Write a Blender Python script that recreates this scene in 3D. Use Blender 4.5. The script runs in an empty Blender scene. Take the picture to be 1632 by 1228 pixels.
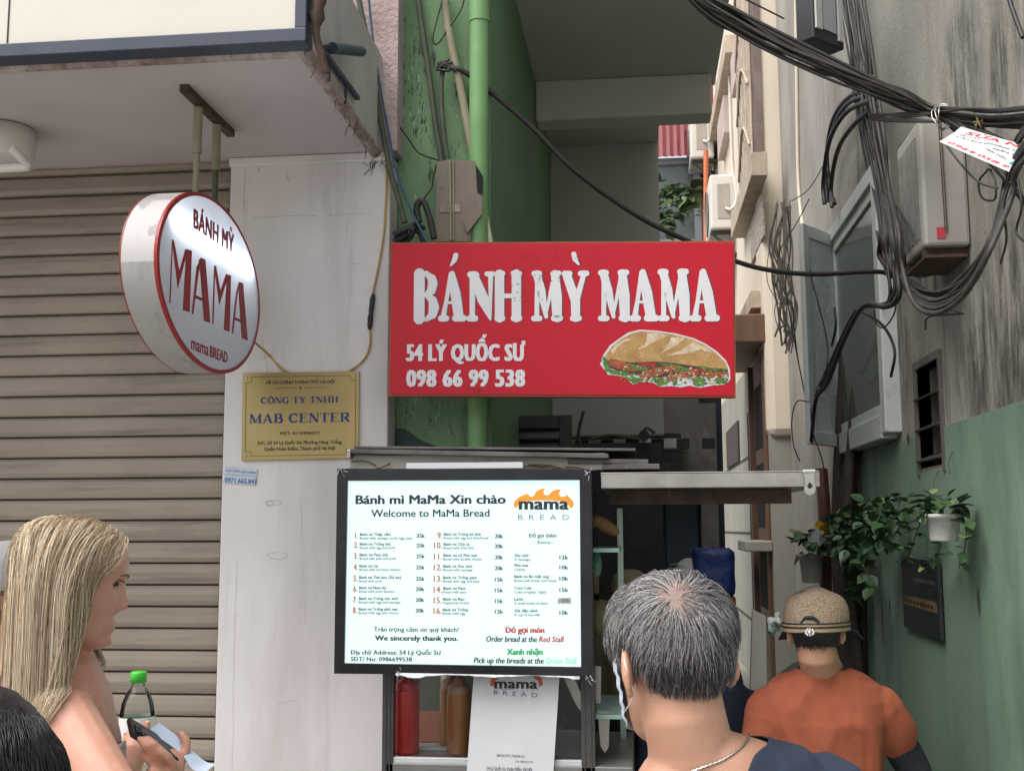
import bpy, bmesh, math, random
from mathutils import Vector as V, Matrix, Euler, noise as mnoise
random.seed(7)
S = bpy.context.scene
COL = S.collection
R = math.radians
PI = math.pi

# ------------------------------------------------------------------ camera
H = 1.67
F, CX, CY = 1800.0, 816.0, 614.0          # focal length and centre of the photograph, in its pixels
YAW, PITCH, ROLL = R(6.31), R(7.22), R(-0.24)
cd = bpy.data.cameras.new('camera')
cd.sensor_width = 36.0
cd.lens = 36.0 * F / 1632.0
cd.clip_end = 500
cam = bpy.data.objects.new('camera', cd)
COL.objects.link(cam)
CAMROT = Matrix.Rotation(YAW, 3, 'Z') @ Matrix.Rotation(PI / 2 + PITCH, 3, 'X') @ Matrix.Rotation(ROLL, 3, 'Z')
cam.matrix_world = Matrix.Translation((0, 0, H)) @ CAMROT.to_4x4()
S.camera = cam
EYE = V((0, 0, H))
FWD = CAMROT @ V((0, 0, -1))

# ------------------------------------------------------------------ sky, sun, exposure
w = bpy.data.worlds.new('World')
S.world = w
w.use_nodes = True
nt = w.node_tree
sky = nt.nodes.new('ShaderNodeTexSky')
sky.sky_type = 'NISHITA'
sky.sun_disc = False
SUN_EL, SUN_ROT = R(60), R(228)
sky.sun_elevation = SUN_EL
sky.sun_rotation = SUN_ROT
sky.air_density = 1.0
sky.dust_density = 4.0
hsv = nt.nodes.new('ShaderNodeHueSaturation')
hsv.inputs['Saturation'].default_value = 0.25      # an overcast, whitened sky
nt.links.new(sky.outputs[0], hsv.inputs['Color'])
nt.links.new(hsv.outputs[0], nt.nodes['Background'].inputs[0])
nt.nodes['Background'].inputs[1].default_value = 0.12
sd = bpy.data.lights.new('sun', 'SUN')
sd.energy = 1.3
sd.angle = R(50)
sd.color = (1.0, 0.96, 0.9)
sun = bpy.data.objects.new('sun', sd)
COL.objects.link(sun)
# towards the sun: behind the camera and a little to its left, high up
_sa = SUN_ROT
sdir = V((math.sin(_sa) * math.cos(SUN_EL), math.cos(_sa) * math.cos(SUN_EL), math.sin(SUN_EL)))
sun.rotation_euler = sdir.to_track_quat('Z', 'Y').to_euler()
S.view_settings.view_transform = 'Standard'
S.view_settings.look = 'None'
S.view_settings.exposure = 1.12
S.view_settings.gamma = 1.0
S.cycles.max_bounces = 6
S.cycles.transparent_max_bounces = 12
S.cycles.caustics_reflective = False
S.cycles.caustics_refractive = False

# ------------------------------------------------------------------ measuring: a photo point on a known plane of the place
def ray(px, py):
    return (CAMROT @ V(((px - CX) / F, (CY - py) / F, -1))).normalized()
def onY(px, py, Y):
    d = ray(px, py); return EYE + d * (Y / d.y)
def onX(px, py, X):
    d = ray(px, py); return EYE + d * (X / d.x)
def onZ(px, py, Z):
    d = ray(px, py); return EYE + d * ((Z - H) / d.z)
def atD(px, py, D):
    d = ray(px, py); return EYE + d * (D / d.dot(FWD))

class Frame:
    """a flat face: origin, right, up, outward normal"""
    def __init__(s, o, u, v=None):
        s.o = V(o); s.u = V(u).normalized()
        v = V(v) if v is not None else V((0, 0, 1))
        s.n = s.u.cross(v).normalized(); s.v = s.n.cross(s.u).normalized()
    def p(s, x, y, z=0.0):
        return s.o + s.u * x + s.v * y + s.n * z
    def loc(s, px, py):
        d = ray(px, py); t = (s.o - EYE).dot(s.n) / d.dot(s.n)
        q = EYE + d * t - s.o
        return (q.dot(s.u), q.dot(s.v))

# ------------------------------------------------------------------ materials
def rgb(c): return (c[0], c[1], c[2], 1.0)
class Mat:
    def __init__(s, name):
        s.m = bpy.data.materials.new(name); s.m.use_nodes = True
        s.t = s.m.node_tree; s.b = s.t.nodes['Principled BSDF']
        s.tc = None
    def n(s, kind, **kw):
        x = s.t.nodes.new(kind)
        for k, v in kw.items():
            if k in x.inputs.keys(): x.inputs[k].default_value = v
            else: setattr(x, k, v)
        return x
    def l(s, a, b): s.t.links.new(a, b)
    def coord(s, scale=(1, 1, 1)):
        if s.tc is None: s.tc = s.n('ShaderNodeTexCoord')
        mp = s.n('ShaderNodeMapping'); mp.inputs['Scale'].default_value = scale
        s.l(s.tc.outputs['Object'], mp.inputs['Vector']); return mp.outputs[0]
    def noise(s, scale, stretch=(1, 1, 1), detail=5, rough=.6, dist=0):
        x = s.n('ShaderNodeTexNoise'); x.inputs['Scale'].default_value = scale
        x.inputs['Detail'].default_value = detail; x.inputs['Roughness'].default_value = rough
        x.inputs['Distortion'].default_value = dist
        s.l(s.coord(stretch), x.inputs['Vector']); return x.outputs['Fac']
    def ramp(s, fac, lo, hi, v0=0., v1=1.):
        x = s.n('ShaderNodeMapRange'); x.inputs[1].default_value = lo; x.inputs[2].default_value = hi
        x.inputs[3].default_value = v0; x.inputs[4].default_value = v1; x.clamp = True
        s.l(fac, x.inputs[0]); return x.outputs[0]
    def mix(s, fac, a, b):
        x = s.n('ShaderNodeMix', data_type='RGBA')
        for sock, val in ((x.inputs[0], fac), (x.inputs[6], a), (x.inputs[7], b)):
            if hasattr(val, 'is_linked'): s.l(val, sock)
            elif isinstance(val, (int, float)): sock.default_value = val
            else: sock.default_value = rgb(val)
        return x.outputs[2]
    def mul(s, a, b):
        x = s.n('ShaderNodeMath', operation='MULTIPLY')
        for sock, val in ((x.inputs[0], a), (x.inputs[1], b)):
            if hasattr(val, 'is_linked'): s.l(val, sock)
            else: sock.default_value = val
        return x.outputs[0]
    def bump(s, fac, strength, dist=.01):
        x = s.n('ShaderNodeBump'); x.inputs['Strength'].default_value = strength; x.inputs['Distance'].default_value = dist
        s.l(fac, x.inputs['Height']); s.l(x.outputs[0], s.b.inputs['Normal'])

def pm(name, c, rough=.6, c2=None, vs=6, stains=(), bump=0, bs=60, bdist=.004, metal=0, spec=.5, stretch=(1, 1, 1), sss=0, coat=0, lo=.35, hi=.65):
    """paint with a second tone (noise), stains = (colour, scale, stretch, lo, hi, strength), and grain"""
    M = Mat(name); b = M.b
    b.inputs['Roughness'].default_value = rough; b.inputs['Metallic'].default_value = metal
    b.inputs['Specular IOR Level'].default_value = spec
    b.inputs['Coat Weight'].default_value = coat
    if sss:
        b.inputs['Subsurface Weight'].default_value = sss; b.inputs['Subsurface Radius'].default_value = (.012, .005, .003); b.inputs['Subsurface Scale'].default_value = 1.0
    col = c
    if c2 is not None: col = M.mix(M.ramp(M.noise(vs, stretch), lo, hi), c, c2)
    for (sc, ss, st, l, h, k) in stains:
        col = M.mix(M.mul(M.ramp(M.noise(ss, st, 7, .68, .3), l, h), k), col, sc)
    if hasattr(col, 'is_linked'): M.l(col, b.inputs['Base Color'])
    else: b.inputs['Base Color'].default_value = rgb(col)
    if bump: M.bump(M.noise(bs, (1, 1, 1), 4), bump, bdist)
    return M.m
def emit(name, c, k):
    M = Mat(name); M.b.inputs['Base Color'].default_value = rgb([x * .3 for x in c]); M.b.inputs['Emission Color'].default_value = rgb(c); M.b.inputs['Emission Strength'].default_value = k
    M.b.inputs['Roughness'].default_value = .3
    return M.m
def glassy(name, tint=(.9, .95, .95), alpha=.12, rough=.05, ior=1.45):
    """thin clear sheet: mostly see-through with a real reflection"""
    M = Mat(name); out = M.t.nodes['Material Output']
    tr = M.n('ShaderNodeBsdfTransparent'); tr.inputs[0].default_value = rgb(tint)
    gl = M.n('ShaderNodeBsdfGlossy'); gl.inputs['Roughness'].default_value = rough
    fr = M.n('ShaderNodeFresnel'); fr.inputs[0].default_value = ior
    ad = M.n('ShaderNodeMath', operation='ADD'); ad.inputs[1].default_value = alpha; M.l(fr.outputs[0], ad.inputs[0])
    mx = M.n('ShaderNodeMixShader'); M.l(ad.outputs[0], mx.inputs[0]); M.l(tr.outputs[0], mx.inputs[1]); M.l(gl.outputs[0], mx.inputs[2])
    M.l(mx.outputs[0], out.inputs[0]); return M.m

def blot(M, col, centre, size, color, scale, lo, hi, k=1., stretch=(1, 1, .3)):
    """a stain of its own outline: an uneven patch round one spot of the object (local y and z)"""
    sx = M.n('ShaderNodeSeparateXYZ'); M.l(M.coord(), sx.inputs[0]); ds = []
    for ax, c, r in ((1, centre[0], size[0]), (2, centre[1], size[1])):
        a = M.n('ShaderNodeMath', operation='SUBTRACT'); M.l(sx.outputs[ax], a.inputs[0]); a.inputs[1].default_value = c
        b = M.n('ShaderNodeMath', operation='DIVIDE'); M.l(a.outputs[0], b.inputs[0]); b.inputs[1].default_value = r
        p = M.n('ShaderNodeMath', operation='POWER'); M.l(M.mul(b.outputs[0], b.outputs[0]), p.inputs[0]); p.inputs[1].default_value = 1.0; ds.append(p.outputs[0])
    s_ = M.n('ShaderNodeMath', operation='ADD'); M.l(ds[0], s_.inputs[0]); M.l(ds[1], s_.inputs[1])
    inside = M.ramp(s_.outputs[0], .25, 1.1, 1., 0.)
    mask = M.ramp(M.noise(scale, stretch, 8, .72), lo, hi)
    return M.mix(M.mul(M.mul(inside, mask), k), col, color)

# ------------------------------------------------------------------ mesh collector (world coordinates)
class MB:
    def __init__(s): s.v = []; s.f = []; s.mi = []; s.sm = []
    def add(s, vs, fs, mi=0, smooth=False):
        k = len(s.v); s.v += [tuple(p) for p in vs]
        for f in fs: s.f.append(tuple(i + k for i in f)); s.mi.append(mi); s.sm.append(smooth)
    def box(s, x0, x1, y0, y1, z0, z1, mi=0):
        s.add([(x, y, z) for x in (x0, x1) for y in (y0, y1) for z in (z0, z1)],
              [(0, 1, 3, 2), (4, 6, 7, 5), (0, 4, 5, 1), (2, 3, 7, 6), (0, 2, 6, 4), (1, 5, 7, 3)], mi)
    def obox(s, fr, x0, x1, y0, y1, z0, z1, mi=0):
        s.add([fr.p(x, y, z) for x in (x0, x1) for y in (y0, y1) for z in (z0, z1)],
              [(0, 1, 3, 2), (4, 6, 7, 5), (0, 4, 5, 1), (2, 3, 7, 6), (0, 2, 6, 4), (1, 5, 7, 3)], mi)
    def bar(s, a, b, w, h, mi=0, up=(0, 0, 1)):
        a, b = V(a), V(b); u = (b - a).normalized(); n = u.cross(V(up))
        if n.length < 1e-4: n = u.cross(V((1, 0, 0)))
        n.normalize(); v = n.cross(u)
        vs = [p + n * i * w / 2 + v * j * h / 2 for p in (a, b) for i in (-1, 1) for j in (-1, 1)]
        s.add(vs, [(0, 1, 3, 2), (4, 6, 7, 5), (0, 4, 5, 1), (2, 3, 7, 6), (0, 2, 6, 4), (1, 5, 7, 3)], mi)
    def tube(s, pts, r, n=8, mi=0, cap=True, smooth=True):
        pts = [V(p) for p in pts]; m = len(pts)
        rs = r if isinstance(r, (list, tuple)) else [r] * m
        t0 = (pts[1] - pts[0]).normalized(); a = t0.orthogonal().normalized()
        vs = []; fs = []
        for i in range(m):
            t = (pts[min(i + 1, m - 1)] - pts[max(i - 1, 0)])
            if t.length < 1e-9: t = t0
            t.normalize(); a = (a - t * a.dot(t))
            if a.length < 1e-6: a = t.orthogonal()
            a.normalize(); b = t.cross(a)
            for k in range(n):
                q = 2 * PI * k / n; vs.append(pts[i] + (a * math.cos(q) + b * math.sin(q)) * rs[i])
        for i in range(m - 1):
            for k in range(n):
                k2 = (k + 1) % n; fs.append((i * n + k, i * n + k2, (i + 1) * n + k2, (i + 1) * n + k))
        s.add(vs, fs, mi, smooth)
        if cap and n > 2:
            s.add(vs[:n], [tuple(range(n - 1, -1, -1))], mi); s.add(vs[-n:], [tuple(range(n))], mi)
    def lathe(s, o, prof, n=24, mi=0, axis=(0, 0, 1), smooth=True, sx=1.0, xdir=None):
        o = V(o); ax = V(axis).normalized(); a = V(xdir).normalized() if xdir else ax.orthogonal().normalized(); b = ax.cross(a)
        vs = []; fs = []
        for (r, z) in prof:
            for k in range(n):
                q = 2 * PI * k / n; vs.append(o + ax * z + a * (r * sx * math.cos(q)) + b * (r * math.sin(q)))
        for i in range(len(prof) - 1):
            for k in range(n):
                k2 = (k + 1) % n; fs.append((i * n + k, i * n + k2, (i + 1) * n + k2, (i + 1) * n + k))
        s.add(vs, fs, mi, smooth)
    def poly(s, fr, pts, z=0., mi=0):
        """flat polygon lying z in front of a frame, tessellated"""
        from mathutils.geometry import tessellate_polygon
        vs = [fr.p(x, y, z) for x, y in pts]
        tri = tessellate_polygon([[V((x, y, 0)) for x, y in pts]])
        out = []
        for t in tri:
            a, b, c = [pts[i] for i in t]
            if (b[0] - a[0]) * (c[1] - a[1]) - (b[1] - a[1]) * (c[0] - a[0]) < 0: t = (t[0], t[2], t[1])
            out.append(tuple(t))
        s.add(vs, out, mi)
    def prism(s, fr, pts, z0, z1, mi=0):
        a = sum(pts[i][0] * pts[(i + 1) % len(pts)][1] - pts[(i + 1) % len(pts)][0] * pts[i][1] for i in range(len(pts)))
        if a < 0: pts = pts[::-1]
        s.poly(fr, pts, z1, mi)
        k = len(pts); vs = [fr.p(x, y, z0) for x, y in pts] + [fr.p(x, y, z1) for x, y in pts]
        s.add(vs, [(i, (i + 1) % k, k + (i + 1) % k, k + i) for i in range(k)], mi)
        s.add([fr.p(x, y, z0) for x, y in pts[::-1]], [tuple(range(k))] , mi)
    def build(s, name, mats, parent=None, bevel=0, origin=None):
        me = bpy.data.meshes.new(name)
        if parent is not None: o = V(parent.get('o_', (0, 0, 0)))
        elif origin is not None: o = V(origin)
        else:
            xs = [p[0] for p in s.v]; ys = [p[1] for p in s.v]; zs = [p[2] for p in s.v]
            o = V(((min(xs) + max(xs)) / 2, (min(ys) + max(ys)) / 2, min(zs)))
        me.from_pydata([(p[0] - o.x, p[1] - o.y, p[2] - o.z) for p in s.v], [], s.f)
        for m in (mats if isinstance(mats, (list, tuple)) else [mats]): me.materials.append(m)
        me.polygons.foreach_set('material_index', s.mi); me.polygons.foreach_set('use_smooth', s.sm)
        me.update()
        ob = bpy.data.objects.new(name, me); COL.objects.link(ob)
        if parent is not None: ob.parent = parent
        else: ob.location = o
        ORIG[ob.name] = o
        ob['o_'] = tuple(o)
        if bevel:
            bv = ob.modifiers.new('bevel', 'BEVEL'); bv.width = bevel; bv.segments = 2; bv.limit_method = 'ANGLE'; bv.angle_limit = R(40)
        return ob
ORIG = {}
def tag(o, label=None, cat=None, group=None, kind=None):
    if label: o['label'] = label
    if cat: o['category'] = cat
    if group: o['group'] = group
    if kind: o['kind'] = kind
    return o
def empty(name, loc, label, cat, group=None):
    o = bpy.data.objects.new(name, None); COL.objects.link(o); o.location = loc; o.empty_display_size = .1
    o['o_'] = tuple(loc)
    return tag(o, label, cat, group)

def smooth_path(pts, k=6):
    """Catmull-Rom through the points"""
    P = [V(p) for p in pts]
    if len(P) < 3: return P
    P = [P[0] * 2 - P[1]] + P + [P[-1] * 2 - P[-2]]
    out = []
    for i in range(1, len(P) - 2):
        a, b, c, d = P[i - 1:i + 3]
        for j in range(k):
            t = j / k
            out.append(.5 * ((2 * b) + (c - a) * t + (2 * a - 5 * b + 4 * c - d) * t * t + (3 * b - a - 3 * c + d) * t ** 3))
    out.append(P[-2]); return out

# ------------------------------------------------------------------ lettering
_tc = {}
def text_geo(s, bold=0.0, shear=0.0, spacing=1.0, res=2):
    key = (s, bold, shear, spacing, res)
    if key in _tc: return _tc[key]
    c = bpy.data.curves.new('lettering', 'FONT'); c.body = s; c.size = 1; c.offset = bold; c.shear = shear; c.space_character = spacing; c.resolution_u = res
    o = bpy.data.objects.new('lettering', c); COL.objects.link(o)
    dg = bpy.context.evaluated_depsgraph_get()
    m = bpy.data.meshes.new_from_object(o.evaluated_get(dg))
    vs = [tuple(v.co) for v in m.vertices]; fs = [tuple(p.vertices) for p in m.polygons]
    bpy.data.objects.remove(o); bpy.data.curves.remove(c); bpy.data.meshes.remove(m)
    _tc[key] = (vs, fs); return _tc[key]
_h = text_geo('H'); CAPH = max(v[1] for v in _h[0])
def text(mb, fr, s, p0, p1, cap, mi=0, z=.001, bold=0., shear=0., spacing=1., res=2, serif=False):
    """write s on a face from local point p0 (baseline, left end) to p1 (right end) with capital height cap"""
    if serif: return serif_text(mb, fr, s, p0, p1, cap, mi, z, bold)
    if any(c in s for c in 'ĐđơƠ'):       # letters with a bar or horn: draw the bare letter and add the bar or horn
        a_, b_ = V(p0), V(p1); w_ = (b_ - a_).normalized(); n_ = V((-w_.y, w_.x)); t_ = s.translate(str.maketrans('ĐđơƠ', 'DdoO'))
        g0 = text_geo(t_, 0., shear, spacing, res)[0]; xa = min(v[0] for v in g0); kx_ = (b_ - a_).length / (max(v[0] for v in g0) - xa)
        for i, c in enumerate(s):
            if c not in 'ĐđơƠ': continue
            gp = text_geo(t_[:i + 1], 0., shear, spacing, res)[0]; gl = text_geo(t_[i], 0., shear, spacing, res)[0]; x1_ = max(v[0] for v in gp); wl_ = max(v[0] for v in gl) - min(v[0] for v in gl)
            fx = {'Đ': (-.22 * wl_ - wl_ * .83, -wl_ * .45, .5, .5), 'đ': (-wl_ * .45, wl_ * .18, .83, .83)}.get(c, (-wl_ * .2, wl_ * .12, .66, .86))
            P0, P1 = [a_ + w_ * ((x1_ - xa + fx[j]) * kx_) + n_ * (fx[j + 2] * cap) for j in (0, 1)]
            stroke(mb, fr, [(P0.x, P0.y, cap * .11), (P1.x, P1.y, cap * .11)], mi, z, rnd=False)
        s = t_
    if bold > .021:                      # heavy faces: thin copies a hair apart, a hair above each other
        a_, b_ = V(p0), V(p1); w_ = (b_ - a_).normalized(); e = w_ * (cap * bold * 1.5)
        nv_ = V((-w_.y, w_.x)) * (cap * min(bold, .06) * .42)
        for i, (f, g) in enumerate(((-1, -1), (1, -1), (1, 1), (-1, 1), (-.35, 0), (.35, 0))):
            q = e * f + nv_ * g
            text(mb, fr, s, a_ + e + q, b_ - e + q, cap, mi, z + i * .00006, .0, shear, spacing, res)
        return
    if 'M' in s: bold = 0.
    vs, fs = text_geo(s, bold, shear, spacing, res)
    if not vs: return
    x0 = min(v[0] for v in vs); x1 = max(v[0] for v in vs)
    a = V((p0[0], p0[1])); u = V((p1[0], p1[1])) - a; L = u.length; u.normalize(); n = V((-u.y, u.x))
    kx = L / (x1 - x0); ky = cap / CAPH
    out = []
    for v in vs:
        q = a + u * ((v[0] - x0) * kx) + n * (v[1] * ky); out.append(fr.p(q.x, q.y, z))
    k = []
    for f in fs:
        A, B, C = [V(out[i]) for i in f[:3]]
        k.append(f if (B - A).cross(C - A).dot(fr.n) > 0 else f[::-1])
    mb.add(out, k, mi)
def stroke(mb, fr, pts, mi=0, z=.001, rnd=True, dz=.00008):
    """pen stroke (x, y, width) with round joints; each piece a hair above the last"""
    st = stroke
    for i in range(len(pts) - 1):
        (x0, y0, w0), (x1, y1, w1) = pts[i], pts[i + 1]
        d = V((x1 - x0, y1 - y0))
        if d.length < 1e-9: continue
        d.normalize(); n = V((-d.y, d.x))
        st.k = (st.k + 1) % 7
        mb.poly(fr, [(x0 - n.x * w0 / 2, y0 - n.y * w0 / 2), (x1 - n.x * w1 / 2, y1 - n.y * w1 / 2), (x1 + n.x * w1 / 2, y1 + n.y * w1 / 2), (x0 + n.x * w0 / 2, y0 + n.y * w0 / 2)], z + st.k * dz, mi)
    if rnd:
        for (x, y, w_) in pts:
            st.k = (st.k + 1) % 7
            mb.poly(fr, [(x + math.cos(q * PI / 8) * w_ / 2, y + math.sin(q * PI / 8) * w_ / 2) for q in range(16)], z + st.k * dz + dz * .5, mi)
stroke.k = 0
# roman capitals with thick and thin strokes and slab feet, in a box 0..1 high (x, y, w in units of the height)
TK, TN = .25, .10
def _arc(cx, cy, rx, ry, a0, a1, n=10, tk=TK, tn=TN):
    o = []
    for i in range(n + 1):
        a = R(a0 + (a1 - a0) * i / n); o.append((cx + rx * math.cos(a), cy + ry * math.sin(a), tn + (tk - tn) * abs(math.cos(a))))
    return o
def _s(x0, x1, y): return [(x0, y, .06), (x1, y, .06)]
SERIF = {
 'M': (1.0, [[(.12, .03, TN), (.12, .97, TN)], [(.15, .97, TK), (.5, .05, TK * .8)], [(.5, .05, TN), (.85, .97, TN)], [(.85, .03, TK), (.85, .97, TK)], _s(0, .26, .03), _s(.68, 1, .03), _s(0, .22, .97), _s(.8, 1, .97)]),
 'A': (.86, [[(.13, .03, TN), (.43, .97, TN)], [(.41, .97, TK), (.72, .03, TK)], [(.24, .32, .07), (.6, .32, .07)], _s(0, .27, .03), _s(.54, .86, .03)]),
 'B': (.76, [[(.18, .03, TK), (.18, .97, TK)], _arc(.36, .74, .26, .23, 90, -90), _arc(.38, .27, .31, .25, 90, -90), [(.0, .97, .06), (.38, .97, .06)], [(.0, .03, .06), (.4, .03, .06)], [(.2, .51, .06), (.4, .51, .06)]]),
 'C': (.78, [_arc(.42, .5, .32, .46, 48, 312, 16), [(.66, .97, .05), (.66, .68, .07)]]),
 'E': (.74, [[(.18, .03, TK), (.18, .97, TK)], _s(0, .66, .97), _s(0, .68, .03), [(.2, .52, .06), (.5, .52, .06)], [(.64, .97, .06), (.64, .72, .06)], [(.67, .03, .06), (.67, .28, .06)], [(.5, .64, .05), (.5, .4, .05)]]),
 'N': (.84, [[(.13, .03, TN), (.13, .97, TN)], [(.14, .95, TK), (.68, .05, TK)], [(.71, .03, TN), (.71, .97, TN)], _s(0, .26, .03), _s(0, .22, .97), _s(.58, .84, .97)]),
 'T': (.74, [[(.37, .03, TK), (.37, .97, TK)], _s(.02, .72, .97), _s(.2, .54, .03), [(.04, .97, .06), (.04, .7, .06)], [(.7, .97, .06), (.7, .7, .06)]]),
 'R': (.84, [[(.18, .03, TK), (.18, .97, TK)], _arc(.38, .73, .27, .24, 90, -90), [(.0, .97, .06), (.4, .97, .06)], [(.2, .49, .06), (.4, .49, .06)], [(.42, .47, TK), (.72, .03, TK * .9)], _s(0, .36, .03), _s(.6, .84, .03)]),
 'O': (.86, [_arc(.43, .5, .33, .46, 0, 360, 22)]),
 'G': (.86, [_arc(.43, .5, .33, .46, 48, 330, 16), [(.68, .97, .05), (.68, .7, .07)], [(.7, .06, TK * .9), (.7, .4, TK * .9)], _s(.5, .86, .42)]),
 'Y': (.84, [[(.42, .03, TK), (.42, .45, TK)], [(.14, .97, TK), (.42, .42, TK)], [(.7, .97, TN), (.43, .44, TN)], _s(.22, .6, .03), _s(0, .3, .97), _s(.56, .84, .97)]),
 'H': (.9, [[(.18, .03, TK), (.18, .97, TK)], [(.72, .03, TK), (.72, .97, TK)], [(.2, .5, .07), (.7, .5, .07)], _s(0, .34, .03), _s(.56, .9, .03), _s(0, .34, .97), _s(.56, .9, .97)]),
}
def serif_text(mb, fr, s, p0, p1, cap, mi, z, bold=0):
    tot = 0; lay = []
    for ch in s:
        if ch == ' ': tot += .4; continue
        base = 'O' if ch == 'Ô' else ch
        lay.append((tot, ch, base)); tot += SERIF[base][0] + .06
    a = V(p0); u = V(p1) - a; L = u.length; u.normalize(); n = V((-u.y, u.x)); kx = L / (tot - .06)
    for (x, ch, base) in lay:
        sts = list(SERIF[base][1])
        if ch == 'Ô': sts += [[(.28, 1.1, .06), (.43, 1.25, .07)], [(.43, 1.25, .07), (.58, 1.1, .06)]]
        for st in sts:
            pts = []
            for (sx, sy, sw) in st:
                q = a + u * ((x + sx) * kx) + n * (sy * cap); pts.append((q.x, q.y, sw * cap))
            stroke(mb, fr, pts, mi, z, rnd=len(st) > 2)

# ================================================================== MATERIALS OF THE PLACE
DIRT = (.10, .085, .07)
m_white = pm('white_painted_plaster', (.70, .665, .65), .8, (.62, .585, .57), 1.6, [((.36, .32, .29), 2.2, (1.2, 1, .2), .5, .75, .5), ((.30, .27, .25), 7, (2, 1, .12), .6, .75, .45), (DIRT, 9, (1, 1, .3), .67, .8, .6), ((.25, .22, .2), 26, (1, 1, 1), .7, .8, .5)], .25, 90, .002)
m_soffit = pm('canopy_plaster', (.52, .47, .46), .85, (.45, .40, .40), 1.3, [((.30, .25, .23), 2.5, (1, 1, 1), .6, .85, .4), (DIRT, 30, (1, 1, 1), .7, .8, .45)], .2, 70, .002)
m_mould = pm('dirty_moulding', (.42, .36, .34), .9, (.20, .15, .12), 14, [((.06, .045, .04), 22, (1, 1, 1), .52, .7, .8)], .5, 60, .004)
m_pink = pm('pink_stucco', (.50, .40, .39), .95, (.40, .30, .29), 9, [((.2, .15, .14), 25, (1, 1, 1), .58, .7, .7)], .8, 60, .01)
m_shut = pm('shutter_paint', (.32, .268, .21), .55, (.25, .208, .162), 1.8, [((.11, .085, .065), 3, (.35, 1, 6), .52, .74, .8), ((.40, .30, .18), 1.2, (1.2, 1, .8), .6, .8, .5), ((.05, .04, .03), 6, (.3, 1, 14), .66, .76, .8), ((.45, .42, .37), 9, (.35, 1, 12), .73, .78, .7), ((.34, .26, .16), 1.8, (1, 1, .5), .6, .8, .5)], .15, 90, .001)
m_groove = pm('shutter_joint', (.035, .03, .025), .8)
m_navy = pm('navy_steel', (.022, .035, .065), .45, (.04, .05, .075), 8, [((.3, .3, .3), 40, (1, 1, 1), .72, .8, .6)])
m_cream = pm('cream_panel', (.62, .585, .51), .55, (.585, .55, .475), 1.1, [((.5, .46, .38), 1.3, (3, 1, .3), .6, .9, .3)], .05, 200)
m_rust = pm('rusted_steel', (.10, .055, .035), .85, (.045, .03, .025), 18, [((.24, .19, .16), 30, (1, 1, 1), .62, .75, .6)], .5, 90, .003)
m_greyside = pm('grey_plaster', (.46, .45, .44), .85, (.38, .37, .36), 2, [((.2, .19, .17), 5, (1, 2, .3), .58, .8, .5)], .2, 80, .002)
m_black = pm('black_rubber', (.012, .0115, .0115), .55, (.022, .02, .019), 9)
m_black2 = pm('dusty_black_cable', (.018, .016, .015), .65, (.045, .038, .032), 14)
m_blue_cable = pm('blue_cable', (.025, .07, .13), .5)
m_yellow = pm('yellow_cable', (.48, .33, .07), .55, (.35, .24, .08), 20)
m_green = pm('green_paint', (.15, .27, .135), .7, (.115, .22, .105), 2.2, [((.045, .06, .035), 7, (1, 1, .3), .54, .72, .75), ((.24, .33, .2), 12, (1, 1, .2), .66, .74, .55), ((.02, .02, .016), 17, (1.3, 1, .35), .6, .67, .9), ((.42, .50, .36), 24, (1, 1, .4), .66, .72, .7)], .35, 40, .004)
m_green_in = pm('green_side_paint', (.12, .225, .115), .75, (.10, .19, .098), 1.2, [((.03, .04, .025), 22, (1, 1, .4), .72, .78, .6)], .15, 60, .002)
m_greenpipe = pm('green_pipe_paint', (.19, .37, .15), .5, (.15, .30, .12), 5, [((.05, .06, .03), 10, (1, 1, .25), .62, .74, .8)], .15, 60, .002)
m_grey_soff = pm('grey_slab_plaster', (.50, .51, .46), .85, (.45, .46, .42), 1.5, [((.12, .12, .10), 8, (1, 1, 1), .66, .8, .4)], .1, 60, .002)
m_beam = pm('beam_plaster', (.60, .585, .51), .85, (.54, .53, .465), 2, [(DIRT, 12, (1, 1, 1), .68, .8, .6)], .15, 60, .002)
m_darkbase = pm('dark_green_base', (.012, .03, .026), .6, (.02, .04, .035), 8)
m_taupe = pm('taupe_box', (.20, .165, .125), .65, (.16, .13, .10), 9, [((.05, .04, .03), 14, (1, 1, .5), .6, .72, .7), ((.5, .45, .38), 20, (1, 1, 1), .7, .76, .6)], .2, 60, .002)
m_pipe_dark = pm('dark_pipe', (.05, .052, .04), .7, (.08, .10, .06), 12, [((.02, .018, .015), 20, (1, 1, .4), .55, .7, .8)], .3, 70, .003)
m_pipe_tan = pm('tan_pipe', (.30, .27, .19), .7, (.22, .20, .13), 8, [((.06, .05, .04), 9, (1, 1, .3), .56, .68, .85)], .3, 70, .003)
# right hand building
m_rwall = pm('stained_render', (.47, .43, .36), .95, (.37, .335, .28), 1.6, [((.17, .15, .12), 1.6, (1, 1.4, .22), .52, .74, .8), ((.05, .047, .04), 2.1, (1, 1.7, .25), .585, .67, .85), ((.02, .02, .017), 14, (1, 1, .6), .62, .72, .8), ((.36, .34, .30), 3.2, (1, 1, .3), .6, .78, .6)], .5, 50, .006)
m_rgreen = pm('green_dado_paint', (.205, .30, .22), .65, (.155, .245, .175), 1.4, [((.36, .41, .34), 2.4, (1, 1, .4), .62, .78, .5), ((.045, .075, .04), 2.0, (1, 1.3, .25), .54, .78, .6), ((.03, .04, .025), 16, (1, 1, .5), .68, .74, .8), ((.40, .42, .36), 30, (1, 1, 1), .71, .76, .6)], .4, 26, .006)
m_dark = pm('dark_opening', (.008, .008, .009), .9)
m_alu = pm('grey_window_frame', (.58, .61, .60), .55, (.50, .53, .51), 6, [((.16, .15, .12), 20, (1, 1, .4), .6, .76, .6)])
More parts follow.
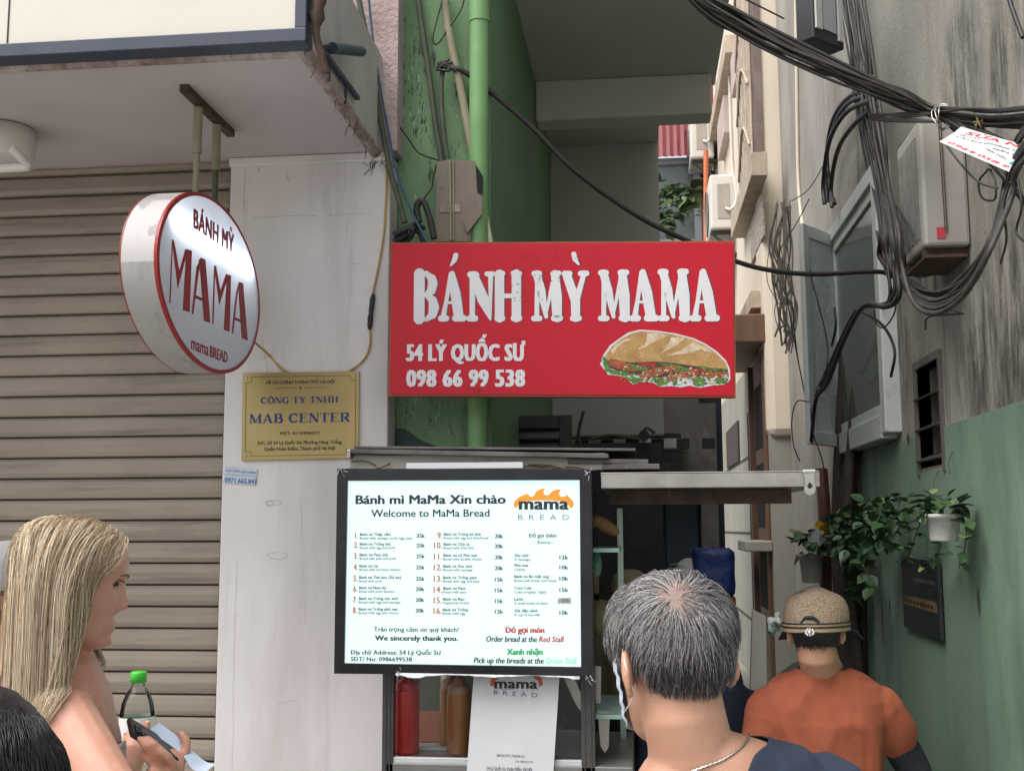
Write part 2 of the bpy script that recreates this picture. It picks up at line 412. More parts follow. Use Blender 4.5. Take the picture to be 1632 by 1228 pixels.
m_beige = pm('beige_facade', (.70, .62, .51), .8, (.64, .56, .455), 1.5, [((.42, .36, .28), 3, (1, 1, .2), .58, .82, .45)], .2, 60, .002)
m_beige_t = pm('beige_trim', (.50, .42, .33), .8, (.34, .28, .22), 6, [((.14, .11, .09), 16, (1, 1, 1), .6, .75, .6)], .3, 60, .003)
m_stone = pm('grey_ashlar', (.34, .325, .28), .8, (.29, .275, .24), 2.2, [((.13, .12, .10), 3.2, (1, 1, .3), .57, .8, .5)], .3, 60, .003)
m_wood = pm('brown_door_wood', (.16, .085, .05), .55, (.11, .06, .036), 12, [], .2, 60, .002, stretch=(1, 1, .1))
m_ac = pm('ac_casing', (.66, .63, .58), .5, (.58, .55, .50), 3, [((.28, .24, .2), 6, (1, 1, .35), .6, .78, .6)], .05, 100)
m_ac_g = pm('ac_grille', (.14, .14, .13), .6, (.2, .2, .18), 30)
m_rbox = pm('weathered_casing', (.36, .34, .305), .6, (.31, .29, .26), 3, [((.16, .13, .1), 6, (1, 1, .4), .58, .8, .5)], .1, 70, .002)
m_red_sheet = pm('red_sheet', (.32, .10, .11), .5, (.26, .08, .09), 5)
m_orange = pm('orange_pipe', (.62, .17, .07), .5, (.5, .13, .06), 9)
m_redpipe = pm('red_brown_pipe', (.14, .045, .028), .55, (.10, .035, .024), 10)
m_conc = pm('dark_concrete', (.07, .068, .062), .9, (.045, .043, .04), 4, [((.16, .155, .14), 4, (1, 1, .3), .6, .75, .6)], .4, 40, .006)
m_navydoor = pm('navy_door', (.006, .012, .02), .5, (.012, .022, .032), 3)
m_paper = pm('white_paper', (.62, .62, .65), .6, (.57, .57, .59), 5)
m_steel = pm('stainless_steel', (.46, .43, .40), .33, (.34, .31, .29), 9, [((.26, .17, .12), 7, (1, 1, 2), .55, .72, .7), ((.10, .07, .05), 26, (1, 1, 1), .64, .72, .7)], metal=.85)
m_chrome = pm('polished_metal', (.62, .61, .58), .2, metal=1)
m_dsteel = pm('dark_steel', (.06, .058, .058), .4, (.10, .095, .09), 9, metal=.4)
m_glass = glassy('clear_glass', (.97, .99, .98), -.02, .02)
m_inkdark = pm('black_print', (.012, .012, .014), .5)
m_asphalt = pm('paving', (.36, .35, .335), .9, (.29, .285, .275), 3, [((.06, .06, .06), 5, (1, 1, 1), .58, .75, .6)], .4, 60, .006)

# ================================================================== GROUND
g = MB(); g.add([(-60, -60, 0), (60, -60, 0), (60, 60, 0), (-60, 60, 0)], [(0, 1, 2, 3)])
tag(g.build('ground', m_asphalt, origin=(0, 0, 0)), 'grey paved ground of the street and the narrow alley', 'ground', kind='structure')

# ================================================================== SHOP BUILDING ON THE LEFT
FY = 3.85
xpl, xpr = onY(358, 600, FY).x, -.862
ZS = onY(500, 247, FY).z
cn = onZ(490, 76, ZS)                       # front right corner under the canopy
CYF = cn.y
shop = empty('shop_building', (-2.4, FY, 0), 'white fronted shop building with a closed brown roller shutter and a canopy', 'building')
b = MB(); b.box(xpl, xpr, FY, FY + 1.0, 0, ZS)
b.box(xpl - .003, xpr + .002, FY - .012, FY, ZS - .035, ZS - .001)
wallo = b.build('wall', [m_white], shop, bevel=.006)
b = MB(); b.box(-5, xpr + .02, FY + .02, FY + 6, ZS + .012, 4.6); b.build('upper_wall', m_pink, shop)
# roller shutter: curved slats with dark joints
SY = FY + .085
b = MB(); pitch = .0762; prof = []; nsl = 40
z = .03
rs_ = random.Random(17)
for i in range(nsl):
    jit = rs_.uniform(-.0025, .002); pitch = .0762 + rs_.uniform(-.0012, .0012)
    for (t, dy) in ((0, .002), (.05, -.006), (.25, -.012), (.55, -.013), (.82, -.010), (.93, -.002)):
        prof.append((SY + dy * rs_.uniform(.85, 1.15) + jit, z + t * pitch, 0))
    prof.append((SY + .010, z + .935 * pitch, 1)); prof.append((SY + .010, z + .995 * pitch, 1))
    z += pitch
    if z > ZS + .05: break
for i in range(len(prof) - 1):
    (y0, z0, a), (y1, z1, c) = prof[i], prof[i + 1]
    b.add([(-5, y0, z0), (xpl + .01, y0, z0), (xpl + .01, y1, z1), (-5, y1, z1)], [(0, 1, 2, 3)], 1 if (a and c) else 0, False)
b.build('roller_shutter', [m_shut, m_groove], shop)
b = MB(); b.box(xpl - .004, xpl + .03, FY + .012, FY + .11, 0, ZS - .002); b.build('shutter_guide', m_dsteel, shop)
b = MB(); b.box(-5, xpl, FY + .11, FY + .2, 0, ZS - .001); b.build('back_wall', m_dark, shop)
# canopy slab with its plastered side
b = MB(); ct = onX(616, 104, cn.x).z
b.box(-5, cn.x, CYF + .0, FY + .019, ZS, ZS + .01, 0)
b.add([(cn.x, CYF, ZS + .01), (cn.x, FY + .019, ZS + .01), (cn.x, FY + .019, ct), (cn.x, CYF, ct + .02)], [(0, 1, 2, 3)], 1)
b.add([(-5, CYF, ZS + .01), (cn.x, CYF, ZS + .01), (cn.x, CYF, ct + .02), (-5, CYF, ct + .02)], [(0, 1, 2, 3)], 1)
b.add([(-5, CYF, ct + .02), (cn.x, CYF, ct + .02), (cn.x, FY + .019, ct), (-5, FY + .019, ct)], [(0, 1, 2, 3)], 1)
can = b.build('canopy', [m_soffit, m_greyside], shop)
b = MB()
b.tube([(cn.x - .012, CYF + .01, ZS - .004), (cn.x - .012, FY, ZS - .004)], .021, 8)
b.tube([(-5, CYF + .015, ZS - .004), (cn.x - .01, CYF + .015, ZS - .004)], .019, 8)
b.build('moulding', m_mould, can)
b = MB(); rr = random.Random(3)
for i in range(42):                          # scraps of web, rust and root along the dirty edges
    if rr.random() < .55: p = V((cn.x - .012 + rr.uniform(-.012, .02), rr.uniform(CYF, FY), ZS - .012))
    else: p = V((xpr + rr.uniform(-.10, .01), FY - .006, ZS - rr.uniform(.0, .05)))
    q = p + V((rr.uniform(-.03, .03), rr.uniform(-.012, .003), -rr.uniform(.01, .06)))
    b.tube([p, (p + q) / 2 + V((rr.uniform(-.012, .012), -.003, 0)), q], rr.uniform(.0006, .0016), 4)
b.build('root_fringe', m_rust, can)['kind'] = 'stuff'

# cream signboard on the canopy front
sb = empty('signboard', (-2.0, CYF - .03, ZS + .02), 'blank cream signboard with a navy steel frame along the canopy front', 'signboard')
zb0, zb1 = onY(480, 68, CYF - .06).z, onY(480, 46, CYF - .06).z
xr = onY(489, 60, CYF - .06).x
b = MB(); b.box(-5, xr - .02, CYF - .05, CYF - .004, zb1 - .005, zb1 + 1.2); b.build('panel', m_cream, sb)
b = MB(); b.box(-5, xr, CYF - .07, CYF - .003, zb0, zb1); b.build('bottom_rail', m_navy, sb, bevel=.003)
b = MB(); b.box(xr - .034, xr - .001, CYF - .066, CYF - .003, zb1 + .001, zb1 + 1.2); b.build('side_rail', m_navy, sb, bevel=.003)
b = MB(); b.box(onY(8, 60, CYF - .06).x, onY(8, 60, CYF - .06).x + .004, CYF - .052, CYF - .049, zb1, zb1 + 1.2); b.build('panel_seam', m_groove, sb)
b = MB(); q = V((xr + .012, CYF - .03, zb1 + .02)); rr = random.Random(5)
b.tube(smooth_path([q + V((0, 0, .35)), q + V((.02, .01, .2)), q + V((.012, .0, .08)), q + V((.005, 0, -.02)), q + V((.022, .01, -.09)), q + V((.03, .02, -.13))], 4), [.012 + .014 * abs(math.sin(i * 1.7)) * (i < 12) for i in range(21)], 6)
b.build('rusty_bracket', m_rust, sb)

# blue pipe stub and bars on the canopy side
pb = empty('pipe_bracket', (cn.x + .03, onX(560, 85, cn.x).y, onX(560, 85, cn.x).z), 'dark blue pipe stub on a rusty bracket at the canopy side', 'bracket')
b = MB(); a1, a2 = onX(530, 77, cn.x + .03), onX(576, 82, cn.x + .05); b.tube([a1, a2], .017, 12); b.tube([a1, a1 + V((-.035, 0, 0))], .012, 8); b.build('pipe_stub', m_navy, pb)
b = MB(); b.bar(onX(512, 78, cn.x + .014), onX(570, 157, cn.x + .014), .016, .012)
b.bar(onX(524, 85, cn.x + .012), onX(525, 130, cn.x + .008), .008, .008); b.bar(onX(552, 137, cn.x + .012), onX(550, 166, cn.x + .008), .007, .007)
b.build('bracket_bars', m_navy, pb)

# lamp under the canopy, cut by the left edge of the photo
lp = onZ(2, 196, ZS)
fl = empty('ceiling_lamp', (lp.x, lp.y, ZS), 'round white lamp with a tube bracket under the canopy at far left', 'lamp')
b = MB(); b.lathe((lp.x - .02, lp.y + .05, ZS - .11), [(0, 0), (.085, .0), (.10, .012), (.105, .06), (.10, .105), (.06, .109)], 32); b.build('housing', m_ac, fl)
b = MB(); e1, e2, e3 = V(atD(18, 236, 3.5)), V(atD(48, 266, 3.55)), V(atD(-60, 272, 3.5))
b.tube([e1, e1.lerp(e2, .9), e2, e2.lerp(e3, .08), e3], .014, 10); b.build('bracket', m_ac, fl)

# ------------------------------------------------------------------ round hanging sign
XS = -1.30
rs = empty('hanging_sign', (XS - .05, 3.31, 2.14), 'round white backlit sign with red rim and red letters hanging under the canopy', 'sign')
P = [onX(247, 432, XS), onX(413, 470, XS), onX(324, 303, XS), onX(340, 597, XS)]
syc = (P[0].y + P[1].y) / 2; sry = (P[1].y - P[0].y) / 2
szc = (P[2].z + P[3].z) / 2 + .002; srz = (P[2].z - P[3].z) / 2 - .006
sf = Frame((XS, syc, szc), (0, 1, 0))        # normal points to +X
def oval(k, n=72): return [(sry * k * math.cos(2 * PI * i / n), srz * k * math.sin(2 * PI * i / n)) for i in range(n)]
M = Mat('lit_acrylic'); tl = M.n('ShaderNodeBsdfTranslucent'); tl.inputs[0].default_value = (.70, .73, .80, 1)
mx = M.n('ShaderNodeMixShader'); mx.inputs[0].default_value = .35; M.b.inputs['Base Color'].default_value = (.52, .535, .58, 1); M.b.inputs['Roughness'].default_value = .25
M.l(M.b.outputs[0], mx.inputs[1]); M.l(tl.outputs[0], mx.inputs[2]); M.l(mx.outputs[0], M.t.nodes['Material Output'].inputs[0]); m_acryl = M.m
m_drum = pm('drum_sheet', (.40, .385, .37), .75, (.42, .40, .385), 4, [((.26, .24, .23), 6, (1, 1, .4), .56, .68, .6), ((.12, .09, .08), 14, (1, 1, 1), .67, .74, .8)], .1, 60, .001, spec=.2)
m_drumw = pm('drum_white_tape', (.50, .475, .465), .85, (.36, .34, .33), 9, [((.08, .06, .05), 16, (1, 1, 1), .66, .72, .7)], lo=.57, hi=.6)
m_signred = pm('sign_red', (.30, .010, .014), .45)
m_interior = pm('sign_interior', (.8, .8, .8), .8)
b = MB(); ov = oval(1.0); k = len(ov); TH = .10; DR = []
for i in range(k):
    (y0, z0), (y1, z1) = ov[i], ov[(i + 1) % k]
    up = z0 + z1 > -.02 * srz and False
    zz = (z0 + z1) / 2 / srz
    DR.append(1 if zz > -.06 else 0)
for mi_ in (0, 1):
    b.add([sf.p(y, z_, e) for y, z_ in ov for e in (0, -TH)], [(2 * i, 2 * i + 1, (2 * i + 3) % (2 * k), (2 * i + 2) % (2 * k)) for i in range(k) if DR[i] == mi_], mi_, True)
b.poly(Frame((XS - TH, syc, szc), (0, -1, 0)), [(-y, z_) for y, z_ in ov], .0, 0)
drum = b.build('drum', [m_drum, m_drumw], rs)
b = MB(); yb = -.16
for sgn in (0, 1):
    b = MB()
    o1 = oval(1.004); o2 = oval(.962)
    for i in range(k):
        j = (i + 1) % k; zt = .004 if sgn == 0 else -TH - .004
        if sgn == 0:
            b.add([sf.p(*o1[i], zt), sf.p(*o1[j], zt), sf.p(*o2[j], zt), sf.p(*o2[i], zt)], [(0, 1, 2, 3)])
        b.add([sf.p(*o1[i], zt), sf.p(*o1[j], zt), sf.p(*o1[j], zt * .0 - (TH + .001 if sgn else .005)), sf.p(*o1[i], zt * .0 - (TH + .001 if sgn else .005))], [(3, 2, 1, 0) if sgn == 0 else (0, 1, 2, 3)])
    b.build('rim', m_signred, rs)
b = MB(); b.poly(sf, oval(.985), .001); face = b.build('face', m_acryl, rs)
# the tube inside, close behind the face
def c41(x, y): return (x / 4.092, 240 + y / 4.092)
def c3(x, y): return (180 + x / 2.5587, 280 + y / 2.5587)
b = MB(); t0 = sf.loc(*c41(1120, 440)); t1 = sf.loc(*c3(568, 386)); 
b.tube([sf.p(*t0, -.017), sf.p(*t1, -.017)], .012, 12)
b.build('lamp_tube', emit('tube_light', (.85, .93, 1.0), 13.0), rs)
b = MB()
p0, p1 = sf.loc(*c41(1256, 500)), sf.loc(*c41(1522, 672))
text(b, sf, 'BÁNH MỲ', p0, p1, .058, 0, .0015, spacing=1.08, bold=.05)
p0, p1 = sf.loc(*c3(316, 706)), sf.loc(*c3(388, 734)); text(b, sf, 'mama', p0, p1, .040, 0, .0015, bold=.03)
p0, p1 = sf.loc(*c3(392, 737)), sf.loc(*c3(466, 764)); text(b, sf, 'BREAD', p0, p1, .034, 0, .0015, bold=.05)
def quad(fr, pts, z=.0015): b.poly(fr, [sf.loc(*c3(*p)) for p in pts], z)
# tall letters of uneven strokes, measured in the photo's enlarged crop
def tallM(q, z0):
    (a, c, d, e, f_, g_, h_) = q
for pts in ([(238, 260), (243, 262), (233, 521), (227, 518)], [(237, 259), (247, 262), (272, 405), (262, 462)], [(262, 462), (258, 425), (292, 300), (303, 305)], [(296, 298), (320, 306), (311, 556), (282, 548)],
            [(338, 372), (356, 334), (325, 566), (318, 563)], [(346, 345), (356, 334), (375, 342), (395, 600), (368, 592), (355, 420)], [(336, 487), (366, 500), (368, 513), (334, 500)],
            [(410, 366), (416, 368), (409, 606), (402, 603)], [(409, 365), (419, 368), (440, 488), (431, 530)], [(431, 530), (428, 490), (459, 400), (470, 405)], [(462, 401), (480, 408), (474, 637), (449, 628)],
            [(500, 470), (512, 432), (488, 644), (481, 641)], [(508, 442), (512, 432), (529, 439), (548, 672), (522, 662), (511, 500)], [(497, 576), (523, 588), (525, 600), (495, 588)]):
    stroke.k = (stroke.k + 1) % 7; quad(sf, pts, .0015 + stroke.k * .0001)
b.build('lettering', m_signred, rs)
hang = []
for (px, py, qx, qy) in ((311, 172, 305, 302), (345, 200, 340, 312)):
    p = onZ(px, py, ZS - .03); q = V((XS - .05, p.y, szc + srz * math.sqrt(max(0, 1 - ((p.y - syc) / sry) ** 2)) - .004)); p.x = XS - .05
    b = MB(); b.tube([p, q], .010, 10); hp = b.build('hanger_pipe', m_pipe_tan if px < 330 else m_pipe_dark, rs)
    b = MB(); b.tube([p, p.lerp(q, .5)], .0145, 10); b.build('sleeve', m_pipe_tan, hp)
b = MB(); r0, r1 = onZ(297, 140, ZS - .012), onZ(370, 213, ZS - .012); r0.x = r1.x = XS - .05
b.bar(r0, r1, .026, .024); b.build('ceiling_rail', m_rust, rs)
# yellow flex from the sign to the wall edge
yy = FY - .008
pts = [V((XS - .0, sf.o.y + sry * .9, szc - srz * .42))] + [onY(x, y, yy) for x, y in ((428, 565), (455, 592), (497, 603), (540, 598), (575, 578), (589, 552), (590, 515), (594, 470), (603, 425), (612, 370), (616, 300), (616, 262))]
b = MB(); b.tube(smooth_path(pts, 6), .0042, 6)
b.tube(smooth_path([onY(589, 525, yy - .002), onY(591, 500, yy - .004), onY(595, 468, yy - .002)], 4), [.005, .009, .0085, .010, .007, .009, .0085, .010, .005][:9], 7, mi=1)
tag(b.build('electric_cable', [m_yellow, m_black]), 'thin yellow cable looping from the round sign across the white pillar', 'cable')

# ------------------------------------------------------------------ brass plaque
pq = empty('brass_plaque', onY(478, 733, FY - .01), 'gold company plaque with blue and dark lettering on the white pillar', 'plaque')
pl = onY(388, 730, FY - .012); pr_ = onY(571, 728.5, FY - .012)
qf = Frame(onY(387, 732, FY - .012), (1, 0, .0), (0, 0, 1))
m_brass = pm('brass_sheet', (.37, .29, .12), .36, (.33, .255, .10), 3, [((.55, .35, .2), 3, (3, 1, .6), .6, .8, .4)], metal=.55)
c00, c10, c11, c01 = [qf.loc(*c3(*p)) for p in ((524, 1160), (1000, 1150), (1004, 797), (530, 805))]
b = MB(); b.prism(qf, [c00, c10, c11, c01], -.008, .0); b.build('plate', m_brass, pq, bevel=.001)
b = MB()
def L3(x, y): return qf.loc(*c3(x, y))
def lines(pts, w_, closed=True, z=.0008):
    ps = [L3(*p) for p in pts]
    if closed: ps.append(ps[0])
    for i in range(len(ps) - 1): stroke(b, qf, [(*ps[i], w_), (*ps[i + 1], w_)], 0, z, rnd=False)
lines([(566, 820), (968, 814), (968, 832), (990, 832), (988, 1117), (966, 1118), (965, 1136), (563, 1142), (563, 1124), (540, 1125), (543, 843), (566, 842)], .0016)
lines([(655, 866), (750, 865)], .0012, False); lines([(779, 864), (872, 862)], .0012, False)
sx, sy = L3(765, 865); b.poly(qf, [(sx + (.0062 if i % 2 == 0 else .0026) * math.sin(i * PI / 5), sy + (.0062 if i % 2 == 0 else .0026) * math.cos(i * PI / 5)) for i in range(10)], .0009)
text(b, qf, 'SỞ TÀI CHÍNH THÀNH PHỐ HÀ NỘI', L3(624, 850), L3(904, 845), .0112, 0, .001, bold=.025)
text(b, qf, 'MST: 0110996577', L3(682, 1056), L3(845, 1054), .0105, 0, .001, bold=.03)
text(b, qf, 'Đ/C: Số 54 Lý Quốc Sư, Phường Hàng Trống,', L3(590, 1096), L3(935, 1091), .0115, 0, .001, bold=.03)
text(b, qf, 'Quận Hoàn Kiếm, Thành phố Hà Nội', L3(617, 1120), L3(907, 1116), .0115, 0, .001, bold=.03)
text(b, qf, 'CÔNG TY TNHH', L3(603, 929), L3(920, 924), .0225, 1, .001, serif=True)
text(b, qf, 'MAB CENTER', L3(556, 1009), L3(968, 1002), .0325, 1, .001, serif=True)
b.build('lettering', [pm('plaque_ink', (.05, .035, .02), .5), pm('plaque_blue', (.012, .025, .16), .45)], pq)
for (x, y) in ((545, 824), (985, 817), (541, 1140), (983, 1133)):
    b = MB(); b.lathe(qf.p(*L3(x, y), .0), [(0, .004), (.004, .003), (.005, 0)], 12, axis=qf.n); b.build('screw', m_chrome, pq)
# small paper sticker low on the pillar
kf = Frame(onY(384, 772, FY - .003), (1, 0, .05)); b = MB()
def K(x, y): return kf.loc(x, y)
b.prism(kf, [K(356, 769), K(408, 773), K(410, 747), K(359, 742)], -.001, .0008, 0)
text(b, kf, 'CỬA CUỐN ĐẠI THÀNH', K(360, 751), K(408, 755), .008, 1, .0014, bold=.02)
stroke(b, kf, [(*K(358, 755.5), .0013), (*K(409, 758.5), .0013)], 1, .0013, rnd=False)
text(b, kf, '0971.662.841', K(358, 768), K(408, 771), .0165, 1, .0014, bold=.03)
tag(b.build('paper_sticker', [pm('pale_sticker', (.55, .60, .66), .6, (.48, .52, .56), 30), pm('sticker_blue', (.03, .16, .40), .5)]), 'small pale blue sticker with a phone number beside the shutter', 'sticker')
# flaked patches and scuffs on the pillar belong to its plaster
b = MB(); rr = random.Random(9)
wf = Frame((xpl, FY, 0), (1, 0, 0))
for (x, y, w_, h_) in ((436, 801, 32, 9), (442, 885, 36, 13), (430, 802, 12, 10)):
    c_ = wf.loc(x, y); s_ = FY / F
    pts = [(c_[0] + w_ / 2 * s_ * math.cos(i * PI / 9) * rr.uniform(.7, 1.1), c_[1] + h_ / 2 * s_ * math.sin(i * PI / 9) * rr.uniform(.7, 1.1)) for i in range(18)]
    for i in range(18): stroke(b, wf, [(*pts[i], .0012), (*pts[(i + 1) % 18], .0012 * rr.uniform(.3, 1.4))], 0, .0008, rnd=False)
for (x0, y0, x1, y1, w__) in ((400, 346, 505, 343, .0016), (520, 344, 592, 340, .0012), (391, 262, 389, 330, .0014), (388, 330, 390, 470, .0008), (378, 892, 374, 1010, .0009), (374, 1010, 371, 1226, .0007), (440, 1120, 470, 1116, .0009), (520, 300, 540, 420, .0006), (480, 800, 486, 980, .0006), (410, 262, 414, 274, .002), (457, 276, 461, 288, .002), (560, 420, 575, 421, .001), (418, 540, 430, 610, .0012)):
    n__ = 7; ps = []
    for i in range(n__ + 1):
        t_ = i / n__; ps.append(wf.loc(x0 + (x1 - x0) * t_ + rr.uniform(-1, 1), y0 + (y1 - y0) * t_ + rr.uniform(-1, 1)))
    for i in range(n__): stroke(b, wf, [(*ps[i], w__ * rr.uniform(.4, 1.3)), (*ps[i + 1], w__ * rr.uniform(.4, 1.3))], 0, .0008, rnd=False)
for i in range(70):
    c_ = wf.loc(rr.uniform(366, 606), rr.uniform(255, 1220)); s_ = rr.uniform(.0008, .0028); stroke(b, wf, [(c_[0], c_[1], s_), (c_[0] + s_ * rr.uniform(-1, 1), c_[1] + s_ * rr.uniform(0, 3), s_ * .5)], 0, .0008, rnd=False)
b.build('flaked_paint', pm('flake_edge', (.30, .27, .25), .9), wallo)

# ================================================================== GREEN BUILDING OVER THE ALLEY MOUTH
GY = 3.97; GX = -.514; SX = .457; ZC = 4.07
gb = empty('green_building', (-.4, GY, 0), 'green painted building with a grey concrete overhang above the alley', 'building')
b = MB(); b.box(xpr + .003, GX - .002, GY, GY + .25, .0, 4.7); b.build('front_wall', m_green, gb)
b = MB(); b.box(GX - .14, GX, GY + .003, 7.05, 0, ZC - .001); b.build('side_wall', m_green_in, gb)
b = MB(); b.box(GX - .2, SX, GY + .26, 6.01, ZC, ZC + .18); b.box(GX - .2, .165, 6.012, 7.04, ZC, ZC + .18); b.build('overhang_slab', m_grey_soff, gb)
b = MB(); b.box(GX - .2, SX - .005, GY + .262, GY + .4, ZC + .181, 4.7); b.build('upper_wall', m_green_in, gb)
b = MB(); b.box(GX + .001, SX - .03, 5.83, 6.0, onY(1000, 186, 5.83).z, ZC - .001); b.build('beam', m_beam, gb, bevel=.012)
b = MB(); b.box(GX + .001, onY(1050, 300, 6.9).x, 6.9, 7.04, onY(985, 692, 6.9).z, ZC - .002); b.build('bulkhead', m_grey_soff, gb)
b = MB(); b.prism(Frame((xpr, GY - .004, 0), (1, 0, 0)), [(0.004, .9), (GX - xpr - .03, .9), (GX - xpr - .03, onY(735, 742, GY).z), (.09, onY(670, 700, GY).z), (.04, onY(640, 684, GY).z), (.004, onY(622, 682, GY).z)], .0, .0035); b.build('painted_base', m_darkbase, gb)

b = MB(); rr = random.Random(23); gf = Frame((xpr, GY - .0006, 0), (1, 0, 0))
for (xa_, xb_, ya_, yb_, n_) in ((620, 690, 30, 120, 30), (640, 680, 120, 220, 60), (625, 700, 200, 360, 45), (718, 745, 100, 250, 25), (630, 740, 640, 700, 35)):
    for _ in range(n_):
        c_ = gf.loc(rr.uniform(xa_, xb_), rr.uniform(ya_, yb_)); h__ = rr.uniform(.004, .028); w__ = rr.uniform(.0012, .005)
        stroke(b, gf, [(c_[0], c_[1], w__), (c_[0] + rr.uniform(-.006, .006), c_[1] + h__, w__ * .4)], 0 if rr.random() < .7 else 1, .0004, rnd=False)
b.build('flaked_paint', [pm('bare_dark_flake', (.03, .035, .025), .95), pm('bare_pale_flake', (.40, .44, .36), .95)], gb)['kind'] = 'stuff'
# pipes on the green front
def pipe(name, pts, r, mat, label, cat='pipe', n=12, k=6, group=None, parts=None):
    b = MB(); b.tube(smooth_path(pts, k), r, n); o = b.build(name, mat); tag(o, label, cat, group); return o
gp = empty('drain_pipe', onY(765, 740, GY - .03), 'thick pale green drain pipe with a collar on the green front', 'pipe', 'pipes on the green front')
b = MB(); b.tube([onY(764, -60, GY - .035), onY(762, 380, GY - .035), onY(760, 760, GY - .035)], .035, 16); b.build('pipe', m_greenpipe, gp)
b = MB(); b.tube([onY(764, -60, GY - .035), onY(764, 36, GY - .035)], .0385, 16); b.build('collar', m_greenpipe, gp)
Yp = GY - .03
pipe('drain_pipe', [onY(x, y, Yp) for x, y in ((664, -20), (672, 40), (684, 120), (693, 190), (704, 258))], .0105, m_pipe_dark, 'thin dark stained pipe slanting down to the taupe box', group='pipes on the green front')
pipe('drain_pipe', [onY(x, y, Yp - .01) for x, y in ((706, -20), (714, 40), (725, 98), (736, 150), (748, 215), (758, 262))], .0155, m_pipe_tan, 'tan pipe with dark flaking patches beside the pale green pipe', group='pipes on the green front')
pipe('drain_pipe', [onY(x, y, Yp - .012) for x, y in ((707, 100), (703, 140), (706, 200), (714, 258))], .0095, m_pipe_dark, 'short bent dark pipe ending at the taupe box', group='pipes on the green front')
pipe('drain_pipe', [onY(x, y, Yp + .01) for x, y in ((768, 322), (773, 345), (782, 392))], .012, pm('pale_pipe', (.5, .52, .34), .5), 'short pale yellow pipe below the taupe box', group='pipes on the green front')
tb = empty('junction_box', onY(735, 385, GY - .06), 'stained taupe junction cover with an open flap on the green front', 'box')
hf = Frame(onY(692, 384, GY - .07), (1, 0, 0))
def HL(x, y): return hf.loc(460 + x / 2.923, y / 2.923)
b = MB(); b.prism(hf, [HL(683, 1125), HL(850, 1125), HL(852, 1040), HL(905, 945), HL(905, 830), HL(868, 750), HL(745, 742), HL(690, 755)], -.06, .0); b.build('cover', m_taupe, tb, bevel=.004)
b = MB(); b.prism(hf, [HL(872, 770), HL(906, 822), HL(906, 900), HL(880, 905)], .001, .004); b.build('opening', m_dark, tb)
b = MB(); b.prism(hf, [HL(815, 1030), HL(835, 1090), HL(905, 1000), HL(906, 940), HL(888, 905), HL(876, 915)], .005, .016); b.build('flap', m_taupe, tb, bevel=.002)
b = MB(); b.tube([hf.p(*HL(752, 748), .004), hf.p(*HL(757, 1120), .004)], .0045, 8); b.tube([hf.p(*HL(768, 748), .003), hf.p(*HL(770, 1120), .003)], .003, 8); b.build('seam_bead', m_pipe_tan, tb)
b = MB(); b.prism(hf, [HL(705, 990), HL(800, 988), HL(800, 955), HL(760, 945), HL(712, 958)], .001, .0025); b.build('tape', m_mould, tb)
Yc = FY - .03
pipe('power_cable', [onY(x, y, Yc) for x, y in ((566, -30), (578, 30), (588, 75), (596, 125), (606, 185), (615, 235), (624, 280), (637, 325), (645, 355))], [.0115] * 0 or .0105, m_pipe_dark, 'thick dark cable running down the joint of the two buildings', 'cable', group='cables down the building joint')
pipe('power_cable', [onY(x, y, Yc - .012) for x, y in ((586, -20), (594, 60), (606, 140), (618, 205), (632, 275), (655, 335), (680, 384), (690, 410))], .0045, m_blue_cable, 'thin blue cable running down the joint of the two buildings', 'cable', group='cables down the building joint')
b = MB(); q = onY(648, 365, Yc); rr = random.Random(4)
for i in range(9):
    a = q + V((rr.uniform(-.03, .03), rr.uniform(-.01, .02), rr.uniform(-.03, .03)))
    b.tube(smooth_path([a, a + V((rr.uniform(-.04, .05), rr.uniform(-.01, .03), rr.uniform(-.05, .03))), a + V((rr.uniform(-.05, .06), .02, rr.uniform(-.06, .05)))], 4), rr.uniform(.005, .014), 7)
b.tube(smooth_path([onY(668, 355, Yc), onY(664, 330, Yc), onY(674, 320, Yc), onY(684, 345, Yc), onY(692, 380, Yc)], 5), .012, 8)
tag(b.build('cable_tangle', m_black), 'black knot of cable ends above the red sign', 'cable')
for pts, lab in (([(620, 175), (632, 195), (650, 220), (668, 244), (698, 255)], 'black wire drooping from a nail to the top of the taupe box'),
                 ([(697, 258), (690, 285), (688, 300), (672, 322), (664, 345)], 'black wire curving beside the taupe box to the cable knot'),
                 ([(708, -10), (697, 30), (690, 62), (697, 70), (715, 45), (735, 15), (741, -10)], 'thin black wire looped at the top of the green front')):
    pipe('wire', [onY(x, y, Yp - .02) for x, y in pts], .0032, m_black, lab, 'wire', 6, group='loose wires on the green front')
# black cable sagging behind the red sign to the right hand bundle
bc = [(700, 100), (708, 108), (735, 112), (780, 145), (850, 205), (905, 262), (965, 310), (1030, 352), (1090, 381), (1172, 416), (1230, 431), (1300, 437), (1380, 433), (1415, 436), (1440, 455)]
pts = []
for i, (x, y) in enumerate(bc):
    Yd = 3.92 + (4.55 - 3.92) * max(0, (x - 735)) / 700
    pts.append(onY(x, y, Yd))
b = MB(); b.tube(smooth_path(pts, 6), .0098, 10)
for i in range(8): b.tube(smooth_path([pts[1] + V((random.uniform(-.03, .05), -.01, random.uniform(-.02, .03))) for _ in range(3)], 4), .005, 6)
tag(b.build('power_cable', m_black), 'thick black cable sagging from the tan pipe behind the red sign', 'cable')

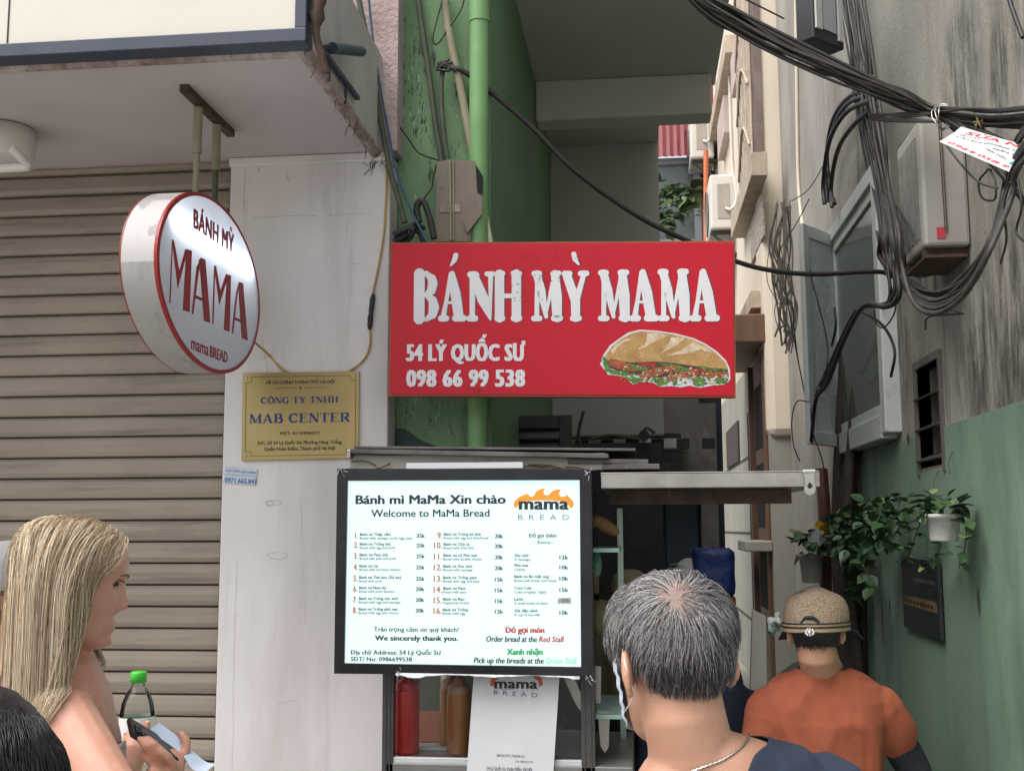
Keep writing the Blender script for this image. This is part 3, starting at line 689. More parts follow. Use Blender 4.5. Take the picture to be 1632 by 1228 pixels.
# ------------------------------------------------------------------ red shop sign
A_ = R(4.0)
rf = Frame(onY(619, 631, 3.72), (math.cos(A_), math.sin(A_), -.002))
def c5(x, y): return (600 + x / 2.766, 370 + y / 2.766)
def L5(x, y): return rf.loc(*c5(x, y))
sg = empty('shop_sign', rf.p(.6, 0, 0), 'large red sign with white letters and a filled baguette across the alley mouth', 'sign')
m_redsign = pm('red_vinyl', (.50, .008, .024), .40, (.45, .007, .021), 1.2, [((.16, .02, .02), 26, (.5, .5, 1), .735, .75, .8)], spec=.3)
m_edge = pm('sign_edge', (.36, .07, .025), .6, (.22, .05, .02), 8)
Q = [L5(52, 722), L5(1584, 728), L5(1580, 38), L5(62, 45)]
b = MB(); b.prism(rf, Q, -.035, .0); b.build('frame', m_edge, sg)
def inset(q, d):
    cx = sum(p[0] for p in q) / 4; cy = sum(p[1] for p in q) / 4
    return [(p[0] + (d if p[0] < cx else -d), p[1] + (d if p[1] < cy else -d)) for p in q]
b = MB(); b.prism(rf, inset(Q, .007), .0005, .003); b.build('panel', m_redsign, sg)
b = MB()
ZL = .0042
WEST = {
 'B': [[(.2, .06, .28), (.2, .94, .28)], [(.2, .055, .11), (.55, .05, .11)], [(.2, .945, .11), (.52, .95, .11)], [(.52, .93, .13), (.74, .84, .22), (.78, .74, .25), (.72, .6, .22), (.5, .53, .12)], [(.5, .53, .12), (.78, .42, .22), (.84, .28, .27), (.78, .14, .22), (.55, .06, .12)], [(.3, .53, .1), (.5, .53, .1)]],
 'A': [[(.46, .92, .12), (.3, .4, .1), (.2, .1, .14)], [(.5, .93, .14), (.62, .55, .26), (.74, .1, .25)], [(.3, .37, .07), (.6, .37, .07)], [(.12, .07, .16), (.3, .07, .16)], [(.62, .07, .17), (.9, .07, .17)]],
 'N': [[(.2, .07, .14), (.2, .9, .14)], [(.13, .92, .17), (.3, .9, .22)], [(.24, .9, .24), (.6, .42, .3), (.84, .05, .06)], [(.84, .06, .06), (.85, .9, .13)], [(.72, .93, .13), (.93, .93, .13)], [(.1, .07, .16), (.3, .07, .16)]],
 'H': [[(.2, .08, .24), (.2, .92, .24)], [(.8, .08, .24), (.8, .92, .24)], [(.2, .5, .12), (.8, .5, .12)], [(.12, .93, .15), (.3, .93, .15)], [(.12, .07, .15), (.3, .07, .15)], [(.7, .93, .15), (.9, .93, .15)], [(.7, .07, .15), (.9, .07, .15)]],
 'M': [[(.17, .08, .12), (.2, .9, .12)], [(.08, .07, .15), (.26, .07, .15)], [(.18, .92, .2), (.32, .6, .22), (.48, .1, .1)], [(.46, .1, .07), (.72, .82, .1)], [(.78, .92, .2), (.82, .5, .28), (.84, .08, .24)], [(.1, .93, .15), (.26, .93, .15)], [(.74, .07, .16), (.93, .07, .16)], [(.72, .93, .15), (.9, .93, .15)]],
 'Y': [[(.5, .08, .22), (.5, .46, .24)], [(.2, .9, .22), (.48, .44, .24)], [(.8, .9, .12), (.56, .46, .16)], [(.4, .07, .15), (.62, .07, .15)], [(.12, .93, .15), (.3, .93, .15)], [(.7, .93, .15), (.9, .93, .15)]],
}
def western(ch, x0, x1, yb0, yt, mi, z, dx=0., dy=0., grow=0.):
    a = L5(x0, yb0); c_ = L5(x1, yb0); t = L5(x0, yt); w_ = c_[0] - a[0]; h_ = t[1] - a[1]
    for st in WEST[ch]:
        stroke(b, rf, [(a[0] + x * w_ + dx, a[1] + y * h_ + dy, wd * h_ * .74 + grow) for (x, y, wd) in st], mi, z, rnd=True, dz=.00005)
def accent(cx, cy, lean, mi, z, dx=0., dy=0., grow=0.):
    p, q_ = L5(cx + lean * 12, cy - 24), L5(cx - lean * 10, cy + 22)
    mid = ((p[0] + q_[0]) / 2 + lean * .004, (p[1] + q_[1]) / 2)
    stroke(b, rf, [(p[0] + dx, p[1] + dy, .017 + grow), (mid[0] + dx, mid[1] + dy, .017 + grow), (q_[0] + dx, q_[1] + dy, .006 + grow)], mi, z, dz=.00005)
WORD = [('B', 168, 270, 170), ('A', 270, 396, 168), ('N', 398, 522, 170), ('H', 518, 642, 168), ('M', 684, 818, 168), ('Y', 816, 940, 168), ('M', 978, 1118, 164), ('A', 1113, 1243, 160), ('M', 1242, 1382, 160), ('A', 1378, 1512, 158)]
for (mi, z, dx, dy, gr) in ((1, .0034, .0036, -.0010, .0012), (0, ZL, 0, 0, 0)):
    for (ch, x0, x1, yt) in WORD: western(ch, x0, x1, 397, yt, mi, z, dx, dy, gr)
    accent(338, 126, 1, mi, z, dx, dy, gr); accent(882, 122, -1, mi, z, dx, dy, gr)
# the address and number, printed bold and narrow
rr = random.Random(44)
for (xa_, xb_, ya_, yb_, n_) in ((600, 960, 85, 180, 60), (560, 760, 180, 310, 26), (500, 660, 430, 480, 16), (405, 460, 685, 706, 14), (690, 830, 175, 225, 26), (1000, 1520, 70, 260, 12), (830, 1000, 420, 640, 6)):
    for _ in range(n_):
        x, y = rr.uniform(xa_, xb_), rr.uniform(ya_, yb_); l_ = rr.uniform(3, 9); p_, q_ = L5(x, y), L5(x + l_, y + rr.uniform(-6, 2)); stroke(b, rf, [(*p_, .0010), (*q_, rr.uniform(.0012, .0032))], 2, ZL + .0006, rnd=False)
for (s_, y, x1) in (('54 LÝ QUỐC SƯ', 567, 656), ('098 66 99 538', 680, 656)):
    text(b, rf, s_, L5(131, y), L5(x1, y - 1), .0552, 0, ZL, spacing=1.1, bold=.048)
b.build('lettering', [pm('sign_white', (.70, .69, .72), .5, (.64, .63, .66), 4, [((.10, .02, .02), 40, (1, 1, 1), .735, .76, .8)]), pm('sign_shadow', (.10, .045, .05), .5), pm('worn_fleck', (.12, .02, .025), .7)], sg)
# the printed filled baguette
out = [(985, 582), (1000, 540), (1030, 498), (1080, 462), (1110, 442), (1160, 430), (1240, 435), (1320, 447), (1400, 468), (1450, 492), (1500, 525), (1540, 565), (1557, 602), (1560, 645), (1550, 662), (1530, 672), (1480, 676), (1425, 686), (1380, 676), (1340, 684), (1300, 678), (1250, 682), (1220, 664), (1170, 660), (1130, 672), (1100, 640), (1060, 632), (1020, 628), (1000, 600)]
bread = [(1002, 572), (1012, 540), (1040, 502), (1085, 468), (1125, 446), (1165, 437), (1240, 442), (1320, 454), (1395, 474), (1445, 498), (1494, 531), (1534, 570), (1550, 604), (1500, 602), (1420, 592), (1320, 578), (1230, 570), (1120, 574), (1040, 560)]
m_bread = pm('baguette_print', (.50, .31, .11), .45, (.36, .19, .06), 14, [((.62, .45, .24), 26, (1, 1, 1), .56, .7, .7), ((.30, .10, .03), 20, (1, 1, 1.4), .6, .72, .6)])
m_pale = pm('crust_print', (.66, .56, .42), .45, (.50, .36, .2), 40)
m_meat = pm('meat_print', (.42, .10, .03), .45, (.22, .04, .015), 60, [((.62, .38, .22), 50, (1, 1, 1), .6, .68, .8)])
m_salad = pm('salad_print', (.035, .13, .02), .45, (.12, .26, .05), 60, [((.015, .07, .02), 70, (1, 1, 1), .58, .68, .8)])
m_dkprint = pm('shadow_print', (.06, .03, .015), .5)
b = MB(); b.poly(rf, [L5(*p) for p in out], .0036, 0)
b.poly(rf, [L5(*p) for p in bread], .0040, 1)
b.poly(rf, [L5(*p) for p in [(1008, 566), (1040, 560), (1120, 574), (1230, 570), (1320, 578), (1420, 592), (1548, 604), (1548, 628), (1440, 636), (1330, 640), (1200, 640), (1090, 620), (1030, 600)]], .0041, 5)
rr = random.Random(12)
def blob(pts, mi, z, jag=0.):
    o = []
    for i in range(len(pts)):
        a, c_ = V(pts[i]), V(pts[(i + 1) % len(pts)])
        for j in range(3):
            q_ = a.lerp(c_, j / 3); o.append((q_.x + rr.uniform(-jag, jag), q_.y + rr.uniform(-jag, jag)))
    b.poly(rf, [L5(*p) for p in o], z, mi)
for (pts, mi) in (([(1150, 580), (1180, 572), (1235, 580), (1225, 598), (1190, 590), (1160, 600)], 6), ([(1022, 562), (1090, 570), (1130, 590), (1170, 608), (1120, 612), (1060, 600), (1030, 590)], 3), ([(1100, 578), (1160, 590), (1210, 600), (1180, 612), (1130, 600)], 4),
                  ([(1240, 575), (1300, 580), (1370, 600), (1330, 612), (1280, 595)], 4), ([(1420, 590), (1480, 596), (1520, 606), (1470, 612), (1430, 606)], 4), ([(1370, 600), (1430, 602), (1480, 615), (1410, 622)], 6)):
    blob(pts, mi, .0042 + rr.random() * .0002, 2.5)
for (pts) in ([(1000, 545), (1018, 565), (1028, 600), (1060, 612), (1110, 622), (1135, 650), (1100, 632), (1050, 628), (1010, 612), (996, 580)], [(1075, 612), (1110, 620), (1140, 640), (1180, 645), (1170, 660), (1135, 668), (1112, 660)], [(1215, 650), (1250, 640), (1290, 650), (1280, 672), (1245, 678)], [(1300, 655), (1330, 648), (1345, 672), (1310, 676)], [(1385, 645), (1420, 636), (1452, 650), (1450, 672), (1420, 682), (1395, 668)], [(1455, 640), (1500, 640), (1550, 645), (1545, 665), (1490, 670), (1462, 660)], [(1320, 600), (1370, 600), (1400, 614), (1350, 622)]):
    blob(pts, 4, .00445 + rr.random() * .0001, 5)
for (pts, mi) in (([(1150, 630), (1200, 605), (1260, 592), (1310, 588), (1320, 600), (1270, 622), (1210, 640), (1165, 642)], 3), ([(1195, 615), (1250, 598), (1300, 592), (1312, 600), (1260, 612), (1215, 625)], 2), ([(1285, 640), (1330, 620), (1390, 606), (1420, 612), (1400, 628), (1340, 640), (1300, 650)], 3), ([(1420, 618), (1490, 612), (1550, 618), (1555, 636), (1500, 640), (1440, 636)], 3), ([(1325, 648), (1345, 650), (1345, 674), (1325, 674)], 0), ([(1470, 644), (1492, 642), (1494, 662), (1474, 664)], 0)):
    blob(pts, mi, .0046 + rr.random() * .0002, 3)
for pts in ([(1050, 498), (1090, 475), (1120, 470), (1080, 490), (1055, 515), (1042, 540), (1036, 525)], [(1195, 448), (1240, 446), (1290, 455), (1240, 475), (1180, 510), (1150, 520), (1190, 490)], [(1300, 462), (1360, 468), (1330, 490), (1270, 525), (1240, 540), (1280, 505)], [(1400, 484), (1450, 508), (1480, 530), (1430, 520), (1360, 535), (1280, 545), (1350, 515)]):
    blob(pts, 2, .0043, 3)
for i in range(190):                         # crumbs, seeds and shreds of the printed picture
    x = rr.uniform(1020, 1530); t_ = (x - 1020) / 510; top_ = 470 + 210 * (t_ - .42) ** 2 * (1.2 if t_ > .42 else 1.9)
    y = rr.uniform(top_ + 14, 560 + 34 * t_); a_ = rr.uniform(1.2, 3.6)
    blob([(x - a_, y), (x, y - a_ * .6), (x + a_ * 1.5, y), (x, y + a_ * .6)], rr.choice((2, 3, 7, 7, 8, 8)), .00445 + rr.random() * .0001, .6)
for i in range(330):
    x = rr.uniform(1075, 1545); t_ = (x - 1040) / 505; y = rr.uniform(588, 660) + 10 * t_; a_ = rr.uniform(2, 8); ph_ = rr.uniform(0, 3)
    blob([(x + a_ * math.cos(ph_ + q_) * rr.uniform(.5, 1.4), y + a_ * .6 * math.sin(ph_ + q_)) for q_ in (0, 1.2, 2.5, 3.7, 5)], rr.choice((3, 3, 4, 4, 5, 5, 6, 2, 7, 8, 0)), .00475 + rr.random() * .0002, 1.2)
b.build('baguette_picture', [m_paper, m_bread, m_pale, m_meat, m_salad, m_dkprint, pm('tomato_print', (.30, .015, .02), .45), pm('toast_print', (.30, .13, .035), .45), pm('gold_print', (.62, .40, .14), .45)], sg)

# ================================================================== FOOD STALL
YS = 3.40
st = empty('food_stall', (-.25, YS + .3, 0), 'steel framed bread stall with a glass cabinet and a flat patched roof', 'stall')
def zS(y, Y=YS): return onY(800, y, Y).z
xl = onY(617, 1150, YS).x; xm = onY(937, 1150, YS).x; xR = onY(1305, 765, YS).x
zr0, zr1 = onY(1100, 777, YS).z, onY(1100, 752, YS).z
# roof: stainless tray at the right, patched boards over the left half
x_r0 = onY(958, 760, YS).x
b = MB(); b.box(x_r0, xR, YS - .02, YS + .55, zr0, zr1 - .004); b.box(x_r0, xR - .001, YS - .022, YS + .56, zr1 - .003, zr1); roof = b.build('roof_tray', m_steel, st, bevel=.003)
b = MB(); b.box(x_r0 + .02, onY(1270, 780, YS).x, YS + .12, YS + .17, zr0 - .045, zr0 - .001); b.build('cross_bar', m_rust, st, bevel=.002)
b = MB(); xb0 = onY(557, 730, YS).x; xb1 = onY(965, 740, YS).x
b.box(xb0, xb1, YS + .0, YS + .03, zS(750), zS(723)); b.build('fascia_board', pm('old_white_board', (.42, .39, .34), .75, (.33, .30, .26), 5, [((.10, .075, .05), 8, (1, 1, 2), .58, .72, .8)], .2, 60, .002), st, bevel=.002)
b = MB(); f0 = Frame(onY(551, 722, YS - .03), (1, 0, -.030)); 
b.obox(f0, 0, .80, 0.0, .014, -.6, .0); b.obox(Frame(f0.p(.02, .016, -.02), (1, 0, -.020)), 0, .86, 0.0, .008, -.5, .0)
b.obox(Frame(onY(905, 738, YS - .01), (1, 0, -.02)), 0, .24, 0.0, .014, -.35, .0)
b.obox(Frame(onY(960, 748, YS - .015), (1, 0, -.0)), 0, .17, 0.0, .016, -.35, .0)
b.build('roof_sheet', pm('worn_black_board', (.055, .05, .046), .6, (.11, .10, .09), 7, [((.3, .27, .23), 18, (1, 1, 1), .64, .74, .6)], .2, 60, .002), st, bevel=.002)
b = MB(); b.box(onY(553, 720, YS - .03).x, onY(563, 720, YS).x, YS - .034, YS + .02, zS(728), zS(714)); b.build('tube_end', m_steel, st, bevel=.002)
b = MB(); rr = random.Random(2)
for (x0, y0, x1, y1) in ((560, 735, 600, 742), (575, 748, 622, 738), (842, 740, 905, 748), (830, 744, 880, 741), (880, 746, 930, 752), (900, 744, 955, 748)):
    p, q = onY(x0, y0, YS - .006), onY(x1, y1, YS - .006); b.tube(smooth_path([p, p.lerp(q, .4) + V((0, -.006, rr.uniform(-.008, .008))), p.lerp(q, .7) + V((0, -.004, rr.uniform(-.008, .008))), q], 5), .0018, 5)
b.build('loose_wires', m_rust, st)
# latch hanging from the tray edge
lt = MB(); lf = Frame(onY(1281, 788, YS - .026), (1, 0, 0))
def LL(x, y): return lf.loc(1120 + x / 3.41, 640 + y / 3.41)
pts = [LL(545, 385), LL(607, 385), LL(605, 430), LL(613, 470)] + [LL(582 + 31 * math.cos(a * PI / 8), 476 + 31 * math.sin(a * PI / 8)) for a in range(0, 9)] + [LL(551, 470), LL(556, 430)]
lt.prism(lf, pts, -.002, .001, 0); lt.prism(lf, [LL(574, 440), LL(590, 440), LL(590, 470), LL(574, 470)], .0012, .0016, 1)
lt.prism(lf, [LL(568, 452), LL(597, 452), LL(597, 462), LL(568, 462)], .0013, .0017, 1)
lt.tube([lf.p(*LL(541, 378), .002), lf.p(*LL(609, 376), .002)], .006, 10, 0)
lt.build('latch', [m_chrome, m_dark], st)
# posts and shelves
b = MB(); zt = zS(1062)
for x0, x1 in ((onY(609, 1150, YS).x, onY(627, 1150, YS).x), (onY(926, 1150, YS).x, onY(948, 1150, YS).x)):
    b = MB(); b.box(x0, x1, YS, YS + .03, .55, zr0 - .06); 
    b.box(x0 + .009, x0 + .013, YS - .003, YS - .0005, .55, zr0 - .06); b.box(x1 - .013, x1 - .009, YS - .003, YS - .0005, .55, zr0 - .06)
    b.build('post', m_dsteel, st, bevel=.003)
YB = 3.86
for px in (989,):
    p = onY(px, 900, YB); b = MB(); b.box(p.x - .010, p.x + .010, YB, YB + .02, .55, zr0 - .05); b.build('post', pm('pale_aluminium', (.42, .50, .45), .3, metal=.5), st, bevel=.002)
for y in (1207,):
    b = MB(); zz = zS(y, YS + .02); b.box(xl, xm + .01, YS + .004, YB + .1, zz - .02, zz); b.build('shelf', pm('white_tray', (.60, .61, .62), .4, (.5, .51, .52), 6, metal=.2), st, bevel=.002)
for (y, d) in ((872, 0), (1126, 0)):
    b = MB(); zz = onY(968, y, YS + .2).z; b.box(xm + .02, onY(985, 900, YB).x + .012, YS + .05, YB, zz - .012, zz); b.build('glass_shelf', pm('green_glass_edge', (.36, .52, .46), .25, (.28, .42, .37), 6), st, bevel=.001)
b = MB(); b.box(xl, xm, YB + .05, YB + .06, .9, zr0 - .07); b.build('back_panel', pm('cabinet_back', (.085, .085, .065), .5, (.045, .05, .04), 7, [((.2, .2, .17), 12, (1, 1, 1), .64, .72, .5)]), st)
b = MB(); b.box(xl - .004, xm + .13, YS + .0, YB + .12, .18, onY(700, 1216, YS).z - .0); b.build('counter', pm('counter_steel', (.26, .255, .24), .4, (.18, .175, .165), 3, [((.08, .07, .06), 9, (1, 1, 1), .58, .72, .7)], metal=.5), st, bevel=.004)
b = MB(); b.box(onY(630, 1150, YS).x, onY(924, 1150, YS).x, YS + .012, YS + .016, zS(1205), zS(1060)); b.build('front_pane', m_glass, st)
b = MB(); b.box(xm + .02, xm + .022, YS + .03, YB, 1.0, 1.78); b.build('side_pane', m_glass, st)
for (x, y) in ((xl + .05, YS + .08), (xl + .05, YB), (xm + .05, YS + .08), (xm + .05, YB)):
    b = MB(); b.lathe((x - .02, y, .09), [(0, 0), (.088, 0), (.09, .01), (.09, .03), (.088, .04), (0, .04)], 20, axis=(1, 0, 0)); b.build('wheel', m_black, st)

# things in and on the stall
def bottle(mats, pos, h, r, label, grp='sauce bottles in the glass cabinet'):
    t = empty('sauce_bottle', pos, label, 'bottle', grp)
    b = MB(); b.lathe(pos, [(0, 0), (r * .92, 0), (r, .008), (r, h * .66), (r * .97, h * .685), (r * .9, h * .70)], 24); b.build('body', mats[0], t)
    b = MB(); b.lathe(V(pos), [(r * .9, h * .69), (r * .92, h * .70), (r * .92, h * .755), (r * .8, h * .785), (r * .5, h * .80), (r * .42, h * .84)], 24); b.build('collar', mats[1], t)
    b = MB(); b.lathe(V(pos), [(r * .42, h * .80), (r * .40, h * .86), (r * .22, h * .875), (r * .17, h * .99), (r * .1, h), (0, h)], 16); b.build('nozzle', mats[1], t)
m_ketch = pm('red_squeeze_plastic', (.58, .016, .018), .32, (.50, .012, .015), 5, sss=.0)
m_brn = pm('brown_sauce', (.40, .16, .06), .35, (.34, .13, .045), 4); m_brnc = pm('pinkish_cap', (.40, .22, .17), .4)
zsh = zS(1207, YS + .02)
def base(px, Y): return V((onY(px, 1200, Y).x, Y, zsh))
bottle((m_ketch, m_ketch), base(648, YS + .065), .272, .0385, 'red squeeze bottle with pointed nozzle behind the left of the cabinet glass')
bottle((m_brn, m_brnc), base(731, YS + .065), .256, .036, 'brown sauce bottle in front beside the white notice')
bottle((pm('dark_brown_sauce', (.30, .13, .03), .35), m_brnc), base(719, YS + .15), .262, .036, 'darker brown sauce bottle half hidden behind the front one')
bottle((pm('clear_white_plastic', (.48, .49, .44), .3), pm('cream_cap', (.5, .46, .36), .4)), base(722, YS + .24), .30, .04, 'whitish squeeze bottle behind the brown sauce bottles')
b = MB(); p0 = onY(668, 1180, YS + .2); p1 = onY(706, 1140, YS + .2); b.box(p0.x - .05, p1.x + .02, YS + .17, YS + .3, p0.z, p1.z); tag(b.build('food_tub', pm('salmon_plastic', (.50, .19, .12), .5, (.42, .15, .09), 8), bevel=.006), 'salmon pink tub between the red and brown bottles', 'tub')
b = MB(); p0 = onY(668, 1206, YS + .13); b.box(p0.x - .02, p0.x + .12, YS + .10, YS + .32, zsh + .001, onY(668, 1182, YS + .17).z - .002); tag(b.build('food_tray', m_paper, bevel=.005), 'white tray under the salmon pink tub', 'tray')
# white notice with the shop logo, QR left out
nf = Frame(onY(745, 1228, YS - .012), (1, 0, -.006), (.012, .02, 1))
def c7(x, y): return (600 + x / 4.08, 1050 + y / 4.08)
def L7(x, y): return nf.loc(*c7(x, y))
nb = empty('paper_notice', nf.o, 'white paper notice with a black logo at its top taped to the cabinet glass', 'notice')
b = MB(); b.prism(nf, [L7(575, 900), L7(1140, 900), L7(1190, 105), L7(632, 100)], -.002, 0); b.build('sheet', m_paper, nb)
b = MB()
for (cx_, sg_) in ((772, 1), (1048, -1)):
    b.poly(nf, [L7(cx_ + sg_ * dx, dy) for dx, dy in ((-32, 172), (-34, 150), (-26, 125), (-8, 108), (20, 100), (30, 120), (4, 135), (-6, 150), (-8, 176))], .0006, 1)
text(b, nf, 'mama', L7(766, 186), L7(1048, 190), .0275, 0, .0008, bold=.05, spacing=1.04)
stroke(b, nf, [(*L7(765, 188), .0012), (*L7(900, 197), .0012)], 2, .0008, rnd=False)
for i in range(5): stroke(b, nf, [(*L7(912 + i * 33, 200), .0016), (*L7(917 + i * 33, 202), .0016)], 2, .0008)
text(b, nf, 'BREAD', L7(762, 226), L7(1046, 248), .0125, 2, .0008, spacing=1.9)
text(b, nf, 'BANH MY MAMA 01', L7(783, 632), L7(960, 640), .008, 2, .0008, bold=.02)
text(b, nf, 'TEL 0986699538', L7(900, 668), L7(1018, 672), .005, 2, .0008)
text(b, nf, '54 Lý Quốc Sư, Hoàn Kiếm, Hà Nội', L7(717, 718), L7(1012, 726), .0095, 2, .0008, bold=.02)
b.build('lettering', [m_inkdark, pm('logo_red', (.50, .10, .04), .5), pm('grey_print', (.10, .11, .13), .5)], nb)
# tools hanging inside the right of the cabinet
def blade(pts, Y, label):
    f_ = Frame(onY(*pts[0], Y), (1, 0, 0)); b = MB(); b.prism(f_, [f_.loc(*p) for p in pts], -.001, .001); tag(b.build('knife_blade', m_steel, bevel=.0006), label, 'knife', 'blades hanging in the cabinet')
blade([(898, 1078), (914, 1078), (930, 1112), (946, 1146), (938, 1150), (918, 1122)], YS + .1, 'slanting steel blade behind the white notice edge')
blade([(952, 1130), (972, 1134), (970, 1190), (964, 1199), (957, 1188)], YS + .1, 'broad steel blade hanging beside the masked man')
blade([(946, 1060), (958, 1062), (957, 1120), (948, 1120)], YS + .1, 'short narrow steel blade above the cabinet shelf')
b = MB(); p = onY(962, 836, YS + .22); b.lathe(p + V((-.05, 0, .03)), [(0, 0), (.025, .012), (.038, .05), (.042, .1), (.036, .16), (.02, .19), (0, .2)], 16, axis=(.75, .1, -.5)); b.v = [tuple(p + (V(v) - p) * .52 + V((-.012, 0, .012))) for v in b.v]
tag(b.build('bread_loaf', pm('crust', (.34, .19, .08), .6, (.22, .11, .04), 12)), 'brown bread loaf on the top shelf of the glass cabinet', 'bread')
b = MB(); p = onY(962, 920, YS + .25); b.lathe(p + V((-.03, 0, .0)), [(0, 0), (.03, .01), (.04, .06), (.03, .11), (0, .12)], 14); b.v = [tuple(p + (V(v) - p) * .7 + V((-.01, 0, 0))) for v in b.v]
tag(b.build('plastic_bag', pm('teal_plastic', (.05, .22, .17), .4, (.16, .26, .2), 18)), 'teal plastic bag on the middle shelf of the cabinet', 'bag')
b = MB(); p = onY(966, 1000, YS + .25); b.lathe(p + V((-.0, 0, -.03)), [(0, 0), (.04, .01), (.055, .05), (.05, .1), (.03, .14), (0, .15)], 14); b.v = [tuple(p + (V(v) - p) * .75 + V((-.012, 0, 0))) for v in b.v]
tag(b.build('bread_sack', pm('straw', (.20, .16, .08), .8, (.12, .10, .05), 20)), 'straw coloured sack low in the glass cabinet', 'sack')

# ------------------------------------------------------------------ backlit menu board
YM = YS - .05
def c6(x, y): return (520 + x / 3.148, 700 + y / 3.148)
mf = Frame(onY(535, 1071, YM), (1, 0, -.006))
def L6(x, y): return mf.loc(*c6(x, y))
mb_ = empty('menu_board', mf.p(.37, 0, 0), 'backlit white menu board in a black frame hung on the stall front', 'menu board')
m_bez = pm('black_glossy_frame', (.006, .0065, .009), .22, (.016, .017, .021), 6, [((.16, .15, .14), 30, (1, 1, 1), .735, .78, .7)])
out4 = [L6(44, 1171), L6(1336, 1182), L6(1331, 150), L6(60, 146)]; in4 = [L6(95, 1119), L6(1279, 1138), L6(1272, 204), L6(112, 208)]
b = MB()
for i in range(4):
    j = (i + 1) % 4
    b.add([mf.p(*out4[i], .012), mf.p(*out4[j], .012), mf.p(*in4[j], .012), mf.p(*in4[i], .012)], [(0, 1, 2, 3)])
    b.add([mf.p(*out4[i], -.045), mf.p(*out4[j], -.045), mf.p(*out4[j], .012), mf.p(*out4[i], .012)], [(0, 1, 2, 3)])
    b.add([mf.p(*in4[i], .012), mf.p(*in4[j], .012), mf.p(*in4[j], .002), mf.p(*in4[i], .002)], [(0, 1, 2, 3)])
b.add([mf.p(*p, -.045) for p in out4[::-1]], [(0, 1, 2, 3)])
b.build('frame', m_bez, mb_)
b = MB(); b.poly(mf, in4, .003); b.build('lit_panel', emit('menu_backlight', (.74, .955, .955), .42), mb_)
inks = [pm('menu_navy', (.018, .024, .036), .5), pm('menu_orange', (.50, .17, .055), .5), pm('menu_grey', (.10, .115, .13), .5), pm('menu_red', (.50, .035, .03), .5), pm('menu_green', (.02, .34, .09), .5), emit('menu_palegreen', (.36, .80, .55), .36), pm('logo_orange', (.80, .32, .03), .5), emit('menu_white', (.95, 1, 1), .5), pm('price_tape', (.34, .37, .33), .6)]
b = MB(); PX = 1 / 3.148 * YM / F * 1.005
def T(s_, x0, y0, x1, cap, mi=0, bold=.0, y1=None, **kw):
    text(b, mf, s_, L6(x0, y0), L6(x1, y0 if y1 is None else y1), cap * PX, mi, kw.pop('z', .0042), bold, **kw)
T('Bánh mì MaMa Xin chào', 148, 323, 902, 43, 0, .046, 321)
T('Welcome to MaMa Bread', 226, 388, 820, 36, 0, .022, 386)
rows1 = [('1', 'Bánh mì Thập cẩm', 325, 'Bread with sausage, pork, egg, pate', 432, 482, '35k'), ('2', 'Bánh mì Trứng thịt', 325, 'Bread with egg and pork', 348, 530, '25k'), ('3', 'Bánh mì Pate thịt', 312, 'Bread with pate and pork', 352, 584, '25k'), ('4', 'Bánh mì Gà', 262, 'Bread with stir-fried chicken', 374, 640, '25k'),
         ('5', 'Bánh mì Thịt heo (Xá xíu)', 378, 'Bread with pork', 281, 697, '25k'), ('6', 'Bánh mì Nem lụi', 302, 'Bread with pork skewers', 346, 749, '20k'), ('7', 'Bánh mì Trứng xúc xích', 362, 'Bread with egg and sausage', 374, 803, '20k'), ('8', 'Bánh mì Trứng phô mai', 358, 'Bread with egg and cheese', 363, 856, '20k')]
rows2 = [('9', 'Bánh mì Trứng bò khô', 777, 'Bread with egg and dried-beef', 815, 481, '20k'), ('10', 'Bánh mì Chả cá', 720, 'Bread with fried fish', 740, 531, '20k'), ('11', 'Bánh mì x2 Phô mai', 757, 'Bread with double cheese', 782, 587, '20k'), ('12', 'Bánh mì Xúc xích', 734, 'Bread with sausage', 735, 641, '20k'),
         ('13', 'Bánh mì Trứng pate', 756, 'Bread with egg and pate', 770, 698, '15k'), ('14', 'Bánh mì Pate', 700, 'Bread with pate', 704, 752, '15k'), ('15', 'Bánh mì Rau', 694, 'Vegetarian bread', 716, 806, '15k'), ('16', 'Bánh mì Trứng', 712, 'Bread with egg', 698, 859, '12k')]
for i, (n_, a_, ax, s_, sx_, y, pz) in enumerate(rows1):
    x = 170 - i * .9; nx = 141 - i
    T(n_ + '.', nx + (4 if n_ == '1' else 0), y + 13, nx + 22, 29, 1, .03)
    T(a_, x, y, ax, 13.5, 0, .032); T(s_, x, y + 18, sx_, 12.5, 2, .022); T(pz, 454 - i * .7, y + 10, 497 - i * .7, 19, 0, .035)
for i, (n_, a_, ax, s_, sx_, y, pz) in enumerate(rows2):
    x = 590 - i * .7; nx = (558 if len(n_) == 1 else 541) - i * .4
    T(n_ + '.', nx, y + 14, 584 - i * .4, 29, 1, .03)
    T(a_, x, y, ax, 13.5, 0, .032); T(s_, x, y + 18, sx_, 12.5, 2, .022); T(pz, 846, y + 13, 888, 19, 0, .035)
T('Đồ gọi thêm', 1018, 490, 1156, 18, 0, .028); T('--Extra--', 1042, 523, 1140, 18, 0, .008)
for (a_, ax, s_, sx_, y, pz) in (('Xúc xích', 1016, 'A Sausage', 1025, 587, '12k'), ('Phô mai', 1013, 'Cheese', 1000, 637, '10k'), ('Bánh mì Bơ mật ong', 1117, 'Bread with butter and honey', 1157, 693, '10k'), ('Coca Cola', 1030, 'Coke (original / light)', 1104, 750, '15k'), ('Lavie', 988, 'A small bottle of water', 1116, 806, ''), ('Sữa đậu nành', 1061, 'A cup of soy milk', 1074, 864, '10k')):
    T(a_, 944, y, ax, 13.5, 0, .032); T(s_, 944, y + 20, sx_, 12.5, 2, .022)
    if pz: T(pz, 1170, y + 13, 1215, 19, 0, .035)
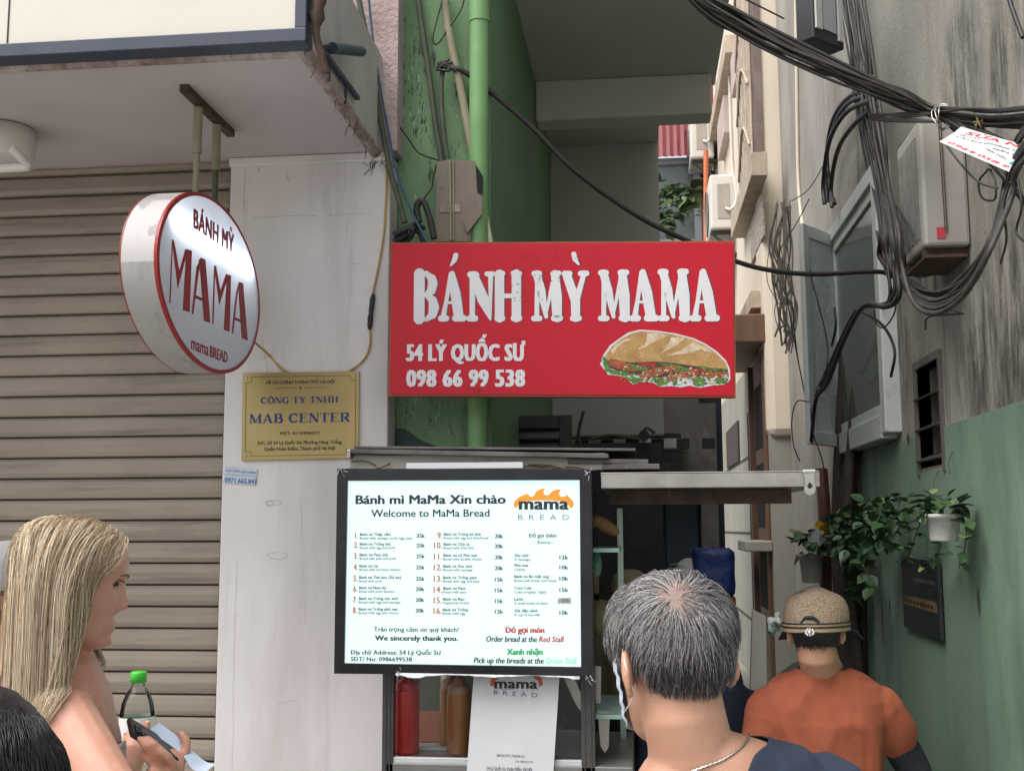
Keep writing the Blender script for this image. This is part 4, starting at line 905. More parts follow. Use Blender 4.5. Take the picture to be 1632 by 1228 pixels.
b.poly(mf, [L6(1160, 822), L6(1230, 822), L6(1228, 792), L6(1162, 795)], .0044, 8); T('20k', 1178, 814, 1222, 16, 2, .01, z=.0048)
for (s_, x0, y, x1, c_, bd) in (('Trân trọng cảm ơn quý khách!', 240, 961, 665, 21, .026), ('We sincerely thank you.', 245, 1006, 663, 24, .05), ('Địa chỉ/ Address: 54 Lý Quốc Sư', 125, 1076, 577, 21, .03), ('SĐT/ No: 0986699538', 124, 1109, 432, 20, .03)):
    T(s_, x0, y, x1, c_, 0, bd, y + 2)
T('Đỏ gọi món', 900, 968, 1096, 27, 3, .055); T('Order bread at the', 803, 1012, 1058, 27, 0, .03, 1014, shear=.2); T('Red Stall', 1067, 1014, 1194, 27, 3, .03, shear=.2)
T('Xanh nhận', 906, 1077, 1088, 27, 4, .055); T('Pick up the breads at the', 740, 1119, 1092, 27, 0, .03, 1122, shear=.2); T('Green Stall', 1100, 1122, 1258, 27, 5, .03, shear=.2)
# logo: a crusty loaf over the name
loaf = [(940, 330), (944, 310), (962, 292), (990, 277), (1012, 272), (1022, 284), (1032, 288), (1044, 278), (1052, 262), (1070, 250), (1092, 245), (1098, 252), (1090, 262), (1096, 276), (1108, 280), (1120, 274), (1132, 260), (1152, 250), (1172, 250), (1176, 258), (1168, 268), (1174, 282), (1186, 288), (1198, 284), (1206, 276), (1222, 290), (1238, 308), (1244, 326), (1238, 340), (1226, 346), (1216, 330), (1200, 318), (1170, 310), (1130, 306), (1060, 306), (1010, 310), (978, 318), (964, 330), (956, 344), (946, 342)]
b.poly(mf, [L6(1092 + (x - 1092) * 1.05, 300 + (y - 300) * 1.2) for x, y in loaf], .0041, 7); b.poly(mf, [L6(*p) for p in loaf], .0043, 6)
T('mama', 966, 350, 1217, 58, 0, .05, z=.0046, spacing=1.04)
stroke(b, mf, [(*L6(965, 366), .0007), (*L6(1090, 366), .0007)], 2, .0043, rnd=False)
for i in range(5): stroke(b, mf, [(*L6(1098 + i * 29, 367), .0014), (*L6(1101 + i * 29, 367), .0014)], 2, .0043)
T('BREAD', 963, 403, 1218, 26, 2, -.004, spacing=2.0)
for (x0, y0, x1, y1) in ((452, 352, 455, 346), (462, 395, 458, 425), (492, 398, 496, 410), (476, 350, 478, 345), (826, 1118, 828, 1128)): stroke(b, mf, [(*L6(x0, y0), .0005), (*L6(x1, y1), .0006)], 2, .0044)
b.build('lettering', inks, mb_)
# aluminium strip on top and torn plastic film along the bottom
b = MB(); b.prism(mf, [L6(402, 148), L6(988, 143), L6(985, 113), L6(404, 118)], -.02, .006); b.build('top_strip', pm('white_strip', (.58, .57, .60), .45), mb_, bevel=.001)
m_film = pm('torn_film', (.62, .62, .64), .35, (.45, .45, .47), 30)
b = MB(); rr = random.Random(6); top = []; bot = []
for i in range(31):
    x = 355 + i * 30.6; yb = 1178 + i * .3 + rr.uniform(-2, 2) + 5 * math.sin(i * .5); top.append((*L6(x, 1166 + i * .6), .0135)); bot.append((*L6(x, yb - 1 + (8 if i in (2, 3, 4, 29, 30) else 0)), .014 + rr.uniform(0, .008)))
for i in range(30): b.add([mf.p(*top[i]), mf.p(*top[i + 1]), mf.p(*bot[i + 1]), mf.p(*bot[i])], [(0, 3, 2, 1)])
for (cx_, cy_) in ((375, 1168), (1315, 170), (1320, 1190), (85, 165)):
    for k_ in range(7):
        a_ = L6(cx_ + rr.uniform(-18, 12), cy_ + rr.uniform(-14, 14)); c_ = (a_[0] + rr.uniform(-.012, .016), a_[1] + rr.uniform(-.016, .012)); b.tube([mf.p(*a_, .014), mf.p(*c_, .02)], rr.uniform(.0005, .0014), 4)
fo = b.build('plastic_film', m_film, mb_); fo.modifiers.new('solid', 'SOLIDIFY').thickness = .0006

# ================================================================== DEEP IN THE ALLEY, LEFT AND FAR END
# black louvre behind the stall
lv = empty('louvre_panel', onY(856, 740, 4.9), 'black louvred wooden panel behind the stall roof', 'shutter')
fv = Frame(onY(797, 760, 4.9), (1, 0, 0)); x0, y1 = fv.loc(797, 662); x1, _ = fv.loc(911, 662)
m_blk = pm('black_wood_and_void', (.02, .019, .021), .6, (.032, .03, .03), 9)
b = MB(); b.obox(fv, 0, .05, -.8, y1, -.03, 0); b.obox(fv, x1 - .055, x1, -.8, y1, -.03, 0); b.obox(fv, .051, x1 - .056, y1 - .06, y1 - .001, -.03, -.002); b.build('panel_frame', m_blk, lv, bevel=.004)
for i in range(9):
    zz = y1 - .10 - i * .062
    b = MB(); b.add([fv.p(.051, zz, -.004), fv.p(x1 - .056, zz, -.004), fv.p(x1 - .056, zz + .058, -.03), fv.p(.051, zz + .058, -.03), fv.p(.051, zz - .008, -.006), fv.p(x1 - .056, zz - .008, -.006)], [(0, 1, 2, 3), (4, 5, 1, 0)]); b.build('slat', m_blk, lv)
b = MB(); b.box(GX + .002, .14, 6.6, 6.62, 0, onY(985, 700, 6.6).z - .02); tag(b.build('void_panel', m_blk), 'black panel standing in for the shaded void left of the alley behind the stall', 'backdrop')  # black sheet added in place of the deep shade under the bulkhead
junk = [((930, 655), (922, 690), (926, 712)), ((795, 690), (800, 712), (794, 730)), ((940, 700), (975, 694), (1020, 700)), ((820, 640), (828, 660), (838, 640)), ((1024, 694), (1030, 682), (1044, 690))]
b = MB()
for i, p in enumerate(junk): b.tube(smooth_path([onY(x, y, 5.2 + .1 * i) for x, y in p], 5), .008, 6)
tag(b.build('old_wiring', m_black2), 'tangle of old wires under the concrete bulkhead', 'wire')
# concrete lintel and dark doorway facing us further in
fb = empty('alley_house', (-.1, 9.2, 0), 'dark concrete house with a navy doorway at the inner left of the alley', 'house')
YD = 9.2; dx0, dx1, dzt = onY(995, 780, YD).x, onY(1118, 780, YD).x, onY(1060, 776, YD).z
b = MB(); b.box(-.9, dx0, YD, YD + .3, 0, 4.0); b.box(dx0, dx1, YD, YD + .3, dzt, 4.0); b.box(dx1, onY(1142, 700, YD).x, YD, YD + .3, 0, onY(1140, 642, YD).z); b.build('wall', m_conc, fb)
b = MB(); b.box(-.9, dx1 + .2, YD + .32, YD + .4, 0, 4.0); b.build('doorway', m_navydoor, fb)
b = MB(); xx = onY(1062, 800, YD).x; b.box(xx, dx1 - .02, YD + .25, YD + .29, .1, dzt - .03); b.build('door', pm('blue_black_door', (.008, .02, .028), .45, (.014, .03, .04), 4), fb, bevel=.005)
b = MB(); b.box(onY(1030, 715, YD - .1).x, onY(1088, 715, YD - .1).x, YD - .16, YD - .002, onY(1060, 716, YD - .1).z, onY(1060, 692, YD - .1).z); b.build('ledge', pm('grey_ledge', (.18, .175, .16), .85, (.12, .115, .11), 6), fb, bevel=.008)
b = MB()
for i in range(7): b.box(-.55 + i * .16, -.47 + i * .16, 7.2, 7.26, onY(960, 716, 7.2).z, onY(960, 700, 7.2).z)
b.box(-.6, .28, 7.18, 7.28, onY(960, 698, 7.2).z, onY(960, 692, 7.2).z); b.box(-.6, .28, 7.18, 7.28, onY(960, 735, 7.2).z, onY(960, 722, 7.2).z)
tag(b.build('iron_rack', m_black), 'black iron rack across the alley under the bulkhead', 'rack')
b = MB(); p = onY(1026, 694, 6.5); b.tube([p, p + V((0, -.25, -.02))], .03, 14); tag(b.build('pipe_end', m_black), 'black pipe end under the grey bulkhead', 'pipe')
# far end of the alley
fe = empty('far_house', (0, 13.5, 0), 'far house closing the alley with a pinkish red sheet and a window', 'house')
YF = 13.5
b = MB(); b.box(-2.5, 2.5, YF + .06, YF + .5, 0, 6.0); b.build('wall', pm('far_wall', (.42, .43, .42), .85, (.3, .31, .30), 3), fe)
b = MB(); q0, q1 = onY(1045, 258, YF), onY(1112, 196, YF); n_ = 26
for i in range(n_):
    xa = q0.x - .35 + (q1.x - q0.x + .6) * i / n_; xb = q0.x - .35 + (q1.x - q0.x + .6) * (i + 1) / n_; dy = .03 * (i % 2); dyb = .03 * ((i + 1) % 2)
    b.add([(xa, YF - .2 + dy, q0.z), (xb, YF - .2 + dyb, q0.z), (xb, YF - .1 + dyb, q1.z + .5), (xa, YF - .1 + dy, q1.z + .5)], [(0, 1, 2, 3)])
b.build('corrugated_sheet', m_red_sheet, fe)
b = MB(); wx0, wx1 = onY(1046, 300, YF).x, onY(1106, 300, YF).x; wz0, wz1 = onY(1080, 382, YF).z, onY(1080, 262, YF).z
b.box(wx0, wx1, YF + .02, YF + .05, wz0, wz1); b.build('window_pane', pm('far_pane', (.17, .20, .21), .2, (.10, .12, .12), 2.2), fe)
b = MB(); b.box(wx1, wx1 + .08, YF - .02, YF + .055, wz0 - .05, wz1 + .05); b.box(wx0 - .3, wx1, YF - .02, YF + .055, wz0 - .08, wz0); b.box(wx0 - .3, wx1 + .1, YF - .04, YF + .055, wz1, wz1 + .07); b.build('window_frame', pm('blue_grey_frame', (.34, .38, .44), .5), fe)
pipe('downpipe', [onY(1125, y, 12.6) for y in (240, 300, 400, 520)], .028, m_orange, 'orange downpipe beside the far air conditioner')

# leaves
m_leafs = [pm('dark_leaf', (.035, .085, .03), .45, (.022, .055, .022), 12), pm('mid_leaf', (.05, .10, .034), .42, (.04, .085, .03), 12), pm('pale_leaf', (.16, .22, .085), .45, (.11, .18, .06), 12), pm('stem', (.07, .06, .03), .7)]
def leaf(b, p, d, size, rr, mi):
    d = d.normalized(); up = V((rr.uniform(-.5, .5), rr.uniform(-.5, .5), 1)); s_ = d.cross(up)
    if s_.length < .1: s_ = d.orthogonal()
    s_.normalize(); n = s_.cross(d)
    L = size; W = size * .42
    vs = [p, p + d * L * .12 + s_ * W * .6 + n * L * .04, p + d * L * .45 + s_ * W + n * L * .06, p + d * L * .8 + s_ * W * .45, p + d * L - n * L * .1, p + d * L * .8 - s_ * W * .45, p + d * L * .45 - s_ * W + n * L * .06, p + d * L * .12 - s_ * W * .6 + n * L * .04, p + d * L * .45 - n * L * .03]
    b.add(vs, [(0, 1, 2, 8), (8, 2, 3, 4), (8, 4, 5, 6), (0, 8, 6, 7)], mi, True)
def bush(b, c, rad, n, size, seed, pal=(0, 0, 1, 1, 2), droop=.3):
    rr = random.Random(seed); c = V(c)
    for i in range(n):
        a = V((rr.gauss(0, 1), rr.gauss(0, 1), rr.gauss(0, 1))).normalized() * rr.uniform(.35, 1.0)
        p = c + V((a.x * rad[0], a.y * rad[1], a.z * rad[2]))
        d = V((a.x, a.y, a.z * .5 - droop)) + V((rr.uniform(-.7, .7), rr.uniform(-.7, .7), rr.uniform(-.7, .7)))
        leaf(b, p, d, size * rr.uniform(.6, 1.25), rr, rr.choice(pal))
def vine(b, pts, n, size, seed, pal=(0, 1, 1, 2)):
    rr = random.Random(seed); path = smooth_path(pts, 8); b.tube(path, .0022, 5, 3)
    for i in range(n):
        p = path[rr.randrange(len(path))]; leaf(b, p, V((rr.uniform(-1, 1), rr.uniform(-1, .5), rr.uniform(-1, .5))), size * rr.uniform(.6, 1.2), rr, rr.choice(pal))
b = MB(); bush(b, onY(1066, 330, 13.1), (.34, .12, .40), 120, .13, 21, (0, 1, 1, 2, 2)); bush(b, onY(1098, 310, 13.0), (.12, .1, .14), 30, .14, 22, (1, 2, 2))
tag(b.build('window_plant', m_leafs), 'leafy green plant in front of the far window', 'plant')

# ================================================================== RIGHT SIDE: STAINED WALL
RX = 1.15
rb = empty('alley_wall_house', (RX, 5, 0), 'old house with a stained grey wall above a green painted base on the right', 'house')
zg = 2.043
WY0, WY1, WZ0, WZ1 = 5.12, 6.38, 2.13, 3.26
# wall built round the window and the vent openings
VY0, VY1, VZ0, VZ1 = 4.40, 4.76, onX(1488, 742, RX).z, onX(1488, 575, RX).z
b = MB()
def wallbox(y0, y1, z0, z1, x=RX, mi=0): b.box(x, x + .3, y0, y1, z0, z1, mi)
wallbox(1.6, VY0, 0, 6.0); wallbox(VY0, VY1, 0, VZ0); wallbox(VY0, VY1, VZ1, 6.0); wallbox(VY1, WY0, 0, 6.0)
wallbox(WY0, WY1, 0, WZ0); wallbox(WY0, WY1, WZ1, 6.0); wallbox(WY1, 8.64, 0, 6.0)
b.box(RX + .2, RX + .32, VY0 - .1, WY1 + .1, 1.5, 4.2, 1)
M = Mat('stained_render_wall'); col = M.mix(M.ramp(M.noise(1.3), .35, .65), (.36, .338, .30), (.26, .243, .212))
for (sc, ss, st_, l_, h_, k_) in (((.17, .15, .12), 1.7, (1, 1.5, .2), .5, .74, .85), ((.42, .40, .36), 3.2, (1, 1, .3), .6, .78, .6), ((.05, .045, .04), 2.3, (1, 2.2, .16), .6, .7, .7), ((.06, .055, .045), 13, (1, 1, .6), .64, .74, .8)):
    col = M.mix(M.mul(M.ramp(M.noise(ss, st_, 7, .68, .3), l_, h_), k_), col, sc)
for (px, py, qx, qy, k_) in ((1535, 130, 1500, 60, .85), (1590, 140, 1570, 80, .8), (1585, 540, 1535, 420, .8), (1620, 500, 1590, 380, .75), (1545, 600, 1515, 520, .7), (1462, 330, 1440, 200, .8), (1610, 20, 1570, -60, .6), (1440, 560, 1425, 470, .7)):
    c_ = onX(px, py, RX); e_ = onX(qx, qy, RX)
    col = blot(M, col, (c_.y - 5, c_.z), (abs(e_.y - c_.y) * 1.1, abs(e_.z - c_.z) * 1.35), (.022, .022, .018), 9, .40, .60, k_, (1, 1.6, .35))
M.l(col, M.b.inputs['Base Color']); M.b.inputs['Roughness'].default_value = .95; M.bump(M.noise(46, (1, 1, 1), 5), .5, .006); m_rwall2 = M.m
rw = b.build('wall', [m_rwall2, m_dark], rb)
b = MB(); b.box(RX - .006, RX - .0005, 1.6, VY0 - .02, 0, zg); b.box(RX - .006, RX - .0005, VY0 - .02, VY1 + .02, 0, min(VZ0, zg) - .02); b.box(RX - .006, RX - .0005, VY1 + .02, 6.12, 0, zg)
b.build('painted_dado', m_rgreen, rb)
rr = random.Random(31); b = MB(); df = Frame((RX - .0062, 0, 0), (0, -1, 0))
for (px, py, h_, w_) in ((1407, 990, .12, .02), (1418, 965, .05, .012), (1560, 960, .05, .02), (1448, 700, .03, .03)):
    c_ = df.loc(px, py); pts = [(c_[0] + w_ * math.cos(i * PI / 7) * rr.uniform(.5, 1.3), c_[1] + h_ * math.sin(i * PI / 7) * rr.uniform(.6, 1.2)) for i in range(14)]
    b.poly(df, pts, .0008)
b.build('peeled_patch', pm('bare_plaster', (.05, .045, .04), .95, (.10, .09, .08), 30), rb)
# louvred vent
vt = MB(); vt.box(RX - .012, RX + .05, VY0 - .03, VY0, VZ0 - .03, VZ1 + .03); vt.box(RX - .012, RX + .05, VY1, VY1 + .03, VZ0 - .03, VZ1 + .03); vt.box(RX - .012, RX + .05, VY0, VY1, VZ1, VZ1 + .03)
ve = vt.build('vent', pm('vent_frame', (.16, .15, .13), .8, (.1, .095, .08), 9), rb)
for i in range(3):
    z0 = VZ0 + .02 + i * .125; q = MB(); q.add([(RX - .02, VY0 + .002, z0), (RX - .02, VY1 - .002, z0), (RX + .1, VY1 - .002, z0 + .05), (RX + .1, VY0 + .002, z0 + .05)], [(0, 1, 2, 3)]); o = q.build('slat', m_conc, ve); o.modifiers.new('solid', 'SOLIDIFY').thickness = .008
# casement window with one leaf swung out
wn = MB()
for (y0, y1, z0, z1) in ((WY0 - .05, WY0 + .04, WZ0 - .05, WZ1 + .05), (WY1 - .03, WY1 + .05, WZ0 - .05, WZ1 + .05), (WY0 + .04, WY1 - .03, WZ0 - .07, WZ0 + .04), (WY0 + .04, WY1 - .03, WZ1 - .03, WZ1 + .05)):
    wn.box(RX - .07, RX + .06, y0, y1, z0, z1)
wno = wn.build('window', m_alu, rb, bevel=.006)
def leafframe(p, dirv, L, z0, z1, glassmat, name):
    f_ = Frame(V((p[0], p[1], z0)), dirv); h_ = z1 - z0; q = MB()
    q.obox(f_, 0, .06, 0, h_, -.03, .0); q.obox(f_, L - .06, L, 0, h_, -.03, .0); q.obox(f_, .06, L - .06, 0, .07, -.03, .0); q.obox(f_, .06, L - .06, h_ - .07, h_, -.03, .0)
    o = q.build(name, m_alu, wno, bevel=.004)
    q = MB(); q.obox(f_, .06, L - .06, .07, h_ - .07, -.018, -.012); q.build('pane', glassmat, wno)
M = Mat('frosted_pane'); M.b.inputs['Base Color'].default_value = (.60, .66, .65, 1); M.b.inputs['Roughness'].default_value = .16; M.bump(M.noise(16, (1, 1, 1), 3, .5, 1.5), .35, .02); m_frost = M.m
leafframe((RX - .25, 6.0), V((.60, .80, 0)), .46, WZ0 - .03, WZ1 + .02, m_frost, 'open_leaf')
leafframe((RX - .055, 6.30), V((0, -1, 0)), 1.13, WZ0 + .02, WZ1 - .02, pm('dark_pane', (.11, .12, .11), .12, (.16, .17, .15), 3), 'closed_leaf')
# upper window box, cut by the top edge
zu = 3.93; u0, u1 = onZ(1297, 60, zu), onZ(1346, 80, zu); uf = Frame(u0, u1 - u0); uw = (u1 - u0).length
ub = MB(); ub.obox(uf, 0, uw, 0, 1.2, -.10, 0); uo = ub.build('upper_window', pm('dark_window_box', (.03, .035, .04), .5), rb, bevel=.008)
q = MB(); q.obox(uf, uw * .30, uw * .72, .06, 1.2, .001, .006); q.build('pane', pm('pale_pane', (.40, .44, .46), .3), uo)
q = MB(); q.obox(uf, uw * .05, uw * .24, .05, 1.2, .001, .012); q.obox(uf, uw * .78, uw * .92, .03, 1.2, .001, .012); q.build('mullion', m_alu, uo)

# weathered unit high on the wall
ac = empty('wall_unit', (1.07, 4.0, 2.62), 'tall weathered beige casing with a red tag high on the stained wall', 'air conditioner')
q0, q1 = 3.92, 4.26; z0, z1 = 2.625, 3.08
b = MB(); b.box(.995, RX - .002, q0, q1, z0, z1); b.build('casing', m_rbox, ac, bevel=.012)
b = MB()
for i in range(9): b.box(.989, .994, q0 + .05 + i * .03, q0 + .062 + i * .03, z0 + .04, z1 - .05)
b.build('grille', m_ac_g, ac)
b = MB(); p = Frame(onY(1500, 372, q0 - .003), (1, 0, 0)); b.obox(p, -.014, .014, -.016, .022, -.001, .001); b.build('red_tag', pm('red_tag_paper', (.5, .04, .06), .5), ac)
b = MB(); b.tube([V((1.06, q0 - .004, z1 + .01)), V((1.063, q0 - .005, z0 + .05))], .0018, 5); b.tube([V((1.068, q0 - .004, z1 + .01)), V((1.07, q0 - .005, z0 + .04))], .0018, 5); b.build('string', m_rust, ac)
b = MB(); b.bar((1.0, q0 + .05, z0 - .012), (RX, q0 + .05, z0 - .012), .03, .024); b.bar((1.0, q1 - .05, z0 - .012), (RX, q1 - .05, z0 - .012), .03, .024); b.box(1.0, RX - .01, q0 + .02, q1 - .02, z0 - .035, z0 - .025); b.build('bracket', m_rust, ac)
b = MB(); p = onX(1470, 428, 1.10); b.lathe(p + V((0, 0, -.03)), [(0, 0), (.03, 0), (.032, .05), (.02, .06), (.014, .075), (0, .08)], 12); tag(b.build('insulator', m_black), 'small black insulator under the weathered wall unit', 'insulator')

# plants and pots on the green wall
def pot(c, r, h, mat, name='flower_pot', label='', grp=None, seed=1, leaves=60, rad=(.1, .1, .08), size=.06):
    t = empty(name, c, label, 'plant pot', grp)
    b = MB(); b.lathe(c, [(0, 0), (r * .80, 0), (r * .84, .006), (r * .98, h * .84), (r * 1.06, h * .845), (r * 1.07, h), (r * .95, h), (r * .93, h * .8), (0, h * .8)], 28); b.build('pot', mat, t)
    b = MB(); bush(b, V(c) + V((0, 0, h + rad[2] * .6)), rad, leaves, size, seed); b.build('foliage', m_leafs, t); return t
m_potw = pm('dirty_white_pot', (.55, .54, .52), .6, (.46, .45, .42), 10, [((.16, .14, .11), 14, (1, 1, .4), .56, .7, .7)])
pc = V((1.035, onX(1505, 862, 1.035).y, onX(1505, 862, 1.035).z))
t = pot(pc, .056, .092, m_potw, label='small dirty white pot with trailing plant hung on the green wall', seed=3, leaves=46, rad=(.075, .09, .05), size=.058)
b = MB()
for i, (pp, n_) in enumerate((([(1480, 810), (1450, 800), (1420, 790), (1400, 800)], 12), ([(1475, 815), (1455, 830), (1430, 845), (1420, 868)], 14), ([(1472, 815), (1460, 850), (1450, 880), (1440, 900)], 14), ([(1538, 830), (1540, 850), (1536, 880), (1528, 905)], 6), ([(1500, 865), (1495, 880), (1480, 895), (1470, 905)], 10), ([(1470, 800), (1440, 815), (1415, 835)], 12))):
    vine(b, [onX(x, y, 1.08 - .015 * (i % 3)) for x, y in pp], n_ + 5, .050, 40 + i, (0, 0, 1, 1, 2))
b.build('trailing_vine', m_leafs, t)
b = MB(); b.tube(smooth_path([onX(1496, 750, RX - .01), onX(1488, 770, 1.05), onX(1490, 800, 1.04)], 5), .0016, 5); b.tube(smooth_path([onX(1518, 720, RX - .008), onX(1512, 735, 1.12), onX(1514, 755, 1.10)], 5), .0018, 5); b.build('hook_wire', m_rust, t)
pc2 = V((1.02, onX(1345, 884, 1.02).y, onX(1345, 884, 1.02).z))
t = pot(pc2, .085, .10, pm('grey_pot', (.13, .125, .11), .8, (.09, .085, .075), 9), label='grey pot with a big dark trailing plant at the far end of the green wall', seed=8, leaves=70, rad=(.09, .14, .08), size=.062)
b = MB(); bush(b, onX(1395, 830, 1.0), (.075, .20, .12), 110, .062, 51, (0, 0, 0, 0, 1)); bush(b, onX(1355, 870, 1.02), (.08, .15, .10), 70, .062, 52, (0, 0, 0, 1))
for i, pp in enumerate(([(1370, 880), (1380, 910), (1390, 935)], [(1350, 890), (1356, 925), (1362, 950)])): vine(b, [onX(x, y, 1.04) for x, y in pp], 20, .07, 60 + i, (0, 0, 1))
b.build('trailing_vine', m_leafs, t)
pc3 = V((.96, onX(1294, 928, .96).y, onX(1294, 928, .96).z)); sc_ = pc3.y / 3.9
t = pot(pc3, .065, .16, pm('pale_pot', (.36, .36, .30), .6, (.3, .3, .25), 9), label='pale pot with a yellow flower beside the red brown pipe', seed=14, leaves=36, rad=(.08, .08, .09), size=.09)
b = MB(); fc = onY(1307, 842, pc3.y - .03)
for i in range(9):
    a = i * 2 * PI / 9; leaf(b, fc, V((math.cos(a), -.35, math.sin(a))), .05, random.Random(i), 0)
b.build('flower', pm('yellow_petal', (.70, .45, .02), .5), t)
b = MB(); leaf(b, onY(1296, 872, pc3.y - .05), V((.25, -.2, 1)), .12, random.Random(2), 0); b.build('white_bloom', m_paper, t)
pipe('downpipe', [onX(x, y, 1.06) for x, y in ((1309, 748), (1314, 820), (1316, 930), (1318, 1060))], .036, m_redpipe, 'red brown downpipe at the corner of the green wall')
# dark clutter of old pipes and cloth behind the plants
b = MB(); rr = random.Random(77)
for i in range(16):
    y_ = rr.uniform(5.95, 6.35); x_ = rr.uniform(1.07, 1.135); b.tube(smooth_path([V((x_, y_, .0)), V((x_ + rr.uniform(-.02, .02), y_, .8)), V((x_ + rr.uniform(-.03, .02), y_ + rr.uniform(-.05, .05), 1.6)), V((RX - .02, y_, 2.1 + rr.uniform(0, .6)))], 5), rr.uniform(.012, .03), 7)
tag(b.build('old_pipes', pm('sooty_pipe', (.03, .026, .022), .8, (.055, .04, .03), 9)), 'sooty bundle of old pipes between the green wall and the downpipe', 'pipes')
# notice board
nbf = Frame(onX(1443, 998, RX - .02) , (0, -1, 0)); xa, ya = nbf.loc(1498, 890); 
nbt = empty('notice_board', nbf.p(.2, 0, 0), 'black notice board with a worn gold band hung on the green wall', 'notice board')
w_ = abs(nbf.loc(1498, 940)[0]); h_ = nbf.loc(1443, 888)[1]
b = MB(); b.obox(nbf, 0, w_, 0, h_, -.008, .006); b.build('board', pm('black_board', (.014, .016, .022), .5, (.022, .024, .03), 8), nbt, bevel=.002)
b = MB(); b.obox(nbf, .02, w_ - .03, h_ * .33, h_ * .47, .0065, .008, 0); b.obox(nbf, .03, w_ - .04, h_ * .68, h_ * .74, .0065, .0075, 1)
for i in range(9): b.obox(nbf, .04 + i * (w_ - .1) / 9, .04 + (i + .6) * (w_ - .1) / 9, h_ * .37, h_ * .42, .0082, .0086, 2)
b.build('faded_bands', [pm('worn_gold', (.20, .13, .05), .6, (.12, .08, .04), 22), pm('worn_grey', (.06, .06, .06), .6), m_inkdark], nbt)

# ================================================================== BEIGE HOUSE FURTHER IN
BX = 1.0; BY0, BY1 = 8.66, 15.5
bh = empty('beige_house', (BX, 10, 0), 'tall beige house with trims, barred window and brown doors along the alley', 'house')
def onBy(px): return onX(px, 700, BX).y
zb_ = 3.1
b = MB(); b.box(BX, BX + .6, BY0 + .12, BY1, zb_, 8.8, 0); b.box(BX, BX + .6, BY0 + .05, BY1, 0, zb_, 1)
b.build('wall', [m_beige, m_stone], bh)
b = MB(); b.box(BX - .015, BX + .3, BY0, BY0 + .5, 2.35, 8.8); b.build('corner_pilaster', m_beige, bh, bevel=.06)
# wall continues stone grey under the pilaster
def strip(name, y0, y1, z0, z1, d, mat, bv=.004, x=BX):
    q = MB(); q.box(x - d, x - .0005, y0, y1, z0, z1); return q.build(name, mat, bh, bevel=bv)
def bp(px, py): return onX(px, py, BX)
# barred window, sill, carved panel, string course
w0, w1 = bp(1213, 240), bp(1188, 240); wt = 6.4; wz = bp(1214, 262).z
q = MB(); q.box(BX - .03, BX + .02, w0.y, w1.y, wz, wt); wob = q.build('window', pm('brown_window', (.20, .15, .125), .6, (.13, .1, .085), 5), bh)
q = MB()
for i in range(9): yy_ = w0.y + (w1.y - w0.y) * (i + .5) / 9; q.tube([(BX - .06, yy_, wz), (BX - .06, yy_, wt)], .012, 6)
for i in range(4): q.tube(smooth_path([(BX - .075, w0.y + .1, wz + .2 + i * .5), (BX - .08, (w0.y + w1.y) / 2, wz + .5 + i * .5), (BX - .075, w1.y - .1, wz + .2 + i * .5)], 6), .012, 6)
q.build('window_bars', m_beige_t, wob)
s0, s1 = bp(1222, 268), bp(1186, 350); strip('sill', s0.y - .05, s1.y, wz - .20, wz - .02, .12, m_beige_t)
q0_, q1_ = bp(1218, 305), bp(1200, 395); strip('carved_panel', q0_.y, q1_.y, bp(1212, 395).z, wz - .27, .02, pm('carved_relief', (.30, .25, .21), .9, (.55, .48, .4), 34, bump=1, bs=34, bdist=.03))
zc1 = bp(1150, 180).z; strip('string_course', 10.4, BY1, zc1 - .10, zc1 + .08, .10, m_beige_t)
for (xa_, xb_, ya_, yb_) in ((1176, 1188, 70, 138), (1150, 1162, 187, 250)):
    strip('pilaster', bp(xb_, 100).y, bp(xa_, 100).y, bp((xa_ + xb_) / 2, yb_).z, bp((xa_ + xb_) / 2, ya_).z, .07, pm('pinkish_trim', (.50, .42, .38), .8, (.44, .36, .32), 4))
strip('string_course', BY0 + .2, 11.2, bp(1215, 475).z - .08, bp(1215, 475).z + .06, .09, m_beige_t)
# doors below
d0, d1 = bp(1262, 800).y, bp(1228, 800).y
def door(y0, y1, z0, z1, name='door'):
    q = MB(); q.box(BX - .03, BX - .001, y0, y1, z0, z1); o = q.build(name, m_wood, bh, bevel=.006)
    q = MB(); n1 = 4
    for r_ in range(3):
        for i in range(n1):
            a_ = y0 + .08 + (y1 - y0 - .16) * i / n1; q.box(BX - .034, BX - .031, a_ + .015, a_ + (y1 - y0 - .16) / n1 - .015, z0 + .9 + r_ * .62, z0 + .9 + r_ * .62 + .5)
    q.build('lattice_opening', m_dark, o)
dA0, dA1 = BY0 + .04, 9.75
door(dA0 + .1, dA1 - .25, .15, 3.05)
strip('dark_doorway', dA1 - .18, dA1 + .55, .1, bp(1205, 645).z, .012, m_dark)
strip('door_hood', dA0, dA1 + .7, 3.08, 3.3, .32, m_wood, .01)
strip('shutter_leaf', dA1 - .24, dA1 - .18, .1, 3.0, .07, m_wood)
strip('ground_window', bp(1176, 700).y - .2, bp(1160, 700).y, bp(1168, 742).z, bp(1168, 680).z, .02, pm('dark_lattice', (.07, .05, .045), .7, (.03, .025, .02), 30))
for z_ in (.25, .85, 1.62, 2.3): strip('stone_joint', 10.3, BY1, z_ - .012, z_ + .012, .003, pm('mortar_joint', (.05, .045, .04), .9), 0)
strip('stone_step', BY0, 12.0, 0, .35, .22, m_stone, .01)
strip('ledge', BY0 + .05, 9.4, bp(1240, 880).z, bp(1240, 862).z, .2, m_stone, .01)
strip('awning_arm', 10.2, 10.35, bp(1195, 545).z - .05, bp(1195, 530).z, .3, m_conc, .01)
